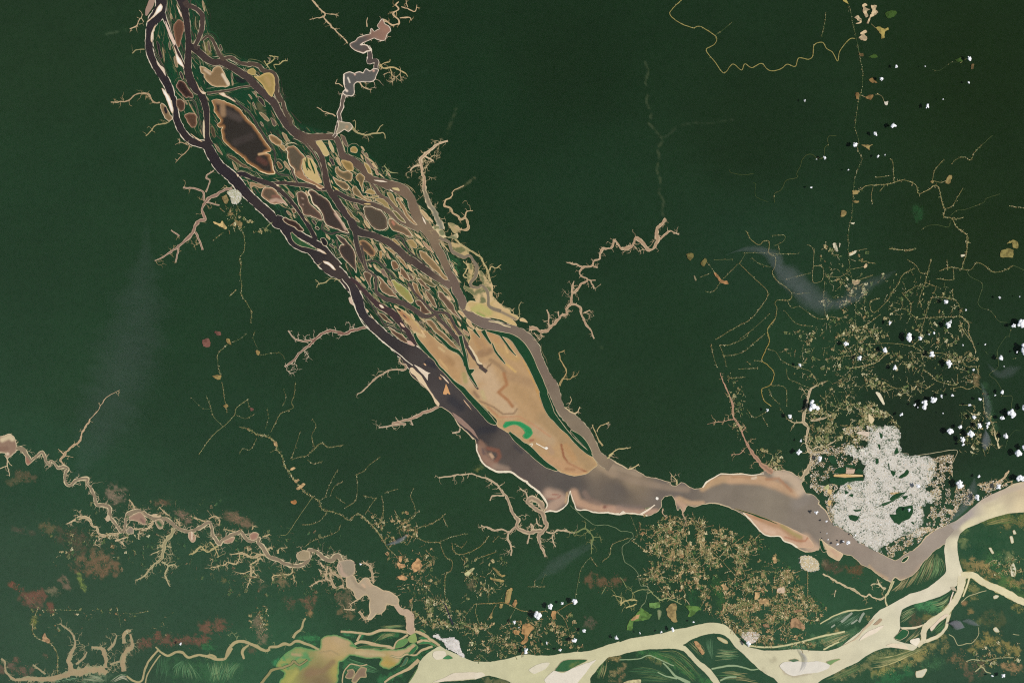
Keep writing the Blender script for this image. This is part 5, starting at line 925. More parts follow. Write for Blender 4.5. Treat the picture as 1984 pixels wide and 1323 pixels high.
area('lake', 'X', '740,650 830,630 870,710 900,720 960,660 1010,660 1060,740 1130,770 1210,820 1280,830 1350,870 1410,930 1390,1000 1320,1000 1250,990 1230,1060 1180,1110 1110,1120 1060,1180 1000,1180 1040,1100 1030,1020 1040,930 1000,870 950,880 890,930 850,900 830,840 780,790 740,760',
     (176, 157, 130), edge=(192, 168, 134), ew=2.5, layer=6, rim=(1.0, (208, 186, 148)), spacing=2.2, fringe=dict(every=6, len=(2, 7), col=(204, 182, 144)), strokes=[('X', '800,640 880,760 960,800', 4, (150, 134, 112), .6), ('X', '940,740 970,770', 3, (206, 172, 140), .8), ('X', '1000,700 1050,750', 5, (188, 160, 130), .6)])
band('river_channel', 'X', '1370,1000,9 1440,1080,10 1520,1110,13 1560,1200,13 V: 890,440,12 890,560,15 900,640,14 930,690,8', (190, 164, 138), layer=6, rim=(.8, (206, 182, 144)), fringe=dict(every=9, len=(2, 6), col=(190, 170, 130)), jit=.12)

# ------------------------------------------------------------------ lagoons and channels of the lower edge
LAGC = [(560, 1290, (150, 150, 80)), (600, 1300, (135, 112, 78)), (640, 1250, (186, 158, 112)), (690, 1240, (180, 158, 112)), (545, 1315, (160, 160, 84)), (570, 1270, (120, 150, 92)), (620, 1320, (128, 110, 76)), (660, 1300, (165, 152, 84)),
        (720, 1262, (184, 160, 118)), (770, 1262, (190, 162, 122)), (750, 1285, (172, 152, 84)), (655, 1232, (186, 160, 120)), (580, 1262, (150, 148, 92)), (590, 1285, (148, 146, 86))]
area('lake', 'W', '930,1020 1000,950 1100,880 1200,850 1300,880 1420,890 1450,860 1460,760 1540,710 1640,695 1740,720 1840,770 1920,850 V: 130,830 200,850 320,870 480,880 640,890 820,870 930,800 980,830 1000,870 900,920 820,970 780,1020 720,1090 620,1140 540,1120 490,1070 520,1010 300,1000 120,960 40,1040 W: 1700,1060 1690,1200 1640,1340 950,1350 1000,1200 940,1150 880,1110',
     (170, 150, 100), cps=LAGC, edge=(84, 142, 82), ew=5, layer=4, spacing=2.4, jit=.8, strokes=[('W', '1000,1000 1250,960 1330,1000', 6, (62, 146, 90), .9, .4), ('W', '1000,1100 1180,1130 1300,1050', 6, (62, 140, 84), .85, .4), ('W', '1100,950 1200,960', 3.5, (176, 150, 110), .9), ('W', '1300,1200 1500,1160 1620,1050', 7, (138, 112, 82), .7),
      ('W', '1450,930 1600,900 1700,960', 1.4, (150, 135, 98), .7), ('W', '1200,880 1300,920', 6, (110, 150, 88), .7, .3), ('W', '1150,1180 1060,1290', 6, (172, 166, 90), .7), ('V', '200,930 560,960', 3.5, (192, 172, 128), .8), ('V', '560,1050 680,1080', 5, (178, 150, 80), .8), ('V', '850,760 930,700', 5, (140, 158, 92), .8)])
TC = (176, 160, 116)
band('river_channel', 'W', '-20,980,4 0,975,4 60,960,4 110,985,5 130,1015,5 240,1005,5 270,920,6 330,830,7 420,785,7 520,800,7 640,850,7 740,900,6 800,890,6 820,855,5 920,850,6 1000,815,7 1070,830,5 1160,780,6 1270,815,6 1360,850,5 1440,890,4', TC, layer=5, rim=(.6, (150, 150, 104)), branches=[('W', '540,830,2.5 480,880,6 460,930,6 480,1010,4'), ('W', '1200,640,4 1230,600,4 1240,540,4 1270,490,3'), ('W', '1110,740,6 1150,680,5 1200,640,5')], fringe=dict(every=9, len=(2, 8), col=(140, 152, 104)), wmul=.72)
band('river_channel', 'W', '700,1330,5 800,1200,5 850,1150,5 980,1120,4 1080,1080,4 1120,1040,4 1190,1090,3 1300,1020,2', (150, 138, 92), layer=5, rim=(.9, (48, 88, 54)))
band('river_channel', 'e', '1984,580,5 1920,670,5 1840,675,5 1780,655,5 1700,640,5 1610,660,5 1560,620,6 1500,615,5 1440,645,5 1380,620,4 1330,570,2.5', TC, layer=5, rim=(.5, (150, 150, 108)), branches=[('e', '1350,600,4 1280,680,4 1240,760,4 1210,860,4 1150,865,4 1080,820,4'), ('e', '1370,640,2.5 1310,720,2.5 1260,810,2.5 1240,885,2.5')], wmul=.75)
band('river_channel', 'e', '10,670,2 45,700,2.4 50,780,3 130,850,5 250,840,6 350,850,8 450,840,9 560,810,10 640,790,14 760,770,13 860,770,13 910,800,8', (168, 148, 112), layer=5, rim=(.7, (150, 148, 112)), jit=.35, fringe=dict(every=3, len=(2, 8), col=(165, 158, 118)),
     branches=[('e', '610,770,10 590,690,9 610,620,6 640,570,4 640,510,3 600,440,2.5 510,370,1.2'), ('e', '900,750,6 905,690,6 890,610,9 850,580,5 780,575,3'), ('e', '920,600,3 970,550,3 1000,470,1.6'), ('e', '1060,780,8 1050,700,9 1070,620,9 1130,570,8 1130,530,5 1110,460,3'), ('e', '1060,540,8 1055,490,6 1080,440,7 1120,430,3'), ('e', '650,720,2.5 720,660,2.5 740,610,1.6'), ('e', '390,800,2 330,760,1.6 280,720,1.2'), ('e', '940,720,2 1030,690,3')], wmul=.9)
for tl, dt in (('V', '0,660,4 120,665,4 260,680,4 380,690,5 460,660,5 540,640,5 680,645,5 800,660,5 900,670,6'), ('V', '180,820,4 260,790,5 380,810,6 500,840,6 620,860,6 680,870,4 720,790,3 800,740,3 860,700,4'), ('V', '260,690,4 210,780,4'), ('V', '960,660,5 1050,690,6 1150,760,5 1270,840,4'), ('V', '980,800,4 1060,770,5 1150,800,4'),
               ('V', '560,1310,3 640,1250,4 760,1190,4 880,1130,6 960,1060,7 1000,1020,7'), ('V', '640,970,2 760,990,3 840,950,3 960,960,3 1040,900,4 1180,850,4'), ('V', '20,1323,2 40,1180,2 120,1080,2 200,1085,2 260,1100,2 340,1080,2')):
    band('river_channel', tl, dt, (192, 168, 128), layer=5, rim=(.6, (92, 122, 78)))
area('lake', 'V', '140,1290 200,1190 260,1120 330,1130 320,1180 330,1240 250,1250 190,1310', (140, 116, 92), edge=(168, 150, 110), ew=2.5, layer=6, rim=(.7, (190, 172, 125)))
area('lake', 'V', '60,1240 90,1180 80,1150 150,1140 180,1180 150,1250 100,1265', (135, 112, 90), edge=(165, 146, 110), ew=2.5, layer=6, rim=(.6, (186, 168, 122)))
for tl, dt, c in (('V', '1000,740 1060,725 1120,755 1050,760', (52, 112, 68)), ('V', '1000,820 1060,790 1160,800 1230,850 1120,815', (64, 128, 78)), ('V', '870,950 920,880 975,845 970,890 920,940', (52, 110, 66)), ('V', '700,870 740,780 850,745 860,790 800,850', (98, 140, 80)), ('V', '860,740 950,680 975,790 890,800', (138, 158, 92)),
                  ('V', '780,1090 840,990 865,1000 830,1080 760,1110', (70, 110, 80)), ('V', '200,880 310,840 600,865 470,870', (60, 100, 60)), ('V', '1010,640 1040,630 1090,670 1050,670', (60, 105, 65)), ('V', '880,1290 960,1160 990,1120 930,1230 870,1320', (62, 112, 66))):
    island(tl, dt, 'low marshy green', c=c, ribbon=False, rim=(.5, (150, 150, 100)), layer=6)

# ------------------------------------------------------------------ the cream river
CREAM = [(800, 1300, (202, 196, 158)), (900, 1300, (204, 198, 160)), (1050, 1290, (204, 198, 158)), (1200, 1260, (206, 199, 160)), (1380, 1225, (206, 199, 160)), (1450, 1270, (208, 200, 166)), (1520, 1265, (210, 202, 168)), (1600, 1280, (214, 205, 174)),
         (1700, 1210, (216, 208, 178)), (1780, 1160, (220, 210, 184)), (1840, 1080, (220, 211, 182)), (1850, 1050, (218, 208, 176)), (1870, 1020, (222, 210, 172)), (1930, 985, (222, 208, 170)), (1984, 980, (218, 200, 162)), (1870, 985, (172, 160, 150)), (1920, 955, (180, 166, 150)), (1984, 945, (200, 180, 148)), (1950, 960, (196, 180, 150)), (1843, 1022, (160, 148, 134)), (1836, 1018, (158, 146, 132)), (1850, 1027, (168, 156, 138))]
area('river', 'V', '855,1360 930,1220 990,1110 1010,1050 1100,950 1200,880 1270,840 1350,890 1460,940 1600,1000 1700,1040 1800,1050 U: 0,1045 200,1045 400,1010 560,965 700,955 800,965 960,965 1130,940 1300,920 1450,910 1600,865 1700,830 1850,785 T: 0,795 120,755 300,725 500,690 600,670 680,640 850,610 1000,570 1150,545 1260,550 1350,570 1440,640 1500,710 1570,790 1640,850 1750,880 1850,905 '
     'S: 0,905 200,900 400,885 520,895 700,910 830,905 920,880 1000,840 1100,760 1230,660 1330,560 1400,470 1480,390 1580,340 1700,270 1850,190 R: 520,265 650,230 760,180 840,120 920,50 Q: 940,1290 985,1220 970,1050 960,950 975,870 985,830 1080,700 990,648 1100,590 1250,480 1340,400 1440,320 1550,250 1700,190 1850,110 1984,85 2050,70 2050,470 1984,475 1800,490 1600,540 1400,620 1260,680 1170,740 1150,790 1130,860 1130,960 1150,1080 1180,1180 1200,1240 '
     'R: 1190,60 1150,130 1110,170 1050,190 1040,220 900,300 750,350 600,390 480,430 420,470 395,560 395,660 400,700 370,760 320,830 330,850 440,890 550,910 620,930 560,990 450,970 330,950 200,955 90,990 S: 1330,960 1200,1050 1050,1120 900,1200 750,1270 640,1340 T: 2100,1360 1984,1260 1900,1220 1780,1130 1650,1010 1500,870 1400,750 1320,700 1200,685 1080,700 950,750 860,800 810,830 850,850 900,900 1000,1010 1100,1090 1180,1160 1260,1260 1310,1360 1240,1360 1100,1190 1000,1100 900,990 820,910 720,880 600,880 400,885 250,905 130,925 '
     'U: 1984,925 1870,960 1720,985 1660,1040 1600,1100 1540,1180 1480,1250 1420,1360 600,1360 400,1280 180,1225 0,1270 V: 1500,1290 1300,1300 1160,1360', (206, 199, 160), cps=CREAM, layer=3, spacing=3.2, jit=.35,
     strokes=[('S', '70,960 130,1020', 6, (168, 158, 128), .5, .3), ('S', '0,1150 40,1160', 6, (160, 152, 124), .5, .3), ('T', '1900,950 1960,1010', 7, (180, 172, 142), .5, .3), ('S', '200,1100 260,1190 380,1235 600,1200', 2, (176, 160, 138), .7), ('Q', '975,880 990,1000 985,1200', 2, (232, 220, 190), .7), ('Q', '1180,1150 1160,1300', 2.5, (232, 220, 192), .7), ('Q', '1200,680 1400,560 1700,470', 6, (224, 212, 174), .6), ('Q', '1500,400 1650,350', 5, (196, 182, 152), .6),
              ('Q', '1450,330 1700,220 1984,130', 7, (188, 170, 150), .8), ('Q', '1100,660 1300,500', 8, (168, 156, 148), .9)])
band('river_channel', 'R', '1190,40,16 1170,200,13 1120,320,12 1040,430,12 960,520,14 860,590,14 760,650,12 700,740,11 690,860,9 620,930,8', (218, 206, 172), layer=4, rim=(.5, (170, 165, 120)), branches=[('R', '1030,500,6 1000,620,5 980,700,5 900,790,6 780,850,6 690,880,6')])
band('river_channel', 'R', '1180,40,14 1280,20,12 1340,30,12 1420,90,12 1520,150,12 1620,190,13 1750,250,14 1860,310,13 2000,380,12', (222, 210, 170), layer=4, rim=(.6, (180, 170, 120)), branches=[('R', '1290,40,3 1240,200,2.4 1200,300,2')])
band('river_channel', 'T', '560,1060,2 640,1140,3 720,1230,4 800,1270,6 900,1323,6', (150, 168, 130), layer=4, rim=(.4, (110, 138, 90)), branches=[('T', '0,1020,1.4 240,1010,1.6 380,965,1.6 520,1020,1.6 700,1100,1.6'), ('T', '490,1180,1.6 600,1230,2 740,1260,3'), ('T', '1180,1140,3 1320,1110,3 1440,1095,3 1600,1120,2.4 1700,1150,2 1780,1140,1.6'), ('T', '1290,1290,3 1380,1250,3 1500,1240,2.4')])
band('river_channel', 'S', '-200,840,3 0,860,3 200,850,3 380,815,3 560,770,3 740,720,3.4 900,690,3.4 1040,660,3', (206, 198, 150), layer=4, rim=(.5, (130, 140, 96)), branches=[('S', '760,890,2.6 860,840,2.6 960,790,2.4'), ('S', '720,560,1.6 900,460,2 1080,395,3 1240,385,1.4 1390,355,1.2')])
band('river_channel', 'S', '990,540,5 1060,480,5 1130,420,4', (150, 158, 138), layer=4, branches=[('S', '1220,540,4 1260,450,5 1290,420,4'), ('S', '860,610,3 910,570,3'), ('S', '1120,560,4 1200,510,3')])
band('river_channel', 'R', '1020,780,1.6 1080,820,1.4 1140,920,1.4 1240,900,1.6 1320,890,1.4 1400,790,1.2 1400,690,1', (176, 172, 128), layer=4, branches=[('R', '1240,1130,1.6 1320,1105,1.8 1420,1115,1.6 1500,1120,1.2 1620,1090,1.2 1740,1080,1.2 1850,1080,1.2'), ('R', '1360,1260,2 1440,1200,2.4 1500,1260,2 1560,1280,1.4'), ('R', '1180,370,1.4 1280,290,1.6 1400,250,1.6 1500,220,1.4'), ('R', '1840,780,1.2 1920,790,1')])
for tl, dt in (('R', '1590,300 1620,280 1660,290 1640,320 1600,325'), ('R', '1590,710 1630,690 1670,750 1620,750'), ('R', '600,1260 730,1220 740,1250 680,1330 600,1330'), ('Q', '1810,1180 1840,1120 1880,1200 1870,1290 1820,1290'), ('Q', '1800,790 1830,780 1850,860 1820,870'), ('Q', '1530,930 1560,930 1600,1000 1580,1010'), ('Q', '1840,710 1860,700 1885,750 1850,760')):
    area('lake', tl, dt, (216, 208, 182), edge=(205, 196, 160), ew=1.5, layer=6, rim=(.4, (170, 160, 110)))
area('lake', 'T', '1250,730 1300,740 1380,780 1385,810 1330,800 1270,765', (196, 186, 144), edge=(180, 168, 120), ew=2, layer=6, rim=(.4, (190, 170, 120)))
area('lake', 'T', '485,400 510,380 545,400 540,440 510,510 495,500', (140, 142, 106), edge=(96, 118, 76), ew=3, layer=4)

# scroll bars: bright silt ridges and swales on the flood plain
def stripes(tl, a, b, n, c1, c2=None, w=(.7, 1.7), keep=.85):
    A = catmull(pts(tl, a), 3); B = catmull(pts(tl, b), 3)
    m = max(len(A), len(B))
    rs = lambda P: np.column_stack([np.interp(np.linspace(0, 1, m), np.linspace(0, 1, len(P)), P[:, k]) for k in (0, 1)])
    A, B = rs(A), rs(B)
    parts = []
    n = int(n * 2.2)
    for i in range(n):
        if RNG.uniform() > keep:
            continue
        t = (i + RNG.uniform(.2, .8)) / n
        lo, hi = sorted(RNG.uniform(0, 1, 2)); lo *= .5; hi = .55 + .45 * hi
        k0, k1 = int(lo * m), max(int(lo * m) + 4, int(hi * m))
        P = (A * (1 - t) + B * t)[k0:k1]
        if len(P) < 3:
            continue
        P = P + np.column_stack([noise1(len(P), 5), noise1(len(P), 5)]) * .8
        ww = .72 * RNG.uniform(*w) * (1 + .5 * noise1(len(P), 4)) * np.sin(np.linspace(.25, 2.9, len(P)))
        c = lin(c1) if c2 is None or RNG.uniform() < .55 else lin(c2)
        g_ = RNG.uniform(0, .55); c = c * (1 - g_) + lin((46, 84, 54)) * g_
        parts.append(ribbon_geo(np.column_stack([P, ww]), .012 + (i % 20) * .0006, c, c, .25, 0))
    if parts:
        mesh_obj('silt_ridges', *join(parts), 'field', None, 'stuff')
LG, OL = (120, 148, 98), (150, 142, 92)
for tl, a, b, n, c1, c2 in (('P', '1640,735 1520,880 1350,1200', '1700,740 1790,900 1740,1040', 22, (120, 150, 100), (165, 155, 110)), ('P', '1400,1000 1330,1100 1260,1210', '1480,920 1420,1060 1340,1170', 8, (176, 155, 112), LG), ('R', '270,230 380,150 450,60', '420,240 480,150 560,0', 8, (176, 155, 112), (196, 176, 130)),
                        ('T', '1230,880 1400,900 1560,880', '1230,1030 1400,1020 1560,1010', 10, (110, 148, 100), (160, 170, 120)), ('T', '1120,720 1120,850 1200,1050', '1200,720 1200,850 1200,1050', 6, (92, 128, 92), None), ('T', '100,1110 400,1130 700,1250', '150,1300 300,1300 700,1310', 11, (70, 112, 72), (110, 130, 80)), ('T', '870,800 960,900 1080,1020', '960,760 1060,850 1120,960', 8, (170, 160, 112), (130, 140, 90)),
                        ('T', '500,910 800,940 1150,1300', '330,930 650,1050 950,1310', 10, (82, 122, 72), (140, 140, 88)), ('T', '1200,1180 1400,1170 1700,1200', '1280,1300 1500,1280 1800,1320', 8, (176, 160, 110), (90, 130, 80)),
                        ('S', '700,560 900,450 1080,390', '1000,640 1150,540 1290,410', 12, (110, 138, 110), (90, 120, 90)), ('S', '800,880 1000,780 1150,700', '640,770 900,680 1100,640', 10, (122, 150, 105), (170, 160, 115)), ('R', '400,520 500,460 600,440', '400,650 500,580 610,490', 9, (175, 180, 130), (110, 140, 95)), ('R', '0,1080 300,1050 640,960', '0,1240 300,1160 800,920', 20, (120, 130, 84), (190, 180, 125)),
                        ('S', '750,1290 1000,1180 1250,1040', '900,1310 1100,1200 1340,1100', 12, (140, 140, 95), (90, 120, 75)), ('R', '430,900 560,780 640,700', '560,840 640,780 680,720', 6, (176, 165, 120), (90, 140, 85)), ('R', '750,800 850,700 980,580', '900,770 960,690 1000,620', 6, (110, 150, 95), (70, 120, 75)), ('R', '750,360 900,330 1040,240', '850,450 950,420 1040,330', 9, (110, 160, 105), (160, 170, 120)),
                        ('W', '50,1050 60,1150 20,1320', '500,1050 380,1150 300,1320', 18, (92, 140, 95), (120, 150, 100)), ('e', '1560,690 1480,740 1440,830', '1600,690 1700,800 1750,880', 14, (96, 140, 95), (120, 150, 104)), ('e', '1750,690 1780,780 1800,880', '1960,690 1960,780 1980,880', 14, (96, 140, 95), (130, 155, 105)), ('e', '1350,620 1330,750 1300,880', '1420,660 1440,760 1420,880', 8, (70, 112, 76), None),
                        ('V', '430,800 560,690 720,670', '470,790 600,730 720,720', 6, (140, 150, 95), (160, 155, 105)), ('V', '500,580 650,590 840,560', '550,640 680,610 840,600', 7, (150, 150, 100), (110, 140, 90)), ('V', '40,1080 250,1180 500,1200', '100,1000 350,1090 560,1180', 8, (90, 140, 92), None), ('e', '680,850 780,860 860,880', '760,800 850,820 930,860', 7, (150, 165, 130), (176, 172, 140)), ('e', '430,860 450,880 440,890', '600,830 680,850 650,890', 8, (120, 150, 115), None),
                        ('Q', '1480,620 1620,570 1800,520', '1500,660 1700,620 1984,600', 8, (150, 140, 90), (100, 120, 70)), ('Q', '1300,1130 1320,1180 1260,1230', '1480,1190 1520,1250 1530,1300', 8, (176, 150, 100), (120, 110, 70)), ('e', '940,860 1050,800 1150,860', '960,880 1050,840 1120,885', 5, (206, 196, 168), (110, 140, 100)), ('U', '1640,1060 1580,1180 1540,1300', '1700,1020 1680,1160 1640,1300', 7, (120, 145, 88), (165, 150, 105))):
    stripes(tl, a, b, n, c1, c2)

# fine sand ridges and slivers of the island maze, aligned with the flow
def slivers():
    A = pts('z', ARCH)
    lo, hi = A.min(0), A.max(0)
    parts = []
    n = 0
    while n < 2300:
        c = np.array([RNG.uniform(lo[0], hi[0]), RNG.uniform(max(lo[1], -5), 700)])
        if not inside(c[None], A)[0]:
            continue
        if noise2(c[:1], c[1:], 34, 2)[0] < .41:
            continue
        t = np.clip(c[1] / 330, 0, 1)
        ang = (1 - t) * 1.35 + t * .93 + RNG.normal(0, .13)
        L = RNG.uniform(5, 18) if RNG.uniform() < .6 else RNG.uniform(15, 42); m = max(4, int(L / 2.5))
        bend = RNG.normal(0, .03)
        p = c.copy(); q = [p.copy()]
        for k in range(m):
            p = p + np.array([math.cos(ang), math.sin(ang)]) * L / m; ang += bend; q.append(p.copy())
        q = np.array(q)
        f = np.clip((c[0] - 430) / 400, 0, 1) * np.clip((c[1] - 200) / 150, 0, 1)
        w = (1 + .9 * f) * RNG.choice([.7, .9, 1.2, 1.8, 2.6], p=[.3, .3, .2, .13, .07]) * np.sin(np.linspace(.15, 3.0, m + 1)) * (1 + .35 * noise1(m + 1, 2))
        k = RNG.uniform() * (1 - .42 * f) if RNG.uniform() < .45 + .5 * f else RNG.uniform(.55, .9)
        cc = (172, 150, 112) if k < .26 else (120, 118, 82) if k < .5 else (86, 74, 62) if k < .62 else (32, 52, 40) if k < .76 else (46, 88, 52) if k < .9 else (204, 186, 150)
        cl = lin(cc) * (.8 + .35 * f) * RNG.uniform(.8, 1.2)
        parts.append(ribbon_geo(np.column_stack([q, w]), .003 + (n % 24) * .0004, cl, cl, .25, 0))
        n += 1
    mesh_obj('sand_ridges', *join(parts), 'sand', None, 'stuff')
slivers()

def pools():
    """the many small silty pools and flats between the eastern channels"""
    A = pts('z', ARCH)
    allc = np.vstack([P for P in CHAN]); boxes_ = [(B.min(0), B.max(0), B) for B in LOUT]
    made = []
    tries = 0
    while len(made) < 110 and tries < 6000:
        tries += 1
        c = np.array([RNG.uniform(320, 930), RNG.uniform(10, 650)])
        f = np.clip((c[0] - 430) / 350, 0, 1) * np.clip((c[1] - 180) / 150, 0, 1)
        if RNG.uniform() > .18 + .8 * f or not inside(c[None], A)[0]:
            continue
        t = np.clip(c[1] / 330, 0, 1)
        ang = (1 - t) * 1.35 + t * .93 + RNG.normal(0, .15)
        L = RNG.uniform(4, 15); wd = L * RNG.uniform(.14, .36)
        ax = np.array([math.cos(ang), math.sin(ang)])
        test = c + np.outer(np.linspace(-1, 1, 5), ax) * L
        if any(np.any(np.hypot(*(allc[:, :2] - p).T) < allc[:, 2] / 2 + wd * .6 + 1.0) for p in test):
            continue
        if any(np.all(p > lo - 2) and np.all(p < hi + 2) and (inside(p[None], B)[0] or seg_dist(p[None], B)[0] < wd * .7 + 1) for p in test for lo, hi, B in boxes_):
            continue
        if any(math.hypot(*(c - m)) < (L + l) * .55 for m, l in made):
            continue
        made.append((c, L))
        u = np.linspace(0, 2 * math.pi, 11)[:-1]
        r = 1 + .3 * RNG.uniform(-1, 1, 10)
        q = c + np.outer(np.cos(u) * L * r, ax) + np.outer(np.sin(u) * wd * r, np.array([-ax[1], ax[0]]))
        k = RNG.uniform()
        deep = (178, 150, 112) if k < .4 else (150, 122, 96) if k < .65 else (118, 98, 82) if k < .85 else (70, 60, 56)
        deep = tuple(int(v * (.75 + .3 * f)) for v in deep)
        area('pool', 'z', ' '.join('%.1f,%.1f' % tuple(p) for p in q), deep, edge=tuple(min(230, int(v * 1.18)) for v in deep), ew=1.8, layer=4, rim=(.55, (196, 178, 140)), jit=.35)
pools()

def levee_lines():
    """low sand and grass levees that follow the channels and lake shores of the maze"""
    A = pts('z', ARCH)
    parts = []
    tones = [(196, 178, 142), (168, 150, 112), (132, 130, 90), (36, 58, 42), (60, 54, 48), (30, 74, 44), (214, 200, 168), (110, 100, 78)]
    def run(P, off, closed=False):
        n = len(P)
        i = 0
        while i < n - 6:
            m = int(RNG.integers(6, 30)); seg = P[i:i + m]
            i += m + int(RNG.integers(1, 14))
            if len(seg) < 5 or not inside(seg[len(seg) // 2][None, :2], A)[0]:
                continue
            d = np.gradient(seg[:, :2], axis=0); d /= (np.hypot(d[:, 0], d[:, 1]) + 1e-9)[:, None]
            o = off(seg) * (1 + .12 * noise1(len(seg), 5))
            q = seg[:, :2] + np.column_stack([-d[:, 1], d[:, 0]]) * o[:, None]
            w = RNG.choice([.5, .7, 1.0, 1.6], p=[.35, .35, .2, .1]) * np.sin(np.linspace(.2, 2.95, len(seg))) * (1 + .3 * noise1(len(seg), 2))
            f = float(np.clip((q[0, 0] - 430) / 350, 0, 1) * np.clip((q[0, 1] - 180) / 150, 0, 1))
            pe, pw = np.array([.22, .2, .13, .12, .06, .1, .12, .05]), np.array([.05, .07, .16, .27, .12, .22, .03, .08])
            c = lin(tones[RNG.choice(len(tones), p=pe * f + pw * (1 - f))]) * RNG.uniform(.75, 1.1)
            parts.append(ribbon_geo(np.column_stack([q, w]), .012 + (len(parts) % 30) * .0004, c, c, .25, 0))
    for P in CHAN:
        if P[:, 1].min() > 720 or P[:, 0].min() > 1010:
            continue
        for s in (-1, 1):
            for k in (3.0, 5.6, 9.5):
                if RNG.uniform() < .6:
                    run(P, lambda g, s=s, k=k: s * (g[:, 2] / 2 + k * (1 + .15 * s)))
    for B in LOUT:
        if B[:, 1].max() > 720 or B[:, 0].max() > 1010 or B[:, 0].min() < 280:
            continue
        sg = np.sign((B[:, 0] * np.roll(B[:, 1], -1) - B[:, 1] * np.roll(B[:, 0], -1)).sum())
        P = np.column_stack([np.vstack([B, B[:8]]), np.ones(len(B) + 8)])
        for k in (3.0, 6.0):
            if RNG.uniform() < .45:
                run(P, lambda g, k=k: np.full(len(g), -sg * k))
    mesh_obj('levee_ridges', *join(parts), 'sand', None, 'stuff')
levee_lines()

# ------------------------------------------------------------------ roads, clearings and fields
SPECK = {}
PAL = np.array([lin(c) for c in ((140, 138, 88), (168, 154, 108), (104, 116, 70), (184, 168, 122), (84, 104, 60), (150, 122, 82), (206, 196, 156), (92, 110, 66))])
def add_specks(region, c, size, pal=None, pick=None):
    P = PAL if pal is None else pal
    k = RNG.integers(0, len(P), len(c)) if pick is None else pick
    SPECK.setdefault(region, []).append((c, size, P[k] * RNG.uniform(.7, 1.25, (len(c), 1))))

def road(tl, dt, w=1.0, c=(142, 134, 84), dens=.8, spread=2.2, size=(.8, 2.4), region='north', make=True, pal=None, jit=.35, side=0.0):
    w = w * .68
    P = catmull(pts(tl, dt, w), 2.0)
    if make:
        band('road', tl, dt if ',' in dt and dt.split()[0].count(',') == 2 else ' '.join([dt.split()[0] + ',%g' % w] + dt.split()[1:]), c, layer=6, mat='field', jit=jit)
    L = len(P) * 2.0
    n = int(L * dens)
    if n:
        i = RNG.integers(0, len(P), n)
        # clumped along the road
        k = noise1(len(P) + 2, 6)
        i = i[RNG.uniform(-1, 1, n) < k[i] + .25]
        q = P[i, :2] + RNG.normal(0, spread, (len(i), 2)) * RNG.uniform(.2, 1, (len(i), 1))
        add_specks(region, q, RNG.uniform(size[0], size[1], len(i)) * .82, pal)
        if side > 0:
            for t in range(int(L * side)):
                j = RNG.integers(1, len(P) - 1)
                d = P[j + 1, :2] - P[j - 1, :2]
                a = math.atan2(d[1], d[0]) + random.choice((-1, 1)) * (math.pi / 2 + RNG.normal(0, .15))
                m = RNG.integers(2, 6)
                s = np.arange(m) * 1.2
                add_specks(region, P[j, :2] + np.column_stack([np.cos(a) * s, np.sin(a) * s]) + RNG.normal(0, .2, (m, 2)), RNG.uniform(.8, 1.8, m), pal)

def scatter(tl, dt, clumps, per=(4, 16), size=(.7, 2.2), region='north', pal=None, wob=.6, stepl=1.5, grid=None, lat=None):
    """clearings eaten into the forest in short crooked or straight chains, with a few wide plots"""
    A = pts(tl, dt)
    lo, hi = A.min(0), A.max(0)
    done = tries = 0
    while done < clumps and tries < clumps * 40:
        tries += 1
        c = np.array([RNG.uniform(lo[0], hi[0]), RNG.uniform(lo[1], hi[1])])
        if not inside(c[None], A)[0]:
            continue
        if .12 * noise2(c[:1], c[1:], lat or 40, 2)[0] + .88 * noise2(c[:1] + 500, c[1:], 12, 2)[0] < .47 + .07 * RNG.uniform():
            continue
        k = RNG.uniform()
        P = PAL if pal is None else pal
        tone = RNG.integers(0, len(P))
        if k < .42:                                     # a straight run of little plots along a track
            m = int(RNG.integers(*per)) + 3
            a = (grid if grid is not None else RNG.uniform(0, math.pi)) + random.choice((0, math.pi / 2)) + RNG.normal(0, .12)
            w, st, sm = .12, 1.1, 1.0
        elif k < .72:                                   # crooked
            m = int(RNG.integers(*per)); a = RNG.uniform(0, 6.28); w, st, sm = wob * 1.4, 1.0, .95
        else:                                           # a ragged block, one to six plots across
            R = RNG.uniform(1.2, 3.6); m = int(R * R * 2.2)
            an = (grid or RNG.uniform(0, 3)) + RNG.normal(0, .1)
            q = RNG.uniform(-1, 1, (m, 2)) * R * np.array([1, RNG.uniform(.35, .9)])
            q = c + np.column_stack([q[:, 0] * math.cos(an) - q[:, 1] * math.sin(an), q[:, 0] * math.sin(an) + q[:, 1] * math.cos(an)])
            pick = np.where(RNG.uniform(0, 1, m) < .8, tone, RNG.integers(0, len(P), m))
            add_specks(region, q, RNG.uniform(1.2, 2.2, m), pal, pick)
            done += 1
            continue
        q = [c.copy()]
        for j in range(m):
            a += RNG.normal(0, w)
            c = c + np.array([math.cos(a), math.sin(a)]) * st * RNG.uniform(.5, 1.4)
            q.append(c.copy())
        q = np.array(q)
        q = q[RNG.uniform(0, 1, len(q)) < .85]
        if not len(q):
            continue
        pick = np.where(RNG.uniform(0, 1, len(q)) < .6, tone, RNG.integers(0, len(P), len(q)))
        sz = RNG.uniform(size[0] * .7, size[1] * .78, len(q)) * sm
        add_specks(region, q, sz, pal, pick)
        done += 1

YEL = (158, 146, 86)
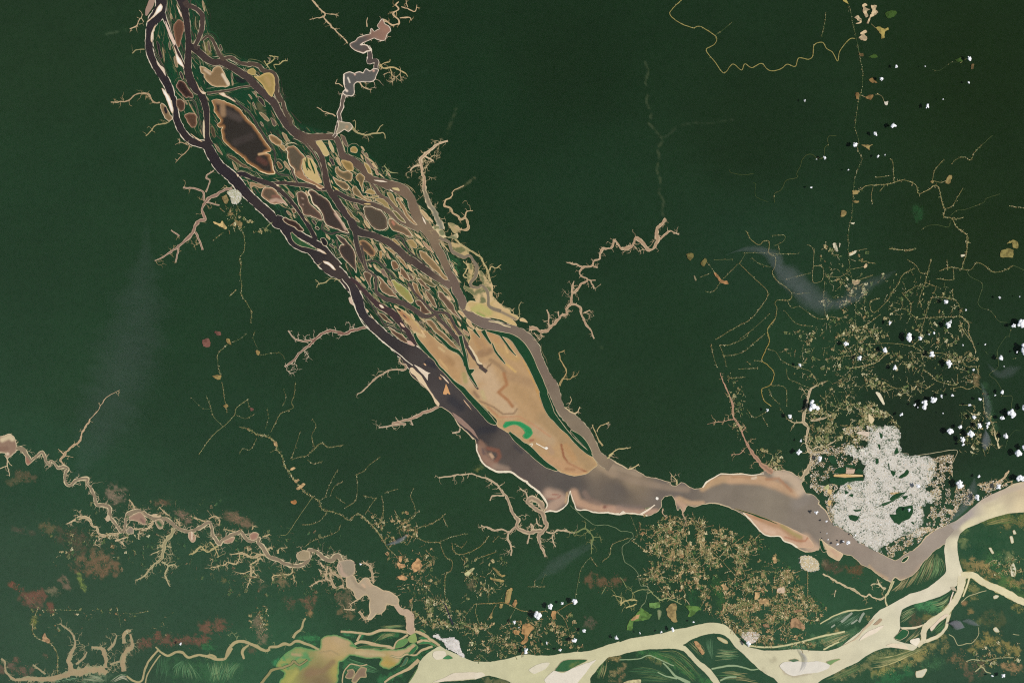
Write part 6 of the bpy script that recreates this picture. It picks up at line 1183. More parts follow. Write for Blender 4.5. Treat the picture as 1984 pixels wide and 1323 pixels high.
# upper right
road('i', '180,-20,1.3 180,0 90,90 80,130 150,190 270,240 340,230 470,315 460,380 390,430 470,540 540,625 615,550 690,600 720,550 780,580 860,545 930,605 1030,590 1080,550 1150,570 1180,500 1260,510 1300,480 1310,390 1380,365 1420,420 1470,450 1510,525 1530,440 1610,340 1660,330', c=YEL, dens=.55, spread=1.0, size=(.6, 1.7))
road('i', '470,300 530,260 610,190', .7, (90, 110, 64), .6, 1, (.6, 1.4))
road('i', '1410,110 1400,200 1375,310', .8, (86, 100, 60), 1.2, .8, (.6, 1.5))
road('i', '1560,0 1610,60 1640,200 1670,330 1700,480 1725,620 1720,750 1690,860 1670,1000 1660,1100 1690,1200 k: 400,300 440,380 400,480 365,620 355,780 345,920 315,1050 310,1200 l: 1790,420 1800,570 1830,700 1860,850 1860,1000 1860,1200 m: 1650,120 1660,250 1660,400 1640,500', .6, (82, 102, 62), 1.3, 1.4, (.6, 1.7))
road('p', '1764,320 1670,320 1640,380 1650,440 1600,500 1590,620 1500,650 1430,590 1350,590 1280,660 1250,760 1200,860 1210,910 1050,960 980,1090 880,1150 890,1270', .8, (92, 100, 56), .05)
road('p', '250,800 260,840 380,870 500,870 590,855', .7, (86, 96, 54), 0); road('p', '580,990 620,1010 610,1130 640,1200 790,1260', .7, (80, 96, 54), 0)
road('k', '355,700 420,680 480,640 570,630 700,620 800,590 870,590 950,630 970,700 1000,710 1080,670 1130,635 1170,660 1190,740 1210,830 1230,860 1220,930 1280,940 1310,970 1340,1030 1440,1110 1440,1220 1425,1320', 1.2, (160, 148, 96), 1.4, 1.5, (.7, 2.0), side=.12)
for dt in ('1110,590 1130,490 1190,420 1220,390', '1110,590 1190,605 1240,590', '1240,855 1300,830 1340,760 1400,660', '545,650 530,740 540,800', '745,610 740,510 735,420 715,385', '1310,960 1400,940', '570,560 700,545', '650,640 610,690'):
    road('k', dt, .9, (140, 132, 84), 1.3, 1.2, (.7, 1.9))
for dt in ('1280,920 1340,875 1430,860 1590,800 1620,760 1750,715', '1280,970 1260,1030 1150,1010 1060,1020 1000,1060', '1570,260 1680,160'):
    road('k', dt, .7, (96, 108, 66), .1, 1)
road('k', '1290,430 1340,385 1410,365 1470,395 1510,320 1570,260', .7, (110, 110, 66), 1.6, 1.4, (.7, 1.9)); road('k', '700,1235 860,1250 950,1240', .6, (100, 108, 66), 1.6, 1.2)
road('k', '1450,870 1840,840', .1, (60, 80, 50), 0, make=False); road('k', '1840,830 1980,850', .5, (98, 92, 58), 1.5, 1); road('j', '1010,735 1090,745 1200,670 1290,660', .6, (76, 92, 56), .1)
road('j', '1305,670 1375,620', .9, (130, 130, 80), .2); road('j', '240,1000 310,1030', .9, (170, 150, 105), .3); road('j', '410,1000 450,1000 490,1030 510,1085', .8, (150, 140, 100), .1); road('j', '370,255 415,300', .8, (160, 145, 100), .1)
# hazy road net
road('l', '620,500 760,640 850,720 920,800 910,870 850,960 740,1090 620,1160 480,1240 370,1310', .9, (138, 124, 78), 1.3, 1.3, (.7, 1.8), 'middle')
road('l', '700,160 740,240 830,300 880,260 940,270 935,390 1000,430 1000,530 970,600 1030,690 1140,770 1180,830 1150,890 1030,890 1000,930 1020,980 1000,1090 920,1210 940,1320', 1.0, (152, 140, 88), 1.5, 1.3, (.7, 1.9), 'middle')
road('m', '780,-10 770,0 700,100 720,220 680,320 640,430 700,480 770,570 730,690 640,740 660,850 740,920', 1.6, (166, 144, 76), .6, 1.2, (.7, 1.8), 'middle')
for dt in ('610,500 530,580 450,660', '1130,900 1180,970 1260,960 1350,1020 1440,1080 1520,1090 1600,1070 1700,1080 1780,1050', '660,390 850,385 1000,395 1250,395', '345,460 550,455', '280,490 360,600', '750,440 830,500 960,540', '1000,310 1090,260 1100,200 970,200', '1120,670 1220,640 1380,600', '1530,700 1520,860 1540,1060', '1210,825 1380,810', '1100,1000 1230,1140 1400,1170', '940,1040 820,1150 700,1250 620,1310', '620,500 680,400', '200,650 310,600', '260,800 340,800 410,710', '1040,310 1040,400 970,420'):
    road('l', dt, .6, (118, 122, 78), 1.5, 1.1, (.6, 1.7), 'middle')
for dt in ('1420,340 1410,500 1405,690 1490,690 1520,620 1500,530 1410,525', '1540,640 1700,640 1800,575', '1340,300 1390,320 1420,380', '1780,420 1850,370 1984,340', '1800,560 1900,545 1984,520'):
    road('l', dt, .9, (138, 132, 90), .9, 1.2, (.6, 1.7), 'middle')
for dt in ('500,130 460,190 300,260 190,270', '670,150 560,240 470,320 350,370 230,385', '190,270 240,400 260,500', '700,310 790,340 850,430 970,490 1140,540 1200,600', '740,695 890,725 905,920', '640,440 560,430', '900,520 920,620 1000,660 1150,720 1260,680 1340,650', '1380,410 1560,380 1640,400', '830,930 940,1080 1050,1100', '1260,800 1320,860 1400,910 1540,960', '1320,760 1330,1020', '400,520 600,515', '280,620 460,610', '480,950 560,1040 700,970', '640,1020 700,1130', '720,740 740,810 830,900', '100,260 120,380 160,500', '480,440 510,470'):
    road('m', dt, .6, (130, 126, 80), 1.6, 1.2, (.7, 1.9), 'middle')
road('m', '1560,520 1840,460 1970,360', 1.4, (186, 166, 116), 1.5, 1.6, (.8, 2.2), 'middle')
for dt in ('1370,0 1370,150 1330,300 1320,340', '1080,360 1200,320 1320,340 1420,340 1480,270 1560,300 1660,370 1780,350 1870,300', '820,330 690,400 640,500 570,590 520,680 380,800 340,690 440,650', '990,240 960,360 930,480 900,560 870,650 890,750', '1000,640 950,760 930,850 890,980 870,1080 800,1160 870,1200 900,1310', '1000,640 1130,640 1230,660 1290,720 1300,810',
           '940,860 1080,850 1200,850 1310,840', '300,1140 570,1130 800,1160', '580,800 690,760 780,820 850,870 930,860', '1060,440 1220,450 1230,340', '680,590 770,700 770,800', '150,470 300,430 370,400', '200,970 300,930 450,820', '400,1320 550,1170', '920,480 1040,530 1010,600', '700,600 840,520 900,510', '1110,640 1140,580', '1230,650 1215,560', '560,120 740,140 830,120', '1160,240 1170,340', '740,240 830,300 880,380 960,380', '220,250 400,280'):
    road('n', dt, .8, (146, 136, 86), 1.7, 1.4, (.7, 1.9), 'middle')
road('n', '1310,840 1390,920 1390,1010 1430,1110 1470,1220', 1.4, (186, 170, 126), 2.6, 1.8, (.8, 2.2), 'middle'); road('n', '1300,900 1340,1000 1420,1110', 1.0, (170, 155, 110), 2.2, 1.8, (.8, 2.1), 'middle')
road('n', '1370,350 1410,420 1540,500 1500,650 1490,700 1530,750 1630,790 1710,890 1800,910', .8, (96, 112, 72), .1, region='middle'); road('n', '1840,990 1820,1050 1780,1070 1700,1200 1700,1290', .7, (86, 104, 66), .05, region='middle'); road('n', '1870,300 1984,350', .8, (98, 112, 70), .1)
for dt in ('830,20 970,40 1080,130 1180,110 1240,190 1370,200', '690,240 770,290 870,380 1000,420 1120,430 1130,300', '720,480 830,420', '1070,480 1180,460 1270,490 1360,450 1440,490', '1150,690 1340,700 1340,770', '140,470 190,410 320,470 420,480', '540,140 560,260', '1260,60 1350,100 1270,140', '1400,190 1400,300'):
    road('o', dt, .9, (160, 146, 96), 1.7, 1.4, (.7, 2.0), 'middle')
road('o', '1640,0 1650,200 1540,300 1620,370 1680,470 1710,570 1830,580 1820,730 1880,770', .7, (104, 114, 72), .1, region='middle'); road('o', '1460,600 1480,780 1560,900 1620,1040', 1.4, (150, 145, 105), 1.8, 1.6, (.8, 2), 'middle'); road('o', '1940,1020 1860,1020 1780,1120 1740,1240', .7, (84, 104, 66), .05, region='middle')
# west and centre
for dt, w, c, dn in (('140,1320 240,1180 310,1100 430,1000 520,900 540,830 670,730', 1.1, (148, 150, 98), .7), ('390,1020 290,910 270,830 220,700', .8, (110, 124, 80), .9), ('270,840 180,830 50,710', .6, (90, 108, 70), .5), ('440,880 410,700 390,560', .8, (140, 132, 82), 1.2), ('380,500 350,400 340,260 400,190 480,130 560,100 650,40', .6, (104, 116, 72), 1.6), ('540,900 600,930 650,940 740,890', .6, (120, 122, 78), .9),
                     ('580,1030 690,1060 760,1110 840,1120 960,1200 970,1280', 1.0, (138, 138, 86), 1.7), ('910,1080 960,980 1010,890 1080,860 1150,820 1130,770 1160,680 1170,550', .9, (128, 126, 76), 1.1), ('1040,620 1070,720 1030,810', .6, (100, 110, 68), 1), ('870,830 880,930 850,1050', .6, (100, 110, 68), .9), ('760,1150 690,1270 610,1260 570,1320', .9, (126, 128, 82), .9), ('1350,940 1390,1020 1350,1110 1350,1180 1380,1260 1320,1310', .7, (118, 120, 74), 1.1),
                     ('1370,1270 1450,1200 1520,1250 1680,1220', .8, (130, 126, 80), 1.4), ('760,210 800,260 900,245 1000,240 1060,300', .6, (112, 112, 68), 1), ('740,10 720,80 760,180', .5, (80, 100, 60), .9), ('660,740 680,840', .5, (110, 110, 70), 1.2)):
    road('q', dt, w, c, dn, 1.2, (.7, 1.8), 'west')
road('r', '660,310 655,400 640,450 700,530 720,600 715,690 680,740 690,800 685,880 695,960 695,1040 740,1110 770,1170 770,1260', .7, (118, 126, 76), 1.6, 1.5, (.7, 2.0), 'west'); road('r', '600,1050 650,1000', .6, (130, 130, 80), 1.8, 1, region='west'); road('r', '470,600 550,540', .6, (110, 120, 76), 1.2, 1, region='west')
scatter('r', '560,330 760,330 800,520 560,520', 42, (3, 10), region='west'); scatter('r', '760,430 900,440 900,540 760,540', 14, (2, 8), region='west')
road('s', '0,60 110,120 210,140 290,200 320,290 370,350 390,440 440,520 500,600 560,680 640,760 690,780', .9, (140, 136, 86), 2.2, 2.0, (.9, 3.0), 'west')
road('s', '690,780 760,830 800,920 900,940 1000,980 1080,1030 1160,970 1240,1000 1320,1080 1400,1170 1480,1290', .9, (146, 136, 86), 2.4, 1.9, (.8, 2.2), 'south')
road('s', '690,790 600,920 510,1050 420,1180 350,1190', .9, (150, 150, 96), .5, 1.0, (.6, 1.5), 'west')
for dt in ('850,940 780,1030 680,1075 580,1080', '470,390 540,360 640,340 710,260 800,210 860,250 1000,240', '690,150 700,240', '830,770 880,640 960,490', '880,780 920,680 1010,620', '1160,540 1170,700 1150,820 1040,900', '1150,550 1240,510 1290,450 1410,360', '1380,790 1310,880 1250,970', '1430,770 1450,920 1400,1080', '1600,1110 1780,990 1780,880 1740,780 1770,690', '600,1320 700,1250 850,1200 960,1150 990,1080', '1460,740 1600,700', '1240,775 1370,800', '640,390 700,430 800,405', '240,310 310,270', '940,780 1030,850', '760,830 850,770', '560,90 470,370'):
    road('s', dt, .7, (128, 124, 78), 1.4, 1.1, (.7, 1.8), 'south')
for dt, w, c, dn in (('0,110 100,190 210,330 270,430 360,520', .9, (148, 136, 84), 2.4), ('230,0 230,130 180,210', .7, (130, 126, 78), 1.4), ('540,330 600,240 720,200 830,140 890,90', .9, (140, 128, 78), 2), ('880,140 920,220', .7, (130, 120, 76), 1.6), ('600,340 700,380 840,390 850,430 900,540 970,590 960,680 900,740 890,940', .9, (150, 130, 82), 2), ('840,380 930,340 1040,310 1140,295', .7, (130, 130, 86), 1.2), ('970,400 980,470 1040,515 1150,495 1280,420 1360,320', 1.0, (158, 134, 76), 1.8),
                     ('1000,400 1070,440 1130,370', .7, (136, 124, 76), 1.1), ('1210,570 1320,530 1440,490', .9, (158, 134, 80), 1.4), ('1400,380 1470,320', .8, (140, 126, 76), 1.3), ('690,470 780,570', .6, (140, 126, 80), 1.2), ('540,720 650,640 770,560', .6, (128, 122, 78), .8), ('1200,1045 1440,1035 1540,1035 1700,1110 1840,1130 1984,1120', 1.1, (176, 144, 84), 1.5), ('1440,1050 1350,1210', .8, (150, 130, 84), .9), ('1650,1080 1560,1250', .7, (120, 124, 78), .7),
                     ('1230,1060 1220,1130 1260,1260', .8, (150, 140, 86), 1.2), ('1080,1200 1190,1320', .6, (110, 120, 78), .4), ('690,830 700,1060', .5, (110, 118, 76), 1.2), ('700,960 870,1050', .6, (130, 126, 84), 1.4), ('1000,1280 1080,1200 1200,1060', .7, (128, 126, 80), 1.2), ('1370,760 1520,800', .6, (140, 130, 84), .8), ('380,240 490,160 580,80', .6, (118, 122, 78), 1.3), ('540,330 480,410 400,270', .7, (150, 130, 80), 1.7), ('1360,830 1360,1020', .5, (110, 118, 76), 1.2), ('760,1310 870,1270 960,1290', .8, (176, 172, 130), .8)):
    road('t', dt, w, c, dn, 1.4, (.7, 2.0), 'south')
for dt, w, c, dn in (('520,980 550,820 580,680 640,590 690,545', .8, (120, 134, 88), .4), ('330,1120 430,1060 510,1020', .9, (156, 132, 80), 1.2), ('330,1130 400,1200 450,1310', .9, (160, 136, 86), 1.8), ('1130,370 1210,430 1300,490 1420,520 1500,550 1620,580 1720,610 1780,580 1910,500 1984,500', .9, (150, 132, 84), 2), ('1100,340 1000,370 910,420 890,520 810,590', .8, (160, 150, 100), 1.4), ('160,830 200,720', .6, (110, 120, 78), .7), ('20,860 200,860', .6, (130, 130, 80), 1.6),
                     ('90,790 90,860', .6, (130, 126, 80), 1.5), ('690,545 720,600 760,640', .7, (150, 136, 90), 1.6), ('1110,100 1180,300 1130,370', .6, (120, 122, 80), 1.2)):
    road('u', dt, w, c, dn, 1.4, (.7, 2.0), 'south')
for dt in ('450,480 580,390 660,380 720,430 770,480 860,580 940,660 1010,650 960,500 880,400 780,470', '740,430 880,300 1000,210', '1100,590 1330,590', '1170,190 1100,260', '1490,700 1500,630 1600,580', '1080,560 1010,580', '1680,560 1680,860', '1460,560 1460,740'):
    road('v', dt, .9, (170, 146, 98), 1.2, 1.2, (.7, 2), 'south')
# broad settled belts
SPAL = np.array([lin(c) for c in ((168, 142, 98), (192, 166, 120), (126, 124, 80), (98, 112, 68), (84, 104, 62), (160, 126, 88), (212, 194, 150), (110, 116, 72), (150, 134, 90))])
scatter('v', '0,150 300,60 700,60 900,180 1150,220 1130,560 1300,600 1480,560 1650,700 1780,950 1850,1050 1700,1200 1400,1100 950,1260 900,1130 700,1080 560,900 560,780 250,700 0,640', 1900, (3, 13), (.7, 2.3), 'south', SPAL, .55, 1.5, math.pi / 2, 24)
scatter('v', '0,60 1150,200 1500,560 1900,1000 1700,1200 1000,1240 560,900 0,700', 900, (2, 8), (.6, 1.6), 'south', SPAL, .6)
scatter('v', '0,60 1150,200 1500,560 1900,1000 1700,1200 1000,1240 560,900 0,700', 500, (2, 7), (.7, 2.0), 'south', np.array([lin(c) for c in ((52, 92, 54), (64, 104, 58), (80, 112, 62), (44, 84, 52))]), .6)
scatter('u', '1150,80 1700,110 1984,160 1984,560 1500,580 1250,480 1200,300', 300, (3, 12), (.7, 2.1), 'south', SPAL, .6)
scatter('t', '100,80 600,60 600,330 280,420', 150, (3, 10), (.7, 2), 'south', SPAL); scatter('t', '250,420 700,380 900,700 880,1000 600,1200 480,1000 300,620', 200, (3, 10), (.7, 2), 'south', SPAL); scatter('t', '700,1000 1100,1020 1150,1300 650,1320', 140, (3, 11), (.7, 2), 'south')
scatter('t', '1080,560 1560,560 1560,1000 1080,1000', 130, (3, 10), (.7, 2), 'south'); scatter('U', '0,560 600,540 560,960 0,1040', 170, (3, 12), (.7, 2.2), 'south', SPAL); scatter('U', '650,520 1250,420 1400,880 600,940', 210, (3, 12), (.7, 2.2), 'south', SPAL)
scatter('V', '1000,250 1600,250 1500,620 950,600', 120, (3, 10), (.7, 2), 'south'); scatter('V', '1550,550 1960,600 1960,1030 1650,1010', 90, (3, 12), (.7, 2.2), 'south'); scatter('T', '1300,300 1984,300 1984,880 1600,820 1350,520', 330, (3, 12), (.7, 2.2), 'south', SPAL, .55, 1.5, math.pi / 2)
scatter('u', '1180,700 1500,680 1450,860 1250,840', 60, (3, 10), region='south'); scatter('T', '500,100 900,60 900,260 550,220', 60, (3, 12), region='south', pal=SPAL); scatter('W', '550,380 800,340 780,620 560,640', 46, (2, 8), region='south'); scatter('R', '1300,900 1900,850 1950,1150 1400,1200', 90, (3, 9), (.8, 2.2), 'south')
scatter('Q', '1400,1100 1984,1050 1984,1320 1600,1320', 60, (3, 10), (.8, 2.2), 'south'); scatter('S', '0,420 600,380 640,880 0,860', 150, (3, 12), (.7, 2.2), 'south', SPAL)
scatter('b', '0,200 1984,150 1984,1250 0,1000', 230, (2, 8), (.7, 1.8), 'west', np.array([lin(c) for c in ((66, 98, 62), (84, 108, 66), (110, 116, 78), (58, 92, 58), (120, 110, 80))]))
scatter('c', '400,350 1984,450 1984,1300 500,1300', 230, (2, 8), (.7, 1.8), 'west', np.array([lin(c) for c in ((66, 98, 62), (84, 108, 66), (110, 116, 78), (120, 104, 76))]))
NPAL = np.array([lin(c) for c in ((150, 144, 98), (178, 164, 118), (110, 118, 74), (88, 106, 64), (204, 194, 154), (140, 120, 82), (96, 112, 68))])
scatter('m', '880,120 1984,60 1984,560 1700,900 1350,1000 1100,640 900,520', 380, (3, 12), (.7, 2.0), 'middle', NPAL, .6, 1.5, None, 28); scatter('n', '0,380 900,380 1300,640 1450,1200 1984,1300 0,1320', 400, (3, 12), (.7, 2.0), 'middle', NPAL, .6, 1.5, None, 28)
scatter('o', '0,0 1400,40 1420,480 700,520 560,580 0,560', 300, (3, 12), (.7, 2.0), 'middle', NPAL); scatter('O', '0,30 880,0 1150,200 1180,330 800,330 700,480 520,560 60,600', 620, (3, 14), (.8, 2.4), 'middle', NPAL); scatter('m', '200,540 420,640 480,1000 420,1300 330,1100', 70, (3, 9), (.7, 1.8), 'middle', NPAL)
scatter('o', '1180,780 1560,780 1600,1200 1650,1320 1180,1320', 150, (3, 10), (.7, 2.0), 'middle', NPAL); scatter('N', '420,60 780,60 760,330 600,300', 60, (3, 10), (.7, 1.8), 'middle'); scatter('N', '1480,600 1560,580 1460,700', 3, (2, 5), region='middle')
scatter('l', '1480,300 1984,300 1984,1320 1500,1320', 190, (3, 11), (.7, 1.9), 'middle', NPAL); scatter('d', '650,100 1900,120 1900,480 1200,500 700,600', 70, (2, 6), (.6, 1.5), 'west'); scatter('e', '250,250 1500,250 1500,480 250,480', 60, (2, 6), (.6, 1.4), 'west')
road('e', '360,255 540,255 700,262', .6, (100, 128, 76), .4, .8, region='west'); road('e', '1050,285 1160,285 1270,265', .6, (96, 120, 76), .8, .8, region='west'); road('e', '1000,240 1020,330 1030,400', .6, (104, 122, 80), .8, .8, region='west'); road('e', '330,230 290,330 280,440 330,500 440,550 490,640 490,800', .9, (150, 142, 88), 2, 1.8, (.8, 2.4), 'west'); road('d', '270,900 400,1020 510,1115', .6, (150, 128, 100), .3, .8, region='west')

# fields one can tell apart (things)
FN = 0
for tl, c, adj, rows in (
    ('j', (216, 190, 150), 'pinkish cream', ['275,60 310,40 325,60 300,80 355,105 320,130 340,170 310,190 290,150 280,100', '370,55 425,65 410,100 445,130 400,170 360,190 350,250 320,250 350,180 380,110', '190,190 230,170 260,195 240,215 270,205 265,250 210,250 250,230', '240,400 270,370 250,360 300,320 325,340 295,360 325,385 315,430 265,425']),
    ('j', (176, 158, 90), 'olive tan', ['415,295 460,285 510,310 545,290 545,325 515,340 510,400 475,410 470,360', '70,0 100,5 130,45 95,30']), ('j', (236, 226, 206), 'white bare', ['510,1080 550,1075 545,1110 515,1110']), ('j', (142, 112, 70), 'brown ploughed', ['340,850 380,820 410,860 450,885 380,870', '310,1030 350,1005 390,1010 360,1060', '205,990 240,985 240,1040 215,1045']),
    ('j', (66, 92, 42), 'dark olive', ['340,610 390,570 430,590 440,610', '520,140 600,110 640,130 620,170 550,195', '1260,630 1330,600 1340,640 1290,655']), ('j', (122, 100, 66), 'small brown', ['1425,690 1455,680 1450,720 1425,730', '240,570 285,560 285,600 250,600']),
    ('k', (160, 140, 90), 'tan', ['355,680 410,690 400,715 355,720', '1240,580 1270,540 1300,540 1290,570 1270,620 1235,610', '1090,600 1120,590 1115,620', '245,870 275,870 300,890 275,930 245,930', '435,250 545,245 520,262 510,300 480,275', '360,780 410,785 405,800 370,800']), ('k', (146, 134, 80), 'olive brown', ['1755,1260 1830,1230 1880,1250 1870,1320 1760,1310', '1810,1190 1870,1150 1920,1170 1920,1230 1880,1220 1870,1180']),
    ('k', (216, 206, 176), 'pale bare', ['330,985 370,985 365,1005 340,1000', '160,1190 190,1180 215,1250 195,1260', '220,1185 245,1190 225,1230', '1380,1290 1415,1290 1410,1315 1385,1310', '320,1300 380,1255 395,1260 345,1300']), ('l', (122, 112, 66), 'olive', ['55,395 125,390 130,440 95,465 60,430', '205,500 255,440 280,480 240,530']), ('l', (176, 132, 88), 'orange tan', ['345,600 370,600 430,670 500,690 500,720 450,715 400,690 390,660']), ('l', (150, 140, 108), 'slim pale', ['135,630 150,630 165,675 150,675']),
    ('l', (206, 180, 140), 'sandy', ['1790,400 1830,370 1850,380 1810,410', '1830,690 1890,670 1890,710 1840,730', '1940,530 1975,500 1984,540 1950,550']), ('r', (210, 180, 122), 'sandy cream', ['470,450 520,470 540,450 580,500 565,515 520,490 475,465']), ('r', (150, 130, 86), 'brownish', ['540,250 570,240 590,280 570,310 550,290', '595,380 630,385 620,405 595,400', '640,440 700,460 700,500 670,490']),
    ('e', (190, 152, 112), 'tan triangular', ['380,450 400,490 435,520 420,535 360,510']), ('t', (206, 160, 112), 'orange tan', ['600,550 640,600 650,640 600,690 560,700 535,640', '380,755 430,735 490,770 450,795', '390,600 460,620 465,650 400,660', '400,540 435,540 430,590 400,580']), ('t', (206, 200, 148), 'cream yellow', ['1100,720 1140,680 1210,660 1180,710 1130,750']),
    ('t', (168, 146, 92), 'tan strip', ['1400,650 1450,680 1500,730 1540,740 1510,760 1440,710', '1380,760 1520,790 1520,810 1390,790', '1560,890 1610,880 1600,950 1570,1020 1530,1020', '1480,1040 1510,1040 1500,1085 1480,1080', '1370,1200 1400,1120 1395,1190']), ('U', (186, 144, 94), 'orange brown', ['620,570 700,560 760,620 690,690 680,780 630,830 590,810 630,760 640,700 600,690', '500,640 580,650 560,700 510,690', '990,410 1040,400 1030,500 985,490', '480,300 530,250 540,300 510,350', '410,170 460,100 480,130 440,290 390,290']),
    ('v', (206, 170, 120), 'sandy tan', ['750,730 800,730 840,770 790,790', '1165,890 1260,885 1260,930 1165,930', '1120,810 1160,810 1165,860 1120,890', '1310,440 1345,430 1345,490 1320,500']), ('v', (212, 186, 158), 'pinkish square', ['1360,770 1430,760 1430,815 1360,810']), ('v', (176, 140, 104), 'brown', ['1500,1100 1560,1080 1600,1120 1650,1170 1640,1210 1590,1190 1530,1180 1510,1200 1490,1180', '1530,1000 1610,990 1610,1020 1540,1025', '1200,1150 1260,1150 1270,1180 1220,1180']),
    ('T', (168, 146, 96), 'olive tan curved', ['610,370 650,310 720,300 740,350 720,430 740,540 690,545 640,490 615,430']), ('T', (98, 134, 66), 'green curved', ['840,330 960,330 1060,375 1000,400 920,470 870,470 900,400', '100,600 130,520 210,440 290,360 380,430 420,450 370,500 250,520 180,540 160,640 100,640']), ('T', (112, 150, 82), 'light green rectangular', ['385,300 515,290 515,350 390,355']), ('T', (190, 150, 105), 'tan', ['150,500 220,440 270,440 240,490 170,520', '960,780 1010,790 1090,930 1060,950 990,860']),
    ('T', (214, 200, 152), 'broad cream', ['40,1330 100,1290 200,1270 280,1280 250,1330']), ('s', (206, 172, 122), 'pale tan', ['520,690 590,640 610,660 545,710', '280,200 310,195 310,240 290,245', '450,490 495,460 505,480 465,500', '500,610 545,590 555,610 520,640']), ('s', (190, 132, 78), 'orange', ['460,830 510,820 520,850 475,860']), ('q', (160, 136, 84), 'tan', ['280,480 380,480 370,520 320,520', '400,810 430,790 455,810 420,830', '430,90 465,95 480,150 440,140', '750,210 790,220 785,260 760,255']), ('q', (128, 88, 76), 'reddish burnt', ['180,100 250,90 260,170 190,170', '310,10 370,15 370,55 330,50', '690,820 720,830 715,860 695,855'])):
    for dt in rows:
        o = area('field', tl, dt, c, layer=8, mat='field', kind=None, jit=.75, spacing=1.5, step=1.2, thick=.002, mottle=(tuple(int(v * .72) for v in c), 5, .8))
        label_later(o, adj, 'field', 'field', 'cleared fields in the forest', centre(tl, dt))

for region, L in SPECK.items():
    c = np.vstack([l[0] for l in L]); s = np.concatenate([l[1] for l in L]); k = np.vstack([l[2] for l in L])
    mesh_obj('clearings', *specks_geo(c, s, k, .088, .012), 'field', None, 'stuff')

# ------------------------------------------------------------------ the white city and the towns
CITY = 'O: 800,310 940,290 1080,280 1190,350 1210,480 1225,650 1320,655 1330,690 1500,670 1600,700 1680,780 1640,880 1650,980 1570,1050 1560,1110 1650,1180 Q: 850,200 890,290 820,340 670,400 690,520 680,620 600,680 700,740 640,800 560,770 430,790 P: 1030,640 960,660 1000,760 870,690 720,610 640,560 560,480 440,410 360,370 350,270 340,190 390,90 330,20 O: 350,1220 480,1060 560,1010 740,990 740,900 760,800 640,700 530,680 500,600 560,520 680,600 780,560 790,470 820,420 830,350'
PARKS = [('O', '1090,870 1130,875 1160,880 1130,945'), ('O', '1190,960 1260,900 1300,850 1330,880 1310,920 1230,970'), ('O', '900,720 940,715 940,770 905,780'), ('O', '1080,1230 1150,1170 1290,1140 1220,1190 1110,1250'), ('O', '1240,1200 1320,1190 1280,1240'), ('P', '1160,190 1200,140 1280,140 1370,120 1380,200 1350,280 1250,330 1200,370 1110,300 1080,240 1170,240'),
         ('P', '560,250 640,250 690,280 640,330 570,300'), ('P', '620,175 710,178 700,200 630,198'), ('O', '950,380 990,410 985,460 960,450'), ('O', '1140,640 1180,560 1195,640 1160,660'), ('O', '930,530 960,540 965,590 945,590'), ('x', '1060,490 1095,490 1110,640 1085,660'), ('O', '500,1120 560,1140 520,1170'), ('P', '980,100 1110,60 1160,40 1120,80 1000,130'), ('P', '1350,330 1390,340 1380,370'), ('O', '560,1180 620,1170 600,1210')]
def built_area(P, n, dens_tl=None, streets=.5, size=(.45, 1.5), tint=((214, 204, 192), (226, 216, 206), (200, 190, 176), (240, 236, 232), (206, 186, 160), (186, 176, 160), (196, 196, 182))):
    """house blocks: small boxes with light roofs over the paler street ground"""
    lo, hi = P.min(0), P.max(0)
    q = np.column_stack([RNG.uniform(lo[0], hi[0], n), RNG.uniform(lo[1], hi[1], n)])
    q = q[inside(q, P)]
    return q
city = bpy.data.objects.new('city', None); COL.objects.link(city)
cP = pts('O', CITY.replace('O: 800', '800', 1))
cc = world_xy(np.array([[1720, 960]]))[0]
city.location = (cc[0], cc[1], 0.08)
city['label'] = 'sprawling white grey city on the north bank of the grey river'; city['category'] = 'city'
def boxes(q, s, h, col, z):
    n = len(q); a = RNG.choice([.35, -.5, .1], n) + RNG.normal(0, .1, n)
    asp = RNG.uniform(.55, 1, n)
    V = np.zeros((n, 8, 3))
    for k, (ux, uy) in enumerate(((-1, -1), (1, -1), (1, 1), (-1, 1))):
        x, y = ux * s * .5, uy * s * .5 * asp
        p = world_xy(np.column_stack([q[:, 0] + x * np.cos(a) - y * np.sin(a), q[:, 1] + x * np.sin(a) + y * np.cos(a)]))
        V[:, k, :2] = p; V[:, k, 2] = z; V[:, k + 4, :2] = p; V[:, k + 4, 2] = z + h
    base = (np.arange(n) * 8)[:, None]
    F = np.concatenate([base + np.array([f]) for f in ((7, 6, 5, 4), (0, 1, 5, 4), (1, 2, 6, 5), (2, 3, 7, 6), (3, 0, 4, 7))], 0)
    return V.reshape(-1, 3), [tuple(t) for t in F.tolist()], np.repeat(col, 8, 0)
CP = np.array([lin(c) for c in ((228, 220, 208), (234, 228, 218), (214, 206, 192), (248, 246, 244), (224, 206, 184), (196, 188, 172), (208, 210, 194), (158, 156, 138), (240, 236, 230))])
B = catmull(cP, 1.5, True, .5); B = B + np.column_stack([noise1(len(B), 2), noise1(len(B), 2)]) * 1.6 + np.column_stack([noise1(len(B), 6), noise1(len(B), 6)]) * 2.4
v, f = fill(B, 1.7)
c = np.tile(lin((206, 199, 187)), (len(v), 1))
c *= (.92 + .22 * noise2(v[:, 0], v[:, 1], 18, 3))[:, None]
edge_d = seg_dist(v, np.vstack([B, B[:1]]))
kk = sstep((noise2(v[:, 0], v[:, 1], 6, 3) - .60 - .14 * np.clip(edge_d / 14, 0, 1) + .12 * (edge_d < 3)) * 9)[:, None] * .85
c = c * (1 - kk) + lin((62, 88, 58)) * kk
mesh_obj('street_ground', np.column_stack([world_xy(v), np.full(len(v), .09)]), f, c, 'built', city)
parks = [catmull(pts(t, d), 2, True) for t, d in PARKS]
q = built_area(B, 26000)
keep = np.ones(len(q), bool)
for p in parks:
    keep &= ~inside(q, p)
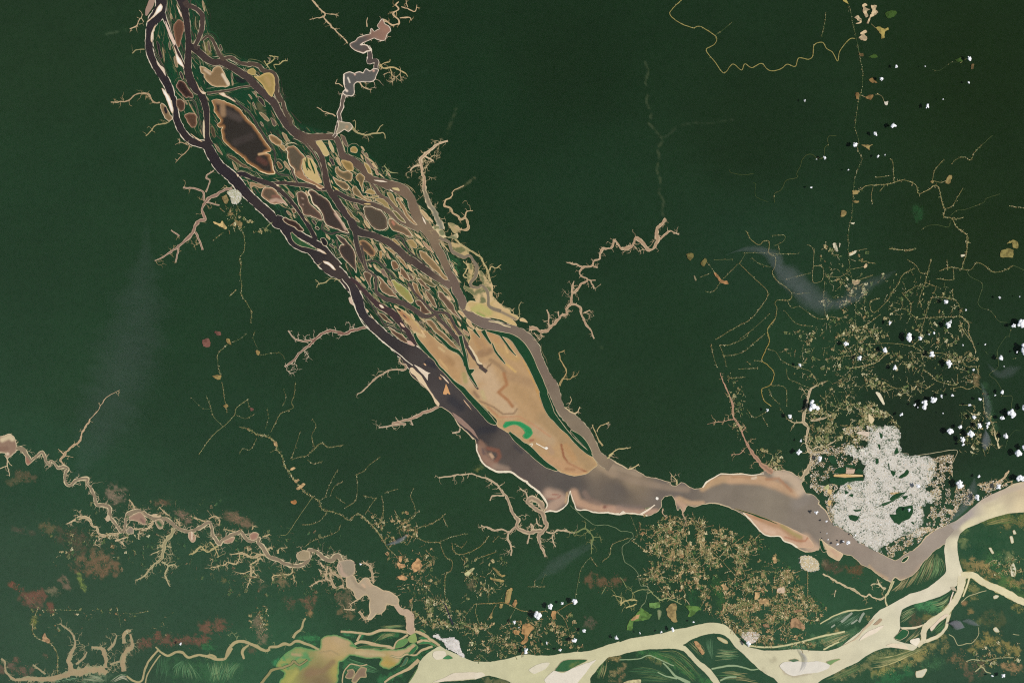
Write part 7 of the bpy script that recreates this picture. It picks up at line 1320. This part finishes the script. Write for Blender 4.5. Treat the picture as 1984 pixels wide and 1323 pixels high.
keep &= noise2(q[:, 0], q[:, 1], 6, 3) < .60 + .12 * np.clip(seg_dist(q, np.vstack([B, B[:1]])) / 14, 0, 1)
q = q[keep]
mesh_obj('house_blocks', *boxes(q, RNG.uniform(.45, 1.25, len(q)) * RNG.choice([1, 1.8], len(q), p=[.93, .07]), RNG.uniform(.004, .018, len(q)), CP[RNG.integers(0, len(CP), len(q))] * RNG.uniform(.82, 1.08, (len(q), 1)), .09), 'built', city)['kind'] = 'stuff'
gq = built_area(B, 22000)
ed = seg_dist(gq, np.vstack([B, B[:1]]))
ridge = np.abs(noise2(gq[:, 0] + 40, gq[:, 1] + 70, 22, 3) - .5)
gq = gq[((noise2(gq[:, 0] + 90, gq[:, 1], 8, 3) > .575 - .24 * np.exp(-ed / 5)) | (ridge < .02)) & (RNG.uniform(0, 1, len(gq)) < .8)]
mesh_obj('street_trees', *specks_geo(gq, RNG.uniform(.6, 1.7, len(gq)), lin((52, 84, 54)) * RNG.uniform(.7, 1.5, (len(gq), 1)), .111, .004, (.3, 1)), 'forest', city)['kind'] = 'stuff'
sub = []
for tl, dt, n in (('O', '60,600 500,520 760,560 560,1000 300,960 60,1100', 900), ('O', '480,330 820,280 830,480 560,560', 420), ('O', '1560,720 1900,650 1880,950 1700,1250 1560,1100', 650), ('Q', '700,120 1250,120 1400,360 1180,420 1000,640 860,420', 850), ('P', '1030,640 1300,500 1480,420 1560,500 1330,720 1180,800 1060,780', 620), ('Q', '640,640 1000,620 820,720 700,740', 260), ('P', '1480,130 1700,140 1800,330 1560,480 1420,440', 420), ('Q', '960,420 1080,380 1180,430 1060,520', 260), ('O', '350,1040 560,1040 420,1200 330,1260 180,1180 60,1060', 420), ('P', '240,60 400,60 360,360 300,240', 140), ('Q', '1400,100 1700,60 1780,130 1450,300', 240)):
    p = pts(tl, dt); qq = built_area(p, n * 5)
    kq = noise2(qq[:, 0], qq[:, 1], 9, 3) > .47
    for pk in parks:
        kq &= ~inside(qq, pk)
    sub.append(qq[kq])
q = np.vstack(sub)
SP = np.array([lin(c) for c in ((206, 190, 164), (216, 204, 184), (190, 172, 132), (236, 228, 216), (170, 158, 116), (206, 170, 124))])
mesh_obj('suburb_houses', *boxes(q, RNG.uniform(.6, 1.7, len(q)), RNG.uniform(.004, .012, len(q)), SP[RNG.integers(0, len(SP), len(q))] * RNG.uniform(.85, 1.08, (len(q), 1)), .086), 'built', city)['kind'] = 'stuff'
for t, d in PARKS:
    area('park', t, d, (36, 72, 44), layer=8, mat='forest', parent=city, kind=None, thick=.012, spacing=3, jit=.5, step=1.3)
for t, d in (('O', '320,962 520,962 738,962 735,1000 560,1008 480,1056 380,1040 310,1010'), ('O', '370,880 420,830 510,840 520,890 370,908'), ('O', '640,860 700,840 750,890 735,905 640,900'), ('O', '290,690 370,670 410,780 330,780'), ('O', '500,800 620,790 640,830 520,830')):
    area('wood', t, d, (34, 70, 44), layer=8, mat='forest', parent=city, kind=None, thick=.012, spacing=3, jit=.5, step=1.3)
area('runway', 'O', '365,922 500,912 735,922 740,945 520,955 365,945', (214, 176, 120), layer=8, mat='built', parent=city, kind=None, thick=.002, spacing=3, smooth=False, jit=0, strokes=[('O', '600,930 730,935', 2, (226, 204, 162), .8)])
area('apron', 'O', '520,850 640,850 625,905 520,905', (206, 176, 152), layer=8, mat='built', parent=city, kind=None, thick=.002, spacing=3, smooth=False, jit=0)
area('bare_ground', 'O', '650,390 700,365 830,380 800,430 720,410', (216, 196, 176), layer=8, mat='field', parent=city, kind=None, thick=.002, spacing=2)
for t, d, cl in (('m', '1850,770 1900,780 1950,890 1930,900', (226, 214, 184)), ('m', '1780,1000 1840,1060 1810,1110 1780,1070', (220, 200, 160)), ('O', '690,600 770,595 760,620 700,625', (232, 226, 210)), ('O', '290,1100 340,1120 330,1180 290,1150', (214, 184, 132)), ('O', '240,1080 300,1040 310,1100 260,1110', (186, 186, 132)), ('O', '530,1060 560,1050 600,1100 570,1110', (206, 190, 140)), ('O', '1090,1150 1210,1140 1180,1165 1100,1175', (206, 168, 120)), ('P', '290,60 340,70 320,130 300,120', (214, 180, 124))):
    area('bare_ground', t, d, cl, layer=8, mat='field', parent=city, kind=None, thick=.002, spacing=2)
road('O', '1225,650 1320,655 1330,690', 1.0, (206, 192, 160), 0); road('O', '1330,692 1600,650 1930,605 1910,720 1870,810 1890,950', 1.2, (206, 194, 156), .3, 1, region='middle')
band('avenue', 'P', '890,160,1.2 1000,110,1.4 1120,60,1.6 1240,0,1.4 O: 1300,1120,1 1330,1080,.8', (70, 96, 68), layer=9, mat='forest', kind='structure')
def town(lbl, tl, dt, n, g=(190, 178, 160)):
    e = bpy.data.objects.new('town', None); COL.objects.link(e)
    P = catmull(pts(tl, dt), 2, True)
    w = world_xy(P.mean(0)[None])[0]; e.location = (w[0], w[1], .08)
    e['label'] = lbl; e['category'] = 'town'; e['group'] = 'towns by the rivers'
    v, f = fill(P + RNG.normal(0, .7, P.shape), 2)
    c = np.tile(lin(g), (len(v), 1)) * (.75 + .5 * noise2(v[:, 0], v[:, 1], 6, 2))[:, None]
    mesh_obj('street_ground', np.column_stack([world_xy(v), np.full(len(v), .088)]), f, c, 'built', e)
    q = built_area(P, n)
    q = np.vstack([q, q[:len(q) // 5] + RNG.normal(0, 2.5, (len(q) // 5, 2))])
    mesh_obj('houses', *boxes(q, RNG.uniform(.5, 1.4, len(q)), RNG.uniform(.004, .01, len(q)), CP[RNG.integers(0, len(CP), len(q))] * RNG.uniform(.85, 1.1, (len(q), 1)), .089), 'built', e)['kind'] = 'stuff'
town('small bright white town on the north bank of the cream river', 'V', '1180,720 1250,690 1300,750 1440,735 1520,800 1540,900 1590,970 1560,990 1470,930 1350,860 1320,800 1220,740', 900, (214, 206, 200))
town('pale green town beside the black channel below a creek mouth', 'r', '580,215 640,195 690,225 690,275 660,310 620,310 605,260', 420, (176, 172, 140))
town('pinkish white town above the big bend of the cream river', 'T', '1560,700 1650,660 1790,690 1770,760 1700,810 1620,780', 420, (206, 186, 168))
town('sandy coloured settlement south of the grey river opposite the city', 'v', '1600,430 1700,420 1790,480 1800,560 1720,590 1660,580 1610,530', 420, (196, 178, 140))
band('village_street', 'V', '1310,290,1 1350,340,2 1390,450,2.4 1440,570,2.6', (46, 46, 58), layer=8, mat='built')

# ------------------------------------------------------------------ clouds, each a lumpy white body about a kilometre up
import bmesh
def ico(sub):
    b = bmesh.new(); bmesh.ops.create_icosphere(b, subdivisions=sub, radius=1)
    v = np.array([p.co[:] for p in b.verts]); f = [tuple(x.index for x in t.verts) for t in b.faces]; b.free()
    return v, f
ICO = {2: ico(2), 3: ico(3)}
def cloud(x, y, r, tall=1.0):
    parts = []
    n = int(np.clip(r * 2.4, 4, 16))
    for k in range(n):
        a = RNG.uniform(0, 2 * math.pi); d = r * math.sqrt(RNG.uniform(0, 1)) * .85
        rr = r * RNG.uniform(.26, .55) * (1.15 - .5 * d / r)
        if k == 0:
            d, rr = 0, r * .55
        v, f = ICO[3 if rr > 2.2 else 2]
        w = v * rr
        w = w * (1 + .45 * (noise2(w[:, 0] * 3 + 70 * k + 400, w[:, 1] * 3 + w[:, 2] * 2 + 400, max(1.2, rr), 3) - .5))[:, None]
        w = w * np.array([1, 1, .55])
        px, py = x + d * math.cos(a) * 1.0, y + d * math.sin(a) * tall
        o = world_xy(np.array([[px, py]]))[0]
        w = w * UNIT + np.array([o[0], o[1], 1.0 + rr * UNIT * .35 + RNG.uniform(0, .05)])
        parts.append((w, f, lin((253, 253, 255))))
    V, F, C = join(parts)
    ob = mesh_obj('cloud', V, F, C, 'cloud')
    for p in ob.data.polygons:
        p.use_smooth = True
    sz = 'tiny' if r < 1.6 else 'small' if r < 2.6 else 'medium' if r < 4.0 else 'large'
    label_later(ob, sz + ' white cumulus', 'cloud', 'cloud', 'fair weather clouds', (x, y))
for tl, data in (('j', '1390,628,20 1385,878,13 950,1128,17 1115,1057,8 465,838,17 630,712,14 595,1318,10 928,712,7'), ('k', '728,72,20 562,150,16 370,250,18 583,362,11 80,372,14 302,492,8 2,390,6 650,348,6'), ('p', '1395,1060,14'), ('i', '1225,865,8'),
                 ('o', '790,42,28 1005,160,30 1010,205,16 315,210,24 700,665,30 692,720,24 815,630,32 785,600,13 910,577,16 570,688,14 1050,560,16 1400,615,20 1690,520,22 1597,565,12 1668,92,26 1810,800,40 1690,860,24 1025,1025,32 1150,965,22 1290,1055,34 1505,925,22 1500,968,18 1395,955,26 1330,840,22 1180,1130,28 1190,1190,18 1735,1085,26 1975,725,28 1970,1230,28 1900,1305,40 400,810,20 1320,240,13 1715,195,8 1270,690,16 930,795,10 610,720,9'),
                 ('n', '1160,935,24 1190,900,12 540,915,16 745,1065,30 865,1075,20 1010,1022,13 960,1035,8 490,1205,24 218,1290,20 75,1132,20 1140,690,20 1710,640,12 1925,632,8 1860,945,18 1945,920,34 1980,1190,38 1320,1150,10 1555,1145,9 1350,780,10 1895,1220,10'),
                 ('m', '1040,485,15 1175,915,36 1225,935,20 930,1035,20 695,955,14 1045,1285,11'), ('N', '970,100,26 1235,185,24 1190,870,20 1320,985,13 1600,1260,20 1465,1275,16 1540,1240,12 1340,1215,10 1690,1160,12 1325,1140,8'), ('O', '1435,1060,22'), ('P', '1320,180,18'),
                 ('Q', '1145,115,36 1640,150,28 1920,40,36 1375,280,26 1390,10,15'), ('U', '820,440,44 970,330,26 1275,270,28 1115,293,16 1400,640,19 1275,765,28 650,895,24 505,533,18 1810,730,19 1090,888,16 920,795,13 565,600,8'), ('T', '680,625,22 530,658,13 260,670,10 940,530,14 1650,805,24'), ('X', '918,475,14'), ('R', '1565,1305,14 1705,1300,22'), ('e', '1548,538,9')):
    x0, y0, s = TILE[tl]
    for tok in data.split():
        X, Y, r = (float(t) for t in tok.split(','))
        cloud(x0 + X * s, y0 + Y * s, max(1.1, r * s * 1.3), RNG.uniform(.8, 1.3))

# ------------------------------------------------------------------ smoke: soft bodies of thin air, denser where they are thicker
def smoke_material(name, dens, col):
    m = bpy.data.materials.new(name); m.use_nodes = True
    t = m.node_tree
    t.nodes.remove(t.nodes['Principled BSDF'])
    pv = t.nodes.new('ShaderNodeVolumePrincipled')
    pv.inputs['Color'].default_value = (*col, 1); pv.inputs['Density'].default_value = dens; pv.inputs['Anisotropy'].default_value = .0
    t.links.new(pv.outputs['Volume'], t.nodes['Material Output'].inputs['Volume'])
    return m
def plume(label, tl, data, h, dens, col=(.86, .92, .95)):
    P = catmull(pts(tl, data), 3)
    n = len(P); m = 18
    d = np.gradient(P[:, :2], axis=0); d /= (np.hypot(d[:, 0], d[:, 1]) + 1e-9)[:, None]
    nn = np.column_stack([-d[:, 1], d[:, 0]])
    wob = 1 + .3 * noise1(n, 6)
    V = []
    for k in range(m):
        a = 2 * math.pi * k / m
        env = np.sin(np.linspace(.04, math.pi - .04, n)) ** .7
        off = math.cos(a) * P[:, 2] * .5 * wob * env * (1 + .25 * noise1(n, 4))
        z = .45 + math.copysign(abs(math.sin(a)) ** 3.2, math.sin(a)) * h * .5 * env * (1 + .3 * noise1(n, 3))
        V.append(np.column_stack([world_xy(P[:, :2] + nn * off[:, None]), np.clip(z, .2, .8)]))
    V = np.stack(V, 1).reshape(-1, 3)
    F = [(i * m + j, (i + 1) * m + j, (i + 1) * m + (j + 1) % m, i * m + (j + 1) % m) for i in range(n - 1) for j in range(m)]
    F += [tuple(range(m)), tuple((n - 1) * m + k for k in range(m))[::-1]]
    vol = sum(np.dot(V[f[0]] - V[0], np.cross(V[f[i]] - V[0], V[f[i + 1]] - V[0])) for f in F for i in range(1, len(f) - 1))
    if vol < 0:
        F = [f[::-1] for f in F]
    o = mesh_obj('smoke_plume', V, F, np.ones((len(V), 3)), smoke_material('smoke', dens, col))
    for p in o.data.polygons:
        p.use_smooth = True
    o['label'] = label; o['category'] = 'smoke'; o['group'] = 'smoke drifting over the forest'
plume('pale smoke veil drifting across the hazy road net', 'l', '480,410,8 620,360,16 800,350,26 980,430,34 1050,560,44 1200,690,60 1380,860,60 1560,930,50 1800,900,34 1984,800,20', .5, .42)
plume('bluish smoke hanging over roads east of the highway', 'n', '-60,800,30 100,640,44 300,520,40 500,420,28 640,340,14', .45, .2)
plume('bright smoke rising beside the right hand sandy creek', 'w', '760,760,4 780,900,10 800,1050,18 790,1200,24 770,1350,22 760,1500,8', .5, 1.1)
plume('broad thin smoke above the eastern river bank', 'Q', '1350,10,16 1330,140,24 1280,280,24 1200,420,20 1060,560,16 960,640,6', .45, .45)
plume('dense white smoke puff beside the cream side channel', 'R', '1010,640,7 1080,640,14 1150,670,17 1220,690,8', .5, 4.0, (.95, .96, 1.0))
plume('thin smoke streak fading east over the floodplain', 'R', '1180,610,8 1260,610,12 1340,640,10 1420,670,4', .45, 1.0)
plume('small bluish smoke streak among orange clearings', 't', '250,420,3 310,400,7 380,380,8 450,340,9 510,290,6', .4, 1.8, (.8, .88, .97))
plume('white smoke wisps over the oval sandbar', 'S', '440,870,5 480,930,9 530,1000,10 520,1100,8 470,1190,5', .45, 1.6, (.95, .96, 1.0))
plume('faint veil over the dark forest by the right edge', 'o', '1500,150,14 1650,300,24 1800,260,30 1950,200,20', .4, .25)
plume('faint smoke tail along the sandy creek bank', 'o', '1420,380,8 1480,560,18 1520,760,24 1500,960,20', .4, .35)
plume('faint grey smoke band over the western forest', 'z', '285,420,30 280,520,110 262,640,150 225,760,170 170,880,120 140,960,40', .5, .1)
plume('faint veil over the forest east of the lower fork', 'u', '60,820,14 300,640,36 560,480,30 760,380,12', .4, .2)

# ------------------------------------------------------------------ low haze lying over the plain, thicker towards the lower left
hz = bpy.data.materials.new('haze_air'); hz.use_nodes = True
t = hz.node_tree; t.nodes.remove(t.nodes['Principled BSDF'])
pv = t.nodes.new('ShaderNodeVolumePrincipled'); pv.inputs['Color'].default_value = (.86, .92, .88, 1); pv.inputs['Density'].default_value = 0.0048
t.links.new(pv.outputs['Volume'], t.nodes['Material Output'].inputs['Volume'])
gx = np.linspace(-150, 150, 25); gy = np.linspace(-110, 110, 19)
GX, GY = np.meshgrid(gx, gy)
ll = np.clip(.5 - GX / 200, 0, 1.4); lo_ = np.clip(.5 - GY / 132, 0, 1.4)
top = 1.75 + 8.0 * lo_ ** 2 * (.35 + .65 * ll) + 1.6 * ll ** 2
n_, m_ = top.shape
hv = np.vstack([np.column_stack([GX.ravel(), GY.ravel(), top.ravel()]), np.column_stack([GX.ravel(), GY.ravel(), np.full(n_ * m_, -.3)])])
ix = np.arange(n_ * m_).reshape(n_, m_)
hf = []
for i in range(n_ - 1):
    for j in range(m_ - 1):
        t0 = (ix[i, j], ix[i, j + 1], ix[i + 1, j + 1], ix[i + 1, j])
        hf += [tuple(int(k) for k in t0), tuple(int(k) + n_ * m_ for k in t0[::-1])]
ring = list(ix[0, :]) + list(ix[1:, -1]) + list(ix[-1, -2::-1]) + list(ix[-2:0:-1, 0])
for a_, b_ in zip(ring, ring[1:] + ring[:1]):
    hf.append((int(b_), int(a_), int(a_) + n_ * m_, int(b_) + n_ * m_))
mesh_obj('haze', hv, hf, np.ones((len(hv), 3)), hz, None, 'stuff')

label_all()
